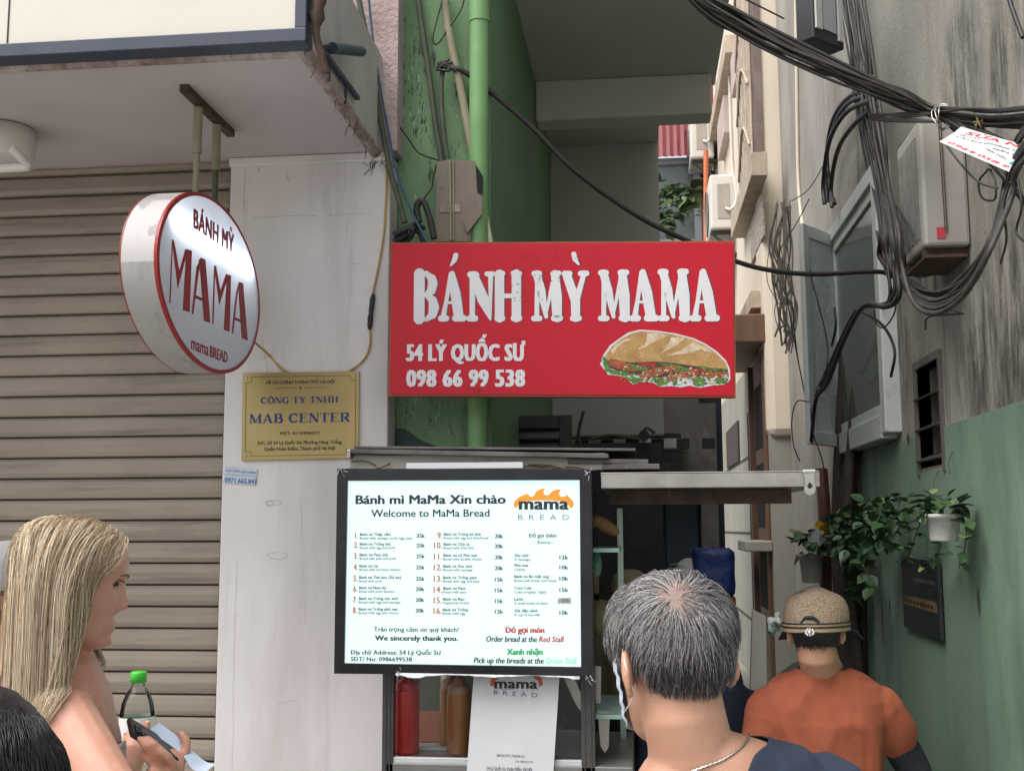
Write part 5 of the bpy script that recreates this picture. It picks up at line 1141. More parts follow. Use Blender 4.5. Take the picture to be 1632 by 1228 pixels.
# air conditioners on brackets
def acunit(pos, label, first=None):
    t = empty('air_conditioner', pos, label, 'air conditioner', 'white air conditioners on the beige house')
    x, y, z = pos
    b = MB(); b.box(x, x + .27, y, y + .78, z, z + .55); b.build('casing', m_ac, t, bevel=.02)
    b = MB(); b.box(x + .07, x + .19, y - .006, y - .001, z + .10, z + .45); b.build('service_cover', pm('ac_cover', (.42, .38, .33), .6, (.34, .3, .26), 6), t, bevel=.002)
    b = MB(); b.lathe((x - .002, y + .45, z + .275), [(0, .0), (.22, 0), (.23, .006), (.23, .012)], 24, axis=(-1, 0, 0)); b.build('fan_grille', m_ac_g, t)
    b = MB(); b.bar((x, y + .08, z - .02), (BX, y + .08, z - .02), .04, .03); b.bar((x, y + .66, z - .02), (BX, y + .66, z - .02), .04, .03); b.bar((x + .02, y + .08, z - .03), (BX, y + .08, z - .24), .03, .02); b.box(x + .0, BX - .0, y + .02, y + .7, z - .25, z - .235); b.build('bracket', m_conc, t)
    b = MB(); b.tube(smooth_path([(x + .15, y - .01, z + .2), (x + .2, y - .05, z + .18), (x + .25, y - .04, z + .3), (BX - .02, y + .02, z + .7), (BX - .02, y + .05, z + 1.6)], 5), .016, 7); b.build('hose', m_ac, t)
p = onY(1133, 365, 10.9); acunit((p.x, 10.9, p.z), 'nearer white air conditioner on a bracket of the beige house')
p = onY(1101, 252, 12.9); acunit((p.x, 12.9, p.z), 'farther white air conditioner beside the pinkish red sheet')
pipe('conduit', [onX(x, y, RX - .012) for x, y in ((1268, -20), (1270, 120), (1273, 300), (1285, 400), (1288, 425))], .012, m_beige, 'pale conduit running down the grey wall beside the beige house')

# ================================================================== OVERHEAD CABLES ON THE RIGHT
rr = random.Random(90)
gname = 'cables of the overhead bundle'
def cable(pts, r, mat, label, grp, k=6, n=7):
    b = MB(); b.tube(smooth_path(pts, k), r, n); tag(b.build('overhead_cable', mat), label, 'cable', grp)
def near_wall(px): return min(4.0, max(2.7, 4.0 - (px - 1085) * .0006 - max(0, px - 1490) * .0035))
def cw(px, py, off=.07):
    return onX(px, py, RX - off)
# bundle crossing at the top
spine = [(1085, -28), (1120, 4), (1180, 38), (1250, 75), (1330, 112), (1400, 142), (1450, 162), (1492, 180)]
tails = [[(1540, 184), (1590, 188), (1720, 176)], [(1540, 192), (1590, 199), (1720, 204)], [(1535, 205), (1575, 245), (1606, 285)], [(1530, 200), (1590, 225), (1720, 292)], [(1545, 176), (1600, 178), (1720, 162)], [(1530, 210), (1580, 260), (1680, 375)]]
for i in range(13):
    off = (i - 6) * 3.1; dd = rr.uniform(-.08, .08); wob = rr.uniform(0, 6)
    pts = []
    for j, (x, y) in enumerate(spine + tails[i % 6]):
        wv = off * (1.25 if j < 3 else .9 if j < 7 else .5); D = near_wall(x) + dd * .6
        pts.append(atD(x + wv * .35 + rr.uniform(-1, 1), y + wv + 4.5 * math.sin(j * 1.3 + wob) * (j < 7) + rr.uniform(-1.5, 1.5), D))
    cable(pts, rr.choice((.0035, .005, .0065, .009)), m_black2 if i % 3 else m_black, 'dark cable in the thick bundle crossing the top right of the alley', gname)
for i, pts in enumerate(([(1095, -20), (1130, 30), (1180, 55), (1240, 85), (1290, 112), (1350, 124), (1395, 122)], [(1110, -15), (1150, 20), (1220, 62), (1300, 100), (1390, 145), (1470, 175)])):
    cable([atD(x, y, near_wall(x) + .06) for x, y in pts], .0055, m_black2, 'slack cable drooping below the crossing bundle', gname)
b = MB()
for i in range(3):
    q = atD(1500 + i * 3, 186, near_wall(1500) - .05); b.tube([q + (CAMROT @ V((math.cos(a * PI / 6) * .028, math.sin(a * PI / 6) * .04, .02 * math.sin(a + i)))) for a in range(13)], .0022, 5)
tag(b.build('tie_wire', m_steel), 'twisted tie wire round the crossing cable bundle', 'wire')
b = MB(); q = atD(1563, 198, 3.48)
for i in range(6): b.tube(smooth_path([q + CAMROT @ V((rr.uniform(-.022, .022), rr.uniform(-.022, .022), rr.uniform(-.01, .03))) for _ in range(6)], 5), .0028, 6)
tag(b.build('rope_knot', pm('tan_rope', (.34, .25, .12), .8)), 'knot of tan rope tying the flyer to the cables', 'rope')
for i in range(3):
    cable([atD(1492, 180, 3.72), atD(1450, 186 - i * 3, 3.78), atD(1405, 182 + i, 3.85), atD(1386, 184 + i * 2, 3.9), atD(1405, 188 + i * 2, 3.85), atD(1450, 190 + i * 2, 3.78), atD(1500, 194, 3.70)], .0042, m_black2, 'thin cable looped back left of the tie wire', gname)
for i in range(6):
    y0_ = rr.uniform(-30, 0); sg_ = rr.uniform(4, 26)
    pts = [atD(x, 4 + (x - 1120) * .475 + y0_ * .3 + sg_ * math.sin(PI * (x - 1100) / 400), near_wall(x) + .03 + .01 * i) for x in range(1100, 1501, 50)]
    cable(pts, rr.choice((.0022, .003, .004)), m_black2, 'slack cable drooping below the crossing bundle', gname)
# bundle down the wall and the loop
for i in range(11):
    o = (i - 5) * 3.2; r_ = rr.choice((.009, .011, .013, .016)); D0 = 5.5
    p = [(1352 + o * 1.3, -25, 5.6), (1366 + o * 1.1, 60, 5.6), (1378 + o, 140, 5.5), (1390 + o, 220, 5.3), (1404 + o, 300, 5.2), (1414 + o, 360, 5.0), (1420 + o, 405 + i * 2, 4.9)]
    if i % 3 != 0:
        p += [(1445 + o * .6, 440 + i * 4.0, 4.75), (1490, 462 + i * 3.5, 4.5), (1540 - o * .3, 430 + i * 4.0, 4.3), (1580 - o * .5, 370 + i * 3.0, 4.15), (1604 + o * .5, 310, 4.05), (1614 + o * .6, 270, 4.0), (1645 + o, 205 + i * 3, 3.95), (1720, 150 + i * 4, 3.9)]
    else:
        p += [(1425 + o * .5, 470, 4.9), (1400 + i, 487, 4.9), (1364 + i * 1.5, 492, 5.0), (1340 + i, 540, 5.2), (1312 + i, 605, 5.5), (1288 + i, 640, 5.8), (1292, 700, 6.0)]
    of = .05 + .012 * i
    pts = [(cw(x + rr.uniform(-4, 4), y + rr.uniform(-5, 5), of + (.10 if 330 < y < 520 and 1400 < x < 1600 else .0) + (.09 if x < 1400 and y > 480 else 0))) for x, y, d in p]
    cable(pts, r_ * rr.uniform(.4, .85), m_black if i % 2 else m_black2, 'black cable running down the wall into the big loop', 'cables of the wall loop')
for i, p in enumerate(([(1400, 150), (1360, 150), (1330, 185), (1318, 240), (1322, 300), (1326, 330)], [(1398, 148), (1352, 165), (1328, 205), (1315, 260), (1318, 322)], [(1395, 170), (1360, 200), (1335, 240), (1324, 300), (1330, 325)], [(1396, 158), (1350, 178), (1322, 225), (1312, 290), (1314, 325)])):
    cable([cw(x, y, .06 + .02 * i) for x, y in p], .012, m_black, 'black cable curving off the bundle behind the open window leaf', 'cables of the wall loop')
loose = [([(1422, 330), (1438, 370), (1442, 410), (1438, 450)], 4.7), ([(1410, 305), (1440, 345), (1456, 375)], 4.75), ([(1362, 492), (1390, 505), (1412, 525), (1426, 560), (1420, 600)], 4.9), ([(1428, 470), (1425, 500), (1408, 522), (1395, 512), (1393, 495)], 4.85), ([(1330, 490), (1332, 520), (1326, 550)], 5.3), ([(1460, 490), (1510, 492), (1535, 500), (1525, 495)], 4.5), ([(1530, 500), (1480, 505), (1475, 525)], 4.5), ([(1610, 290), (1600, 330), (1604, 380), (1595, 420)], 4.0), ([(1622, 285), (1628, 330), (1620, 370), (1640, 390)], 3.95),
         ([(1500, 220), (1530, 260), (1560, 290), (1590, 300)], 3.95), ([(1575, 270), (1560, 290), (1565, 315), (1585, 318), (1586, 290), (1578, 270)], 3.92), ([(1290, 640), (1270, 640), (1262, 670), (1265, 710), (1275, 735)], 5.8), ([(1292, 650), (1296, 690), (1312, 740), (1318, 800)], 5.7), ([(1255, 330), (1260, 400), (1252, 450), (1262, 520), (1275, 590), (1285, 640)], 6.2), ([(1262, 480), (1270, 560), (1282, 625)], 6.3), ([(1290, 316), (1270, 355), (1245, 395), (1238, 420)], 6.4), ([(1320, 250), (1290, 300), (1262, 320)], 6.3), ([(1290, 430), (1320, 560), (1300, 625)], 5.8), ([(1630, 60), (1612, 10), (1605, -20)], 3.9), ([(1250, 30), (1190, 0), (1150, -20)], 4.0)]
for i, (p, D) in enumerate(loose):
    cable([(cw(x, y, .16 + .01 * (i % 5)) if x > 1320 else atD(x, y, D)) for x, y in p], .0032 if i not in (0, 2, 4, 18) else .006, m_black2 if i % 2 else m_black, 'loose thin wire hanging about the cable loop', 'loose wires at the cable loop', 6, 6)
b = MB()                                     # messy bunch by the beige house
for i in range(20):
    x0 = 1246 + rr.uniform(-6, 10)
    b.tube(smooth_path([atD(x0 + rr.uniform(-6, 8), 325 + rr.uniform(-8, 8), 7.0), atD(x0 + rr.uniform(-20, 8), 390, 7.0), atD(x0 + rr.uniform(-22, 14), 450, 7.0), atD(x0 + rr.uniform(-16, 18), 500 + rr.uniform(-10, 10), 7.0), atD(x0 + rr.uniform(-8, 14), 545 + rr.uniform(-20, 20), 7.0)], 5), rr.uniform(.002, .007), 6)
tag(b.build('cable_bunch', pm('grey_brown_cable', (.10, .085, .072), .7, (.20, .18, .155), 20)), 'frayed grey brown bunch of wires hanging by the beige house', 'cables')
# flyer tied to the cables
ff = empty('flyer', atD(1575, 240, 3.1), 'crumpled white flyer with red lettering tied to the overhead cables', 'flyer')
o_ = atD(1500, 226, 3.22); u_ = atD(1606, 273, 3.08) - o_; v_ = atD(1536, 200, 3.27) - o_
fr = Frame(o_, u_, v_)
def L8(x, y): return fr.loc(1480 + x / 10.23, 180 + y / 10.23)
pts = [L8(175, 470), L8(1320, 965), L8(1420, 900), L8(1560, 880), L8(1700, 900), L8(1720, 640), L8(1560, 525), L8(1180, 420), L8(530, 225), L8(420, 320)]
b = MB(); b.prism(fr, pts, -.0006, .0004); b.build('sheet', m_paper, ff)
b = MB()
text(b, fr, 'SỬA NHÀ', L8(590, 345), L8(1900, 680), .0165, 0, .0008, bold=.05, shear=.2)
text(b, fr, 'CHỐNG THẤM', L8(940, 500), L8(1640, 690), .0066, 1, .0008, bold=.03, shear=.2); text(b, fr, 'ỐP LÁT', L8(500, 370), L8(850, 445), .005, 1, .0008, bold=.02, shear=.2)
text(b, fr, 'TRẦN, SƠN', L8(1030, 590), L8(1560, 745), .0066, 1, .0008, bold=.03, shear=.2); text(b, fr, 'LẮP ĐẶT', L8(440, 395), L8(960, 530), .005, 1, .0008, bold=.02, shear=.2)
text(b, fr, 'MÁI TÔN', L8(920, 590), L8(1260, 770), .0066, 1, .0008, bold=.03, shear=.2)
text(b, fr, '0964.058.9', L8(300, 490), L8(1290, 910), .0118, 0, .0008, bold=.05, shear=.25)
sc2 = [L8(1300, 820), L8(1380, 790), L8(1600, 790), L8(1600, 860), L8(1360, 862)]; b.poly(fr, sc2, .0007, 2)
b.build('lettering', [pm('flyer_red', (.55, .03, .05), .5), pm('flyer_navy', (.02, .025, .06), .5), pm('flyer_teal', (.02, .28, .26), .5)], ff)

# ================================================================== PEOPLE
def interp(tab, x):
    if x <= tab[0][0]: return tab[0][1:]
    for a, b in zip(tab, tab[1:]):
        if x <= b[0]:
            t = (x - a[0]) / (b[0] - a[0]); t = t * t * (3 - 2 * t) * .35 + t * .65
            return tuple(p + (q - p) * t for p, q in zip(a[1:], b[1:]))
    return tab[-1][1:]
# height in the head -> front, back, half width
HEADT = [(-.118, .062, .030, .012), (-.112, .080, .012, .028), (-.098, .089, -.004, .041), (-.075, .090, -.030, .052), (-.05, .088, -.066, .0595), (-.02, .089, -.087, .066), (.0, .090, -.096, .0705), (.03, .094, -.103, .0745), (.06, .090, -.103, .0745), (.085, .076, -.092, .066), (.103, .052, -.068, .050), (.113, .028, -.042, .030), (.118, .002, -.014, .004)]
def head_pt(z, a, infl=0.):
    """point on the head: height z and angle a (0 = ahead, + = towards its left)"""
    f, bk, w_ = interp(HEADT, z)
    cy, ry = (f + bk) / 2, (f - bk) / 2
    x = -math.sin(a) * w_; y = cy + math.cos(a) * ry
    fr = max(0., math.cos(a)) ** 2
    if fr > 0:
        g = lambda u, s: math.exp(-(u / s) ** 2)
        tip = max(0., min(1., (z + .046) / .014)) * (1 - max(0., min(1., (z + .030) / .050))) if z > -.030 else max(0., min(1., (z + .046) / .016))
        if z > -.030: tip = max(0., 1 - (z + .030) / .052) * .9 + .1 * g(z + .03, .02) if z < .022 else 0
        y += .025 * tip * g(x, .0095) * (1 if z > -.047 else 0)
        y += .009 * g(x, .019) * (g(z + .060, .006) + g(z + .073, .007)) + .011 * g(x, .022) * g(z + .097, .013) - .004 * g(x, .03) * g(z + .084, .006)
        y -= .011 * (g(x - .032, .013) + g(x + .032, .013)) * g(z - .008, .012) - .004 * g(z - .030, .008) * g(abs(x) - .03, .022)
    n = V((-math.sin(a), math.cos(a), 0))
    return V((x, y, z)) + n * infl
def head_mesh(b, T, n=56, infl=0., zmin=-.118):
    zs = [-.118 + .236 * (i / 58) for i in range(59)]; vs = []; fs = []
    for z in zs:
        for k in range(n): vs.append(T @ head_pt(z, 2 * PI * k / n, infl))
    m = len(zs)
    for i in range(m - 1):
        for k in range(n): k2 = (k + 1) % n; fs.append((i * n + k, i * n + k2, (i + 1) * n + k2, (i + 1) * n + k))
    fs.append(tuple(range(n - 1, -1, -1))); fs.append(tuple((m - 1) * n + k for k in range(n)))
    b.add(vs, fs, 0, True)
def ball(b, T, c, r, n=14, mi=0):
    vs = []; fs = []
    for i in range(n + 1):
        f_ = PI * i / n
        for k in range(n * 2):
            q = PI * k / n; vs.append(T @ V((c[0] + r[0] * math.sin(f_) * math.cos(q), c[1] + r[1] * math.sin(f_) * math.sin(q), c[2] + r[2] * math.cos(f_))))
    m = n * 2
    for i in range(n):
        for k in range(m): k2 = (k + 1) % m; fs.append((i * m + k, (i + 1) * m + k, (i + 1) * m + k2, i * m + k2))
    b.add(vs, fs, mi, True)
def loft(b, rings, n=28, mi=0):
    """closed body of rings (x, y, z, rx, ry)"""
    vs = []; fs = []
    for (x, y, z, rx, ry) in rings:
        for k in range(n):
            q = 2 * PI * k / n; c, s_ = math.cos(q), math.sin(q); e = .82
            vs.append(V((x + rx * math.copysign(abs(c) ** e, c), y + ry * math.copysign(abs(s_) ** e, s_), z)))
    for i in range(len(rings) - 1):
        for k in range(n): k2 = (k + 1) % n; fs.append((i * n + k, i * n + k2, (i + 1) * n + k2, (i + 1) * n + k))
    fs.append(tuple(range(n - 1, -1, -1))); fs.append(tuple((len(rings) - 1) * n + k for k in range(n)))
    b.add(vs, fs, mi, True)
def limb(b, pts, rad, n=14):
    P_ = [V(p) for p in pts]; a = (P_[0] - P_[1]).normalized(); c = (P_[-1] - P_[-2]).normalized()
    q = [P_[0] + a * rad[0] * .9] + [P_[0] + a * rad[0] * .5] + P_ + [P_[-1] + c * rad[-1] * .5, P_[-1] + c * rad[-1] * .9]
    r = [rad[0] * .25, rad[0] * .8] + list(rad) + [rad[-1] * .8, rad[-1] * .25]
    b.tube(q, r, n)
def fuse(b, vox, name, mats, keep=None, smooth=3, solid=0, T=None, matfn=None):
    """one continuous skin out of overlapping closed pieces"""
    me = bpy.data.meshes.new('raw'); me.from_pydata(b.v, [], b.f); me.update()
    bm = bmesh.new(); bm.from_mesh(me); bmesh.ops.recalc_face_normals(bm, faces=bm.faces); bm.to_mesh(me); bm.free()
    ob = bpy.data.objects.new('raw', me); COL.objects.link(ob)
    r = ob.modifiers.new('r', 'REMESH'); r.mode = 'VOXEL'; r.voxel_size = vox; r.use_smooth_shade = True
    s_ = ob.modifiers.new('s', 'SMOOTH'); s_.factor = .5; s_.iterations = smooth
    out = bpy.data.meshes.new_from_object(ob.evaluated_get(bpy.context.evaluated_depsgraph_get()))
    bpy.data.objects.remove(ob); bpy.data.meshes.remove(me)
    if keep:
        bm = bmesh.new(); bm.from_mesh(out)
        bmesh.ops.delete(bm, geom=[v for v in bm.verts if not keep(v.co)], context='VERTS')
        for _ in range(6):
            be = [v for v in bm.verts if any(e.is_boundary for e in v.link_edges)]
            cs = []
            for v in be:
                nb = [e.other_vert(v).co for e in v.link_edges if e.is_boundary]
                cs.append((v, (v.co * 2 + sum(nb, V())) / (2 + len(nb))))
            for v, c in cs: v.co = c
        bm.to_mesh(out); bm.free()
    out.name = name; out.materials.clear()
    for m in (mats if isinstance(mats, (list, tuple)) else [mats]): out.materials.append(m)
    out.polygons.foreach_set('use_smooth', [True] * len(out.polygons))
    if matfn:
        out.polygons.foreach_set('material_index', [matfn(p.center) for p in out.polygons])
    o = bpy.data.objects.new(name, out); COL.objects.link(o); o['o_'] = (0, 0, 0)
    if solid: o.modifiers.new('solid', 'SOLIDIFY').thickness = solid
    return o
def strands(b, lines, r, n=3, mis=None):
    for i, L in enumerate(lines):
        m = len(L); b.tube(L, [r * (1 - .75 * (j / (m - 1)) ** 2) for j in range(m)], n, mis[i] if mis else 0, cap=False)
def skin_mat(name, c, c2, red): return pm(name, c, .48, c2, 22, [(red, 9, (1, 1, 1), .5, .8, .35), ((c[0] * .45, c[1] * .4, c[2] * .4), 70, (1, 1, 1), .73, .78, .5)], .3, 420, .0012, sss=.10)
sk_pale = skin_mat('sunned_fair_skin', (.56, .30, .215), (.50, .25, .175), (.58, .20, .13))
sk_tan = skin_mat('tan_skin', (.50, .275, .185), (.45, .24, .155), (.50, .20, .13))
sk_face = skin_mat('warm_skin', (.46, .25, .165), (.41, .215, .14), (.46, .18, .12))
m_eye = pm('eye_dark', (.03, .02, .015), .2)

class Person:
    def __init__(s, label, pos, heading, h, skin, arms, vox=.006, head=(0, 0, 0), headpos=None, wide=1.0, neck=.056, roll=0., lean=(0, 0), group=None, ears=True, hands=True, chest=1.0, shup=0.):
        s.k = h / 1.70; k = s.k; U = lambda z: z + shup * max(0, min(1, (z / k - 1.1) / .2)); s.pos = V((pos[0], pos[1], 0)); s.hd = heading
        s.W = Matrix.Translation(s.pos) @ Matrix.Rotation(heading, 4, 'Z'); s.I = s.W.inverted()
        hp = s.I @ V(headpos) if headpos is not None else V((0, .03, 1.58 * k))
        s.hs = h / 1.70 * .3 + .7
        s.T = Matrix.Translation(hp) @ Matrix.Rotation(head[0], 4, 'Z') @ Matrix.Rotation(-head[1], 4, 'X') @ Matrix.Rotation(head[2], 4, 'Y') @ Matrix.Scale(s.hs, 4)
        s.hp = hp
        b = MB()
        w_ = wide; zz = 1.395 * k
        s.rings = [(0, 0, .80 * k, .15 * w_ * k, .11 * k), (0, -.005, .90 * k, .168 * w_ * k, .125 * k), (0, 0, 1.02 * k, .142 * w_ * k, .105 * k), (0, .005, 1.14 * k, .155 * w_ * k, .112 * chest * k), (0, .0, 1.24 * k, .168 * w_ * k, .115 * chest * k), (0, -.01, 1.32 * k, .172 * w_ * k, .100 * k), (0, -.015, 1.37 * k, .145 * w_ * k, .080 * k), (0, -.018, 1.405 * k, .098 * w_ * k, .066 * k), (0, -.015, 1.43 * k, .064 * k, .058 * k)]
        s.rings = [(x + lean[0] * (z / k - .8), y + lean[1] * (z / k - .8), U(z), rx, ry) for (x, y, z, rx, ry) in s.rings]
        s.roll = roll; s.piv = V((0, 0, 1.0 * k))
        loft(b, [], ) if False else None
        t = MB(); loft(t, s.rings); RR = Matrix.Translation(s.piv) @ Matrix.Rotation(roll, 4, 'Y') @ Matrix.Translation(-s.piv); s.RR = RR
        b.add([RR @ V(p) for p in t.v], t.f, 0, True)
        nb = RR @ V((s.rings[-2][0], s.rings[-2][1], U(1.40 * k))); s.nb = nb
        n1 = s.T @ V((0, -.018, -.075)); s.n1 = n1
        limb(b, [nb, nb.lerp(n1, .5), n1, n1.lerp(s.T @ V((0, -.012, -.03)), .8)], [neck * 1.12, neck, neck * .98, neck * .96], 20)
        head_mesh(b, s.T)
        if ears:
            for sg_ in (-1, 1):
                E_ = s.T @ Matrix.Translation((sg_ * .078, -.014, -.012)) @ Matrix.Rotation(sg_ * R(36), 4, 'Z') @ Matrix.Rotation(R(-12), 4, 'X')
                ball(b, E_, (0, -.004, 0), (.0068, .020, .035)); ball(b, E_, (sg_ * .003, -.014, .004), (.0055, .008, .028)); ball(b, E_, (0, .0, -.026), (.006, .010, .010))
        s.arms = []
        for sg_, A in zip((-1, 1), arms):
            sh = RR @ V((sg_ * .158 * w_ * k + s.rings[5][0], s.rings[5][1], U(1.293 * k)))
            if A is None:
                el = sh + V((sg_ * .05, -.02, -.28 * k)); wr = el + V((sg_ * .01, .06, -.24 * k))
            else: el, wr = [s.I @ V(q) for q in A]
            s.arms.append((sh, el, wr))
            limb(b, [sh, sh.lerp(el, .35), sh.lerp(el, .75), el, el.lerp(wr, .3), el.lerp(wr, .75), wr], [x * k for x in (.058, .052, .045, .041, .043, .033, .027)])
            if hands and A is None:
                d = (wr - el).normalized(); s.hand(b, wr, d, V((0, 1, 0)), sg_)
        for sg_ in (-1, 1):
            hip = V((sg_ * .085 * w_ * k, 0, .86 * k)); kn = V((sg_ * .09 * k, .02, .47 * k)); an = V((sg_ * .09 * k, -.02, .08 * k))
            limb(b, [hip, hip.lerp(kn, .5), kn, kn.lerp(an, .3), an], [x * k for x in (.09, .075, .055, .055, .038)]); limb(b, [an + V((0, -.02, -.035 * k)), an + V((0, .14 * k, -.05 * k))], [.034 * k, .028 * k])
        s.raw = b; s.vox = vox; s.skin = skin; s.label = label; s.group = group
    def hand(s, b, wr, d, front, sg_):
        d = d.normalized(); u = front - d * front.dot(d); u.normalize(); n = d.cross(u)
        pal = wr + d * .045 * s.k; limb(b, [wr, wr + d * .03, pal + d * .04], [.025, .034, .034], 10)
        for i, L in enumerate((.062, .072, .068, .052)):
            o = (1.5 - i) * .019; p = pal + d * .035 + u * o; q1 = p + d * L * .5 - n * sg_ * .006; q2 = q1 + d * L * .42 - n * sg_ * .02
            limb(b, [p - d * .02, p, q1, q2], [.0088, .0086, .008, .0068], 8)
        p = wr + d * .025 + u * .03; limb(b, [p, p + d * .03 + u * .016, p + d * .058 + u * .014], [.011, .0095, .0075], 8)
    def finish(s, matfn=None, extra=None):
        o = fuse(s.raw, s.vox, 'person', [s.skin] + (extra or []), matfn=matfn)
        o.location = s.pos; o.rotation_euler = (0, 0, s.hd); o['o_'] = (0, 0, 0); tag(o, s.label, 'person', s.group); s.o = o; return o
    def child(s, b, name, mats, bevel=0): return b.build(name, mats, s.o, bevel)
    def cloth(s, name, mats, keep, sleeves=(.6, .6), infl=.013, vox=.007, sl_r=1.0, matfn=None, solid=.0025, base=.86, crease=1.):
        b = MB(); k = s.k; t = MB()
        loft(t, [(x, y, z, rx + infl * 1.1, ry + infl * 1.1) for (x, y, z, rx, ry) in s.rings if z > base * k]); b.add([s.RR @ V(p) for p in t.v], t.f, 0, True)
        limb(b, [s.nb - V((0, 0, .05)), s.nb.lerp(s.n1, .25)], [.075, .068], 18)
        for (sh, el, wr), f_ in zip(s.arms, sleeves):
            if f_ <= 0: continue
            pts = [sh, sh.lerp(el, .4), sh.lerp(el, min(1, f_))]; rd = [(.058 * k + infl) * sl_r, (.054 * k + infl) * sl_r, (.050 * k + infl) * sl_r]
            if f_ > 1: pts += [el.lerp(wr, .4), el.lerp(wr, f_ - 1)]; rd += [.046 * k + infl, .038 * k + infl]
            limb(b, pts, rd)
        o = fuse(b, vox, name, mats, keep=keep, smooth=4, matfn=matfn); o.parent = s.o
        me = o.data; nn = [v.normal.copy() for v in me.vertices]             # soft creases
        for v, n_ in zip(me.vertices, nn):
            c_ = v.co; d_ = abs(mnoise.noise(V((c_.x * 7 + c_.z * 5, c_.y * 7, c_.z * 4 - c_.x * 3)))) ; e_ = mnoise.noise(V((c_.x * 16, c_.y * 16, c_.z * 8)))
            v.co = c_ + n_ * max(-.0015, (.010 * (.35 - d_) + .004 * e_) * crease)
        if solid: md = o.modifiers.new('solid', 'SOLIDIFY'); md.thickness = solid
        return o
    def trousers(s, mat):
        b = MB(); k = s.k; loft(b, [(x, y, z, rx + .012, ry + .012) for (x, y, z, rx, ry) in s.rings if z < 1.0 * k])
        for sg_ in (-1, 1):
            hip = V((sg_ * .085 * k, 0, .84 * k)); kn = V((sg_ * .09 * k, .02, .47 * k)); an = V((sg_ * .09 * k, -.02, .10 * k)); limb(b, [hip, hip.lerp(kn, .5), kn, an], [.105 * k, .09 * k, .075 * k, .065 * k])
        o = fuse(b, .014, 'trousers', mat); o.parent = s.o
        b = MB()
        for sg_ in (-1, 1): limb(b, [V((sg_ * .09 * k, -.04, .045)), V((sg_ * .09 * k, .06, .04)), V((sg_ * .09 * k, .13, .032))], [.042, .043, .036])
        o = fuse(b, .01, 'shoes', m_black); o.parent = s.o
    def eyes(s):
        b = MB()
        for sg_ in (-1, 1): ball(b, s.T, (sg_ * .032, .0690, .010), (.0105, .010, .0055), 8)
        s.child(b, 'eyes', m_eye)
    def neckcut(s, drop=.0, rad=.085):
        c = s.nb
        return lambda p: not (p.z > c.z + .005 + drop and (V((p.x - c.x, p.y - c.y)).length < rad)) and p.z < c.z + .03
def head_dir(z, a):
    e = 1e-3; p = head_pt(z, a); return p, (head_pt(min(z + .004, .118), a) - p), (head_pt(z, a + .02) - p)
def hair_cap(s, name, mat, edge, infl=.008, n=64, m=40):
    """scalp-hugging base under the strands: edge(a) = lowest height at angle a"""
    b = MB(); vs = []; fs = []
    for k in range(n):
        a = 2 * PI * k / n; z0 = edge(a if a <= PI else a - 2 * PI)
        for i in range(m):
            t = i / (m - 1); z = z0 + (.118 - z0) * t; e = infl * min(1, t * 8) if i else -.002
            p = head_pt(z, a, e); p.z += e * max(0, (z - .05) / .068); vs.append(s.T @ p)
    for k in range(n):
        k2 = (k + 1) % n
        for i in range(m - 1): fs.append((k * m + i, k2 * m + i, k2 * m + i + 1, k * m + i + 1))
    b.add(vs, [f[::-1] for f in fs], 0, True); return s.child(b, name, mat)

# ------------------------------------------------------------------ grey haired man in front
hc = atD(1070, 1050, 1.60)
mp = atD(1100, 1222, 1.62) + V((.135, 0, 0))
man = Person('grey haired man with thinning crown, face mask and silver chain seen from behind', (mp.x, mp.y), R(4), 1.655, sk_tan, (None, None), .0042, head=(R(25), R(6), R(-2)), headpos=hc, neck=.059, wide=1.0, roll=R(-20), lean=(.0, -.03))
hairline = lambda a: .03 + .035 * max(0, math.cos(a)) - .092 * (max(0, -math.cos(a)) ** .7) - .01 * abs(math.sin(a))
WH = (.088, R(150))                       # the whorl on the crown
whp = head_pt(*WH)
def scalpfn(c):
    q = man.T.inverted() @ c
    if q.length > .16: return 0
    a = math.atan2(-q.x, q.y); d_ = (q - whp).length
    return 1 if q.z > hairline(a) + .024 and d_ > .0 and abs(math.hypot(q.x, q.y)) < .2 and not (abs(q.x) > .073 and q.z < .03) else 0
man.finish(scalpfn, [pm('grey_stubbled_scalp', (.24, .155, .125), .6, (.17, .115, .095), 60)])
man.eyes()
rr = random.Random(101); L = []; mi = []
tries = 0
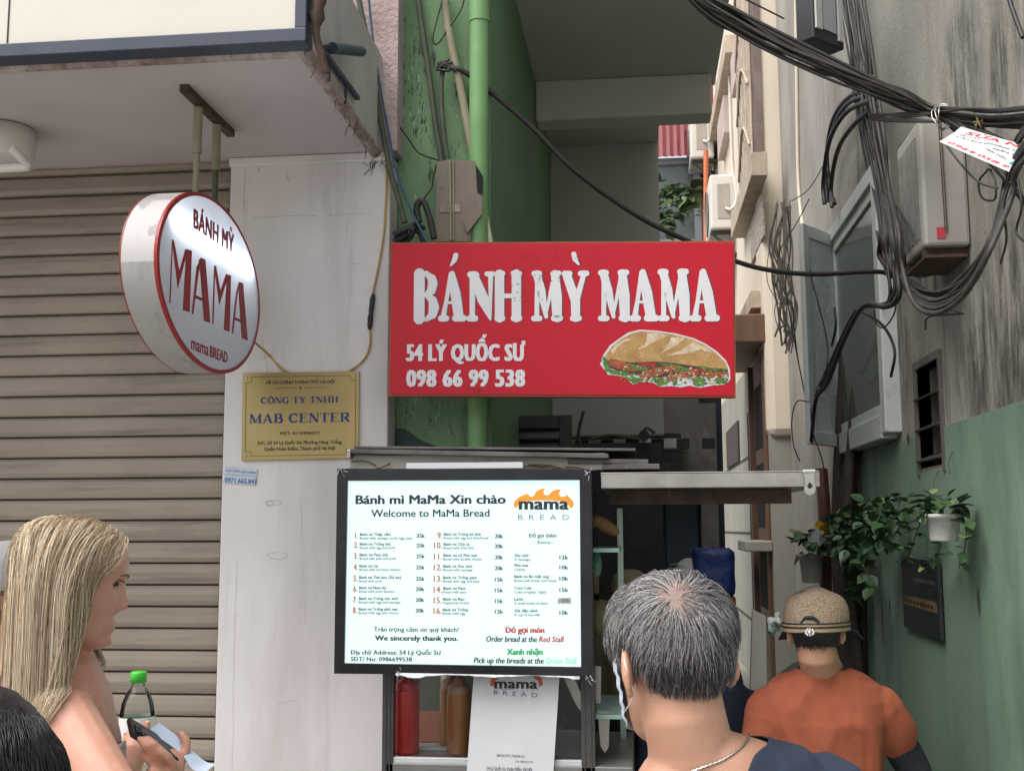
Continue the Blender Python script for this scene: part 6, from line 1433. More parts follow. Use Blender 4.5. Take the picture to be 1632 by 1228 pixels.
while len(L) < 14500 and tries < 90000:
    tries += 1
    z = rr.uniform(-.075, .1175); a = rr.uniform(-PI, PI)
    if rr.random() > (.45 + .55 * interp(HEADT, z)[2] / .075): continue
    if z < hairline(a) + rr.gauss(0, .004): continue
    if abs(math.sin(a)) > .90 and z < .012: continue
    p = head_pt(z, a); dv = p - whp; d_ = dv.length
    if d_ < .042 and rr.random() > .30 + .65 * (d_ / .042) ** 1.5: continue
    # flow away from the whorl with a clockwise swirl, then downwards
    sw = V((0, .55, .83)).cross(dv).normalized()
    f_ = dv.normalized() * .8 + sw * (.95 * math.exp(-d_ / .05) + .10)
    f_ = f_ + V((0, 0, -.25 - 1.2 * max(0, .06 - z) / .1)) + V((rr.gauss(0, .2), rr.gauss(0, .2), rr.gauss(0, .2))) + mnoise.noise_vector(p * 55) * .75
    nrm = (p - V((0, -.008, min(p.z, .03) * .8))).normalized()
    ln = rr.uniform(.024, .044) if z > .0 else rr.uniform(.011, .022)
    if z < .0: ln *= max(.35, min(1, (z - hairline(a) + .012) / .04))
    if z > .06 and a > 0: ln *= 1.15
    q = p; pts = [q - nrm * .002]
    for j in range(4):
        f_ = (f_ - nrm * f_.dot(nrm) + nrm * (.22 - .15 * j)).normalized()
        q = q + f_ * ln / 4 * 1.25; f_ = f_ + V((rr.gauss(0, .10), rr.gauss(0, .10), rr.gauss(0, .10) - .05))
        nrm = (q - V((0, -.008, min(q.z, .03) * .8))).normalized()
        pts.append(q)
    L.append([man.T @ x for x in pts])
    g_ = rr.random() - (.12 if z < .02 else 0) + (.12 if z > .03 else 0) + (.2 if d_ < .06 else 0) + (.06 if z < -.02 else 0)
    mi.append(0 if g_ < .60 else 1 if g_ < .85 else 2)
b = MB(); strands(b, L, .00034, 3, mi)
m_hd, m_hg, m_hw = pm('dark_grey_hair', (.026, .023, .023), .42), pm('grey_hair', (.15, .14, .14), .4), pm('white_hair', (.46, .45, .45), .4)
man.child(b, 'hair', [m_hd, m_hg, m_hw])
m_navyshirt = pm('navy_jersey', (.018, .028, .052), .9, (.014, .022, .042), 30, bump=.3, bs=420, bdist=.001)
nbm = man.nb
RRi = man.RR.inverted(); nb0 = RRi @ nbm
def mkeep(p):
    q = RRi @ p; return not ((V((q.x - nb0.x, (q.y - nb0.y) * 1.1)).length < .102 and q.z > nb0.z - .06) or q.z > nb0.z + .005)
man.cloth('shirt', m_navyshirt, mkeep, (.75, .75), infl=.012, vox=.0055)
man.trousers(m_black)
# face mask with its ear loop
b = MB(); vs = []; fs = []; na, nz = 26, 14
for i in range(nz):
    for k_ in range(na):
        t = k_ / (na - 1) * 2 - 1; a = t * R(68); z = .012 - .118 * (i / (nz - 1)) * (1 - .25 * abs(t)) - .012 * abs(t)
        p = head_pt(max(z, -.112), a, .006 + .008 * math.cos(t * PI / 2) + .0012 * (i % 3)); p.z = z
        vs.append(man.T @ p)
for i in range(nz - 1):
    for k_ in range(na - 1): fs.append((i * na + k_, (i + 1) * na + k_, (i + 1) * na + k_ + 1, i * na + k_ + 1))
b.add(vs, fs, 0, True); mo = man.child(b, 'face_mask', pm('mask_fabric', (.60, .66, .76), .8, (.52, .58, .68), 40)); mo.modifiers.new('solid', 'SOLIDIFY').thickness = .001
b = MB()
for sg_ in (-1, 1):
    E_ = [head_pt(.0, -sg_ * R(66), .008), V((sg_ * .078, .012, .016)), V((sg_ * .082, -.008, .021)), V((sg_ * .090, -.028, .004)), V((sg_ * .086, -.030, -.022)), V((sg_ * .074, -.014, -.044)), head_pt(-.07, -sg_ * R(62), .006)]
    b = MB(); b.tube(smooth_path([man.T @ p for p in E_], 5), .0012, 6); man.child(b, 'mask_loop', m_paper)
None
# silver chain
b = MB(); nl = 150; rw_ = []
for i in range(nl):
    a = 2 * PI * i / nl; d0 = V((math.cos(a), math.sin(a), 0))
    rw_.append(nbm + V((d0.x * .092 * (1.0), d0.y * .075 + .0, -.006 + .018 * d0.x * 0 - .045 * max(0, d0.y) - .02 * abs(d0.x) + .012)))
dgm = bpy.context.evaluated_depsgraph_get(); evm = man.o.evaluated_get(dgm)
def onskin(o_, p, c, lift):
    d = (c - p); d.z *= .2; L0 = d.length; d.normalize(); ok, loc, nn, _ = o_.ray_cast(p - d * .12, d)
    return loc + nn * lift if ok else p
rw_ = []
for i in range(nl):
    a = 2 * PI * i / nl; p = man.RR @ (nb0 + V((math.cos(a) * .083, math.sin(a) * .075 + .004, .010 - .05 * max(0, math.sin(a)))))
    ok, loc, nn, _ = evm.closest_point_on_mesh(p); rw_.append(loc + nn * .0022)
rw_ = [(rw_[i - 2] + rw_[i - 1] + rw_[i] + rw_[(i + 1) % nl] + rw_[(i + 2) % nl]) / 5 for i in range(nl)]
for i in range(nl):
    p, q = rw_[i], rw_[(i + 1) % nl]; t = (q - p); side = V((0, 0, 1)).cross(t).normalized(); up = t.cross(side).normalized()
    o_ = (side if i % 2 else up) * .0011
    b.tube([p + o_ - t * .25, p + o_ * 1.3 + t * .3, q + o_ + t * .25], .0013, 5)
man.child(b, 'chain', m_chrome)

# ------------------------------------------------------------------ blonde woman on the left
hc = atD(116, 925, 2.12); sp = atD(84, 1300, 2.14)
el_r, wr_r = atD(205, 1300, 1.90), atD(248, 1248, 2.08)
el_l, wr_l = atD(180, 1290, 2.42), atD(205, 1225, 2.40)
wom = Person('blonde woman with bare shoulder looking down at the phone in her hand', (sp.x, sp.y), R(-57), 1.70, sk_pale, ((el_l, wr_l), (el_r, wr_r)), .0045, head=(R(0), R(13), R(0)), headpos=hc, neck=.050, wide=1.03, lean=(0, .0), shup=.055)
wi = wom.I
def fing(pts, r): limb(wom.raw, [wi @ atD(*p) for p in pts], r, 9)
limb(wom.raw, [wi @ V(wr_r), wi @ atD(258, 1238, 2.12), wi @ atD(270, 1216, 2.14)], [.027, .033, .032], 12)
fing([(262, 1222, 2.11), (246, 1204, 2.085), (232, 1188, 2.075), (222, 1176, 2.08)], [.0095, .0088, .0082, .0068])
fing([(273, 1216, 2.115), (258, 1198, 2.09), (244, 1184, 2.08), (234, 1175, 2.085)], [.0095, .009, .0084, .007])
fing([(280, 1222, 2.11), (268, 1206, 2.09), (256, 1196, 2.082), (248, 1190, 2.085)], [.009, .0086, .0078, .0066])
fing([(262, 1234, 2.10), (246, 1220, 2.085), (234, 1208, 2.08), (226, 1200, 2.085)], [.0086, .008, .0074, .006])
fing([(282, 1214, 2.14), (296, 1196, 2.16), (297, 1180, 2.165), (289, 1169, 2.17)], [.012, .0105, .0095, .0085])
wl = wi @ V(wr_l); limb(wom.raw, [wl, wi @ atD(212, 1195, 2.42), wi @ atD(216, 1178, 2.44)], [.026, .032, .028], 12)
for i in range(4): limb(wom.raw, [wi @ atD(208 + i * 2, 1184 - i * 9, 2.46), wi @ atD(222 + i, 1180 - i * 9, 2.50), wi @ atD(236, 1178 - i * 9, 2.475)], [.0085, .0085, .007], 8)
wom.finish(); wom.eyes()
b = MB()
for sg_ in (-1, 1):
    pts = [wom.T @ head_pt(.026 + .004 * math.sin(t * PI), -sg_ * R(12 + 26 * t), .0006) for t in [i / 6 for i in range(7)]]; b.tube(pts, [.0012, .002, .0023, .0022, .0018, .0014, .0008], 6)
    pts = [wom.T @ head_pt(.016 + .002 * math.sin(t * PI), -sg_ * R(16 + 22 * t), .0035) for t in [i / 5 for i in range(6)]]; b.tube(pts, .0013, 5)
wom.child(b, 'eyebrows', pm('brow_hair', (.13, .08, .05), .7))
m_h1, m_h2, m_h3, m_h4 = pm('dark_blonde_hair', (.36, .26, .165), .32, spec=.4), pm('honey_hair', (.60, .47, .31), .3, spec=.4), pm('light_blonde_hair', (.86, .74, .56), .28, spec=.4), pm('brown_root_hair', (.15, .10, .062), .36, spec=.4)
# each lock starts at the parting and falls over the skull, then down the back or before the shoulder
rr = random.Random(55); L = []; mi = []
Ti = wom.T
ddown = (wom.T.to_3x3().inverted() @ V((0, 0, -1))).normalized()     # gravity in the head's own axes
def wav(i): return math.sin(i * 12.9898) * 43758.5453 % 1
bodyev = wom.o.evaluated_get(bpy.context.evaluated_depsgraph_get())
def lock(z, a, ln, spread=0.):
    p = head_pt(z, a); side = -1 if p.x < 0 else 1
    nrm = V((p.x, p.y + .005, max(0, p.z) * 1.1)).normalized()
    pts = [p - nrm * .002]; q = p + nrm * .004; n_ = 20; st = ln / n_
    f_ = V((side * .8, -.55 - max(0, p.y) * 7, .1)); f_ = (f_ - nrm * f_.dot(nrm)).normalized()
    ys = .026 + rr.uniform(-.035, .008)
    for j in range(n_):
        t = j / n_
        g = ddown * (.16 + .60 * min(1, t * 2.4))
        f_ = (f_ * .75 + g + V((rr.gauss(0, .022), rr.gauss(0, .022), rr.gauss(0, .022)))).normalized()
        q = q + f_ * st
        lim_y = ys + max(0, q.z - .02) * 1.1                # hair is swept off the face, behind this line
        if q.y > lim_y and q.z < .085: q.y += (lim_y - q.y) * .55; f_.y -= .25
        zc = max(-.05, min(.117, q.z)); aa = math.atan2(-q.x, q.y + .003); s0 = head_pt(zc, aa); rad0 = math.hypot(s0.x, s0.y + .003); rad1 = math.hypot(q.x, q.y + .003)
        lim = rad0 + .008 + spread
        if q.z > -.13 and rad1 < lim:
            e = lim / max(rad1, 1e-4); q.x *= e; q.y = (q.y + .003) * e - .003
        if q.z > .1: q.z = min(q.z, .1245 + spread * .5)
        pts.append(q.copy())
    out = [Ti @ x for x in pts]
    for j in range(8, len(out)):
        ok, loc, nn, _ = bodyev.closest_point_on_mesh(out[j])
        if ok and (out[j] - loc).dot(nn) < .008: out[j] = loc + nn * (.008 + spread * .6)
    return out
N = 17000
for i in range(N):
    z = .1175 - .125 * rr.random() ** 1.25; a = rr.uniform(-PI, PI)
    ca = math.cos(a)
    if ca > .45 and z < .088: continue
    if ca > .05 and z < .05: continue
    if ca > -.2 and z < .015: continue
    ln = rr.uniform(.30, .40) * (1 if rr.random() < .85 else .8)
    if z < .03: ln *= .84
    L.append(lock(z, a, ln, .001 + rr.random() ** 2 * .012))
    c_ = mnoise.noise(V((z * 36, a * 9, 0))) * .75 + rr.gauss(0, .30)
    mi.append(3 if c_ < -.42 else 0 if c_ < -.12 else 1 if c_ < .2 else 2)
b = MB()
for i, l in enumerate(L): b.tube(l, [.00036 * (1 - .6 * (j / 20) ** 3) for j in range(len(l))], 3, mi[i], cap=False)
wom.child(b, 'hair', [m_h1, m_h2, m_h3, m_h4])
hair_cap(wom, 'hair_base', m_h4, lambda a: .098 if abs(a) < R(60) else .06 if abs(a) < R(85) else .02 if abs(a) < R(105) else -.07, .004)
nw = wom.nb
wom.cloth('top', pm('white_top', (.72, .71, .70), .8), lambda p: p.z < nw.z - .19 + .02 * math.sin(p.x * 9), (0, 0), infl=.008, vox=.007, base=.8, crease=.2)
wom.trousers(pm('blue_denim', (.06, .09, .15), .8))
# phone, paper and bottle in her hands
pf_o = atD(212, 1166, 2.075); pu = atD(287, 1211, 2.12) - pf_o; pv = atD(228, 1151, 2.16) - pf_o
pf = Frame(pf_o, pu, pv)
ph = empty('phone', pf_o, 'black phone in a dark case held by the blonde woman', 'phone')
pl_ = pu.length
b = MB(); b.obox(pf, 0, pl_, 0, .070, -.011, .0); b.build('case', pm('black_case', (.012, .012, .014), .35), ph, bevel=.004)
b = MB(); b.obox(pf, .008, .040, .008, .040, .0002, .003); cm = b.build('camera_plate', pm('dark_glass', (.02, .02, .024), .15), ph, bevel=.002)
for (x, y) in ((.017, .017), (.031, .017), (.017, .031)):
    b = MB(); b.lathe(pf.p(x, y, .003), [(.0055, 0), (.0055, .0014), (.004, .0016), (0, .001)], 14, axis=pf.n); b.build('lens', m_black, cm)
b = MB(); P4 = [atD(244, 1158, 2.17), atD(272, 1176, 2.165), atD(300, 1200, 2.155), atD(318, 1219, 2.15), atD(336, 1223, 2.15)]; sw_ = [V((.012, .03, .012)), V((.012, .03, .004)), V((.014, .03, -.004)), V((.02, .02, .010)), V((.012, .02, .012))]
pa = smooth_path(P4, 5); k_ = len(pa)
for i in range(k_ - 1):
    w0_, w1_ = [sw_[int(q_)].lerp(sw_[min(4, int(q_) + 1)], q_ % 1) * .5 for q_ in (i * 4 / (k_ - 1), min(3.999, (i + 1) * 4 / (k_ - 1)))]; b.add([pa[i] - w0_, pa[i + 1] - w1_, pa[i + 1] + w1_, pa[i] + w0_], [(0, 1, 2, 3)], 0, True)
tag(b.build('paper_slip', pm('pale_blue_paper', (.50, .60, .72), .6)), 'pale blue paper slip curling out beside the phone', 'paper')
bo = atD(217, 1186, 2.50); bt = empty('water_bottle', bo, 'clear water bottle with bright green cap held by the blonde woman', 'bottle')
sc3 = 2.50 / F
m_pet = glassy('clear_plastic', (.95, .98, .97), .0, .05, 1.3)
b = MB(); b.lathe(bo - V((0, 0, .10)), [(0, 0), (.034, 0), (.038, .01), (.038, .10), (.0385, .135), (.038, .165), (.034, .190), (.026, .210), (.016, .224), (.013, .232), (.013, .236)], 28); b.build('body', m_pet, bt)
b = MB(); zc_ = atD(219, 1090, 2.5).z; b.lathe((bo.x, bo.y, bo.z + .134), [(.0135, 0), (.0175, .001), (.0175, .022), (.0165, .024), (0, .0245)], 24); b.build('cap', pm('bright_green_cap', (.05, .50, .04), .4), bt)
b = MB(); b.lathe((bo.x, bo.y, bo.z + .002), [(.0386, 0), (.0388, .04), (.0386, .060)], 28); lab = b.build('wrapper', pm('white_wrapper', (.72, .74, .73), .4), bt)
b = MB(); rl = .0391; vd = V((EYE.x - bo.x, EYE.y - bo.y, 0)).normalized(); sdv = V((-vd.y, vd.x, 0))
def cyl(mbx, geo, x0, z0, kx, kz, mi):
    vs, fs = geo
    mbx.add([V((bo.x, bo.y, 0)) + vd * (rl * math.cos((x0 + v[0] * kx) / rl)) - sdv * 0 + V((0, 0, 1)).cross(vd) * (rl * math.sin((x0 + v[0] * kx) / rl)) + V((0, 0, bo.z + z0 + v[1] * kz)) for v in vs], fs, mi)
cyl(b, text_geo('san', .02), -.030, .020, .0235, .024, 0)
star = ([(math.cos(i * PI / 7) * (1 if i % 2 == 0 else .5), math.sin(i * PI / 7) * (1 if i % 2 == 0 else .5)) for i in range(14)] + [(0, 0)], [(i, (i + 1) % 14, 14) for i in range(14)])
cyl(b, star, .024, .026, .0125, .0135, 1)
cyl(b, ([(0, 0), (1, 0), (1, 1), (0, 1)], [(0, 1, 2, 3)]), -.055, .0585, .11, .003, 1)
b.build('print', [m_inkdark, pm('print_green', (.02, .26, .06), .5)], lab)

# ------------------------------------------------------------------ woman in orange walking into the alley
hc = atD(1302, 1004, 3.5); sp = atD(1316, 1200, 3.52)
el_r, wr_r = atD(1458, 1228, 3.55), atD(1500, 1340, 3.45)
ora = Person('woman in an orange shirt and woven beige cap walking into the alley', (sp.x, sp.y), R(-2), 1.47, sk_face, (None, (el_r, wr_r)), .007, head=(R(-16), R(4), R(-2)), headpos=hc, neck=.062, wide=1.2, lean=(0, .0), chest=1.1)
ora.finish(); ora.eyes()
b = MB(); rr = random.Random(8); L = []
hair_cap(ora, 'hair', pm('short_black_hair', (.012, .010, .010), .4, (.02, .017, .016), 90, bump=.8, bs=300), lambda a: .03 if math.cos(a) > .2 else (-.004 if math.cos(a) > -.15 else -.062 - .008 * math.cos(a * 3)), .012)
for i in range(2600):
    a = PI + rr.uniform(-1.5, 1.5); z = rr.uniform(-.088, -.01); p_ = head_pt(max(z, -.1), a, .003); ln = rr.uniform(.008, .02)
    if z < -.078 + .02 * abs(a - PI) + rr.gauss(0, .006): continue
    d_ = V((rr.gauss(0, .3), rr.gauss(0, .2) - .25 * math.cos(a) * -1, -1)).normalized(); L.append([ora.T @ (p_ + d_ * ln * t + V((p_.x, p_.y, 0)).normalized() * .003 * (1 - t * .6)) for t in (0, .5, 1)])
b = MB(); strands(b, L, .0007, 3); ora.child(b, 'nape_hair', m_inkdark)
# cap: soft woven crown, striped band, loop, brooch and a dark peak to the front
b = MB(); n_, m_ = 72, 26; vs = []; fs = []
for i in range(m_):
    t = i / (m_ - 1)
    for k_ in range(n_):
        a = 2 * PI * k_ / n_; z = .008 + .122 * math.sin(t * PI / 2); r_ = .118 * math.cos(t * PI / 2) ** .42 if t < 1 else 0
        puff = 1 + .07 * math.sin(t * PI) + .035 * math.sin(a * 3 + .6) * math.sin(t * PI) ; r_ = r_ * puff
        p = V((-math.sin(a) * r_ * .86, -.004 + math.cos(a) * r_ * 1.02, z + .010 * math.sin(a * 2 + 1) * t + .006 * math.cos(a))); vs.append(ora.T @ p)
for i in range(m_ - 1):
    for k_ in range(n_): k2 = (k_ + 1) % n_; fs.append((i * n_ + k_, i * n_ + k2, (i + 1) * n_ + k2, (i + 1) * n_ + k_))
b.add(vs, fs, 0, True)
M = Mat('woven_straw'); tx = M.n('ShaderNodeTexVoronoi'); tx.inputs['Scale'].default_value = 330; M.l(M.coord(), tx.inputs['Vector'])
M.l(M.mix(M.ramp(tx.outputs['Distance'], .2, .75), (.46, .36, .25), (.19, .135, .09)), M.b.inputs['Base Color']); M.b.inputs['Roughness'].default_value = .85; M.bump(tx.outputs['Distance'], .6, .003)
capo = ora.child(b, 'cap', M.m)
def capring(z0, z1, infl, mat, name, a0=0., a1=2 * PI):
    q = MB(); vs = []; fs = []; n2 = 60
    for k_ in range(n2 + 1):
        a = a0 + (a1 - a0) * k_ / n2
        for z, e in ((z0, infl), ((z0 + z1) / 2, infl + .002), (z1, infl)):
            r_ = .1185 + e; vs.append(ora.T @ V((-math.sin(a) * r_ * .865, -.004 + math.cos(a) * r_ * 1.02, z + .006 * math.cos(a))))
    for k_ in range(n2): 
        for i in range(2): fs.append((k_ * 3 + i, k_ * 3 + i + 1, (k_ + 1) * 3 + i + 1, (k_ + 1) * 3 + i))
    q.add(vs, [f[::-1] for f in fs], 0, True); return q.build(name, mat, capo)
m_band = pm('straw_band', (.36, .26, .16), .85, (.28, .2, .12), 60)
capring(.000, .012, .003, m_band, 'band'); capring(.0125, .0165, .005, m_black, 'stripe'); capring(.0175, .024, .004, m_band, 'band'); capring(.0245, .029, .0055, m_black, 'stripe')
q = MB(); c_ = lambda x, z, e=0: ora.T @ V((x, -.127 - e + .35 * abs(x), z))
q.tube(smooth_path([c_(-.026, -.004), c_(-.026, .022), c_(-.016, .036), c_(.0, .041), c_(.016, .036), c_(.026, .022), c_(.026, -.004), c_(.0, -.006), c_(-.026, -.004)], 5), .006, 8); q.build('strap_loop', m_black, capo)
q = MB(); q.add([c_(-.026, .0, -.004), c_(.026, .0, -.004), c_(.018, .036, -.004), c_(-.018, .036, -.004)], [(0, 1, 2, 3)]); q.build('opening', pm('black_hair_gap', (.010, .008, .009), .5), capo)
q = MB()
for i in range(9):
    a = i * 2 * PI / 9; ball(q, Matrix.Identity(4), c_(math.cos(a) * .0125, -.004 + math.sin(a) * .009, .010), (.0042, .0042, .0042), 6)
ball(q, Matrix.Identity(4), c_(0, -.004, .012), (.007, .007, .007), 6); q.build('brooch', pm('crystal', (.75, .72, .68), .15, metal=.6), capo)
q = MB(); vs = []; fs = []; n2 = 24
for k_ in range(n2 + 1):
    a = R(-70) + R(140) * k_ / n2
    for r_, z in ((.112, .006), (.145, -.004), (.150 + .045 * math.cos(a) ** 1.2, -.018 - .012 * abs(math.sin(a)))): vs.append(ora.T @ V((-math.sin(a) * r_ * .9, math.cos(a) * r_, z)))
for k_ in range(n2):
    for i in range(2): fs.append((k_ * 3 + i, k_ * 3 + i + 1, (k_ + 1) * 3 + i + 1, (k_ + 1) * 3 + i))
q.add(vs, fs, 0, True); po = q.build('peak', pm('navy_peak', (.02, .026, .038), .8), capo); po.modifiers.new('solid', 'SOLIDIFY').thickness = .004
m_orange_sh = pm('orange_knit', (.335, .088, .042), .95, (.285, .072, .035), 26, [((.30, .06, .03), 5, (1, 1, .5), .58, .8, .35)], .35, 330, .0015)
no = ora.nb
ora.cloth('shirt', m_orange_sh, lambda p: not ((V((p.x - no.x, p.y - no.y)).length < .074 and p.z > no.z - .01) or p.z > no.z + .028), (1.3, .5), infl=.016, vox=.0075, sl_r=1.06, crease=1.7)
b = MB(); cc = [no + V((math.cos(i * PI / 20) * .074, math.sin(i * PI / 20) * .068, .024 - .02 * max(0, math.sin(i * PI / 20)))) for i in range(41)]; b.tube(cc, .0065, 8); ora.child(b, 'neck_cord', pm('dark_brown_trim', (.05, .02, .015), .8))
b = MB(); sh_, el_, wr_ = ora.arms[1]
limb(b, [sh_.lerp(el_, .40), sh_.lerp(el_, .7), el_, el_.lerp(wr_, .4), el_.lerp(wr_, .95)], [.052, .056, .052, .044, .034], 18); ora.child(b, 'arm_cover', pm('black_sleeve', (.012, .014, .022), .85, (.02, .022, .032), 40, bump=.5, bs=120, bdist=.004))
ora.trousers(m_black)

# ------------------------------------------------------------------ others, partly seen
def simple_person(label, hpx, D, h, heading, shirt, skin, hairc, vox=.008, head=(0, 0, 0), sleeves=(1.9, 1.9), wide=1.0, group=None, tr=None):
    c_ = atD(*hpx, D); p = Person(label, (c_.x, c_.y - .03), heading, h, skin, (None, None), vox, head=head, headpos=c_, wide=wide, hands=False)
    p.finish(); p.eyes()
    hair_cap(p, 'hair', hairc, lambda a: .045 if math.cos(a) > .35 else (.0 if math.cos(a) > -.1 else -.075), .012)
    n0 = p.nb; p.cloth('shirt', shirt, lambda q: not (V((q.x - n0.x, q.y - n0.y)).length < .08 and q.z > n0.z - .005) and q.z < n0.z + .03, sleeves, vox=.011); p.trousers(tr or m_black); return p
m_bh = pm('black_hair', (.010, .009, .010), .35, (.018, .016, .016), 80, bump=.6, bs=260)
def capfor(p, mat, peak=True, size=.112, zlo=.015, hgt=.118, name='cap'):
    b = MB(); n_, m_ = 48, 18; vs = []; fs = []
    for i in range(m_):
        t = i / (m_ - 1)
        for k_ in range(n_):
            a = 2 * PI * k_ / n_; r_ = size * math.cos(t * PI / 2) ** .6 if t < 1 else 0; vs.append(p.T @ V((-math.sin(a) * r_ * .82, -.006 + math.cos(a) * r_, zlo + hgt * math.sin(t * PI / 2))))
    for i in range(m_ - 1):
        for k_ in range(n_): k2 = (k_ + 1) % n_; fs.append((i * n_ + k_, i * n_ + k2, (i + 1) * n_ + k2, (i + 1) * n_ + k_))
    b.add(vs, fs, 0, True); c_ = p.child(b, name, mat)
    if peak:
        q = MB(); vs = []; fs = []
        for k_ in range(19):
            a = R(-62) + R(124) * k_ / 18
            for r_, z in ((size * .97, zlo + .006), (size + .03, zlo + .002), (size + .02 + .055 * math.cos(a), zlo - .012)): vs.append(p.T @ V((-math.sin(a) * r_ * .85, math.cos(a) * r_, z)))
        for k_ in range(18):
            for i in range(2): fs.append((k_ * 3 + i, k_ * 3 + i + 1, (k_ + 1) * 3 + i + 1, (k_ + 1) * 3 + i))
        q.add(vs, fs, 0, True); o = q.build('peak', mat, c_); o.modifiers.new('solid', 'SOLIDIFY').thickness = .003
p = simple_person('person in a grey cap cut off by the left edge behind the blonde woman', (10, 948), 2.75, 1.66, R(-70), pm('grey_shirt', (.2, .2, .2), .9), sk_pale, pm('brown_hair', (.1, .065, .04), .5), head=(0, R(-5), 0))
capfor(p, pm('grey_cap', (.25, .25, .25), .85, (.21, .21, .21), 12, bump=.4, bs=60, bdist=.004), size=.120)
# black haired head close to the lens at the lower left
hc = atD(-74, 1275, 1.22); blk = Person('black haired person close by at the bottom left corner', (hc.x, hc.y - .02), R(-20), 1.50, sk_face, (None, None), .009, headpos=hc, hands=False)
blk.finish(); blk.eyes(); hair_cap(blk, 'hair_base', m_bh, lambda a: .045 if math.cos(a) > .4 else -.02 if math.cos(a) > 0 else -.09, .012)
rr = random.Random(66); L = []
for i in range(6500):
    z = .1178 - .15 * rr.random() ** 1.8; a = rr.uniform(-PI, PI)
    if math.cos(a) > .4 and z < .05: continue
    if z < -.03: continue
    p_ = head_pt(z, a, .010); pts = [p_]; f_ = V((p_.x * 8, p_.y * 4 - .3, -.06)).normalized(); q_ = p_
    for j in range(9):
        q_ = q_ + f_ * .017; zc = max(-.11, min(.117, q_.z)); aa = math.atan2(-q_.x, q_.y); s0 = head_pt(zc, aa); lim = math.hypot(s0.x, s0.y) + .013 + rr.random() * .003; r1 = math.hypot(q_.x, q_.y)
        if r1 < lim: q_ = V((q_.x * lim / max(r1, 1e-4), q_.y * lim / max(r1, 1e-4), q_.z))
        f_ = (f_ * .6 + V((rr.gauss(0, .05), rr.gauss(0, .05), -.5))).normalized(); pts.append(q_)
    L.append([blk.T @ x for x in pts])
b = MB(); strands(b, L, .0006, 3); blk.child(b, 'hair', pm('black_strand', (.012, .011, .013), .3))
n0b = blk.nb; blk.cloth('shirt', pm('dark_shirt', (.03, .03, .035), .9), lambda q: not (V((q.x - n0b.x, q.y - n0b.y)).length < .08 and q.z > n0b.z - .005) and q.z < n0b.z + .03, (.7, .7), vox=.011); blk.trousers(m_black)
# people deeper in the alley
p = simple_person('person in a white cap and dark top standing behind the grey haired man', (1104, 928), 5.9, 1.47, R(10), pm('dark_top', (.02, .03, .05), .9), sk_face, m_bh, .012); capfor(p, pm('off_white_cap', (.48, .50, .47), .85), size=.118)
p = simple_person('person in navy with white sleeve stripes hidden behind the grey haired man', (1116, 1002), 3.9, 1.42, R(5), pm('navy_jacket', (.014, .02, .04), .85), sk_face, m_bh, .010, wide=1.05, sleeves=(1.9, 1.9))
b = MB(); sh_, el_, wr_ = p.arms[1]
for o_ in (-.012, .010): b.tube([q + V((o_ + .004, -.066, 0)) for q in (sh_.lerp(el_, .30), sh_.lerp(el_, .6), sh_.lerp(el_, .96))], .0045, 6)
p.child(b, 'sleeve_stripes', m_paper)
p = simple_person('person in dark grey jacket half hidden behind the orange woman', (1292, 1006), 4.9, 1.32, R(25), pm('dark_grey_jacket', (.05, .05, .045), .85, (.035, .035, .032), 9, bump=.5, bs=30, bdist=.01), sk_face, m_bh, .012, wide=1.25)
p = simple_person('person in a khaki hat seen over the grey hair beside the cabinet post', (1004, 948), 5.6, 1.47, R(0), pm('khaki_shirt', (.13, .11, .07), .9), sk_face, m_bh, .012); capfor(p, pm('khaki_hat', (.20, .16, .095), .85), size=.122, name='hat')
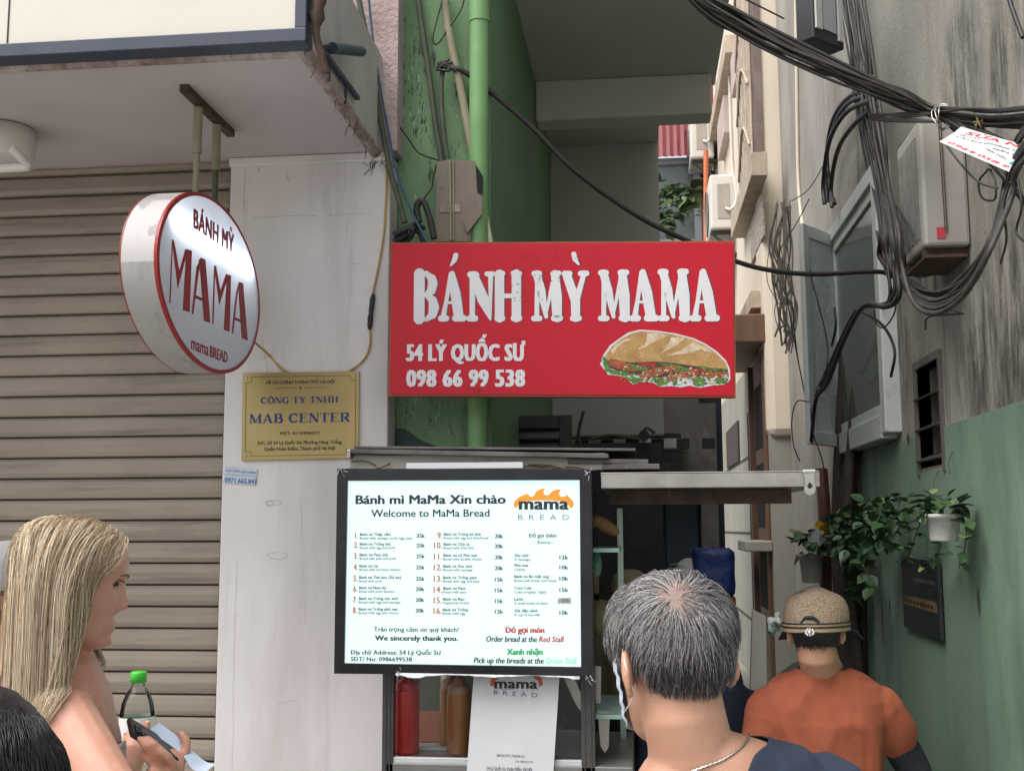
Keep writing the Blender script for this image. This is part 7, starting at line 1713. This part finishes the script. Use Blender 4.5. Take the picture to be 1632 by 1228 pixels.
# bags
def soft_box(name, c, sx, sy, sz, mats, label, cat, seed, split=None):
    t = empty(name, V(c) - V((0, 0, sz / 2)), label, cat) if split else None
    rr = random.Random(seed)
    def piece(z0, z1):
        b = MB(); n_, m_ = 32, 14; vs = []; fs = []
        for i in range(m_):
            t_ = i / (m_ - 1)
            for k_ in range(n_):
                a = 2 * PI * k_ / n_; e = .45; ca, sa = math.cos(a), math.sin(a); f_ = 1 + .05 * mnoise.noise(V((ca * 2 + seed, sa * 2, t_ * 4)))
                ed = min(1, (min(t_, 1 - t_) * 9) + .80); vs.append((c[0] + sx / 2 * f_ * ed * math.copysign(abs(ca) ** e, ca), c[1] + sy / 2 * f_ * ed * math.copysign(abs(sa) ** e, sa), c[2] + z0 + (z1 - z0) * t_ + .012 * mnoise.noise(V((ca * 3, sa * 3, seed)))))
        for i in range(m_ - 1):
            for k_ in range(n_): k2 = (k_ + 1) % n_; fs.append((i * n_ + k_, i * n_ + k2, (i + 1) * n_ + k2, (i + 1) * n_ + k_))
        fs.append(tuple(range(n_ - 1, -1, -1))); fs.append(tuple((m_ - 1) * n_ + k for k in range(n_))); b.add(vs, fs, 0, True); return b
    if split:
        piece(-sz / 2 + split, sz / 2).build('bag_body', mats[0], t); piece(-sz / 2, -sz / 2 + split - .002).build('bag_base', mats[1], t)
    else: tag(piece(-sz / 2, sz / 2).build(name, mats[0]), label, cat)
c_ = onY(1137, 918, 6.0); soft_box('carry_bag', c_, .215, .2, .29, [pm('blue_nylon', (.022, .045, .20), .4, (.015, .03, .13), 7, bump=.6, bs=14, bdist=.02), pm('orange_nylon', (.42, .09, .04), .6)], 'shiny blue bag with an orange base on the shoulder beside the white cap', 'bag', 4, .045)
c_ = onY(1238, 992, 4.5); b = MB(); vs = []; fs = []
ball(b, Matrix.Identity(4), c_, (.028, .03, .036), 14)
b.v = [tuple(V(p) + (V(p) - c_) * (1.1 * mnoise.noise(V(p) * 34) + .7 * mnoise.noise(V(p) * 90))) for p in b.v]
tag(b.build('plastic_bag', pm('white_green_film', (.48, .54, .50), .35, (.10, .36, .26), 9, bump=.8, bs=40, bdist=.02, lo=.52, hi=.58)), 'crumpled white and green plastic bag by the orange woman', 'bag')
b = MB(); q0 = onY(1196, 1110, 5.0); b.add([q0, q0 + V((.07, .0, 0)), q0 + V((.085, .1, .33)), q0 + V((.03, .1, .36))], [(0, 1, 2, 3)]); o = b.build('board', m_stone); o.modifiers.new('solid', 'SOLIDIFY').thickness = .03; tag(o, 'grey board leaning by the stone step in the alley', 'board')
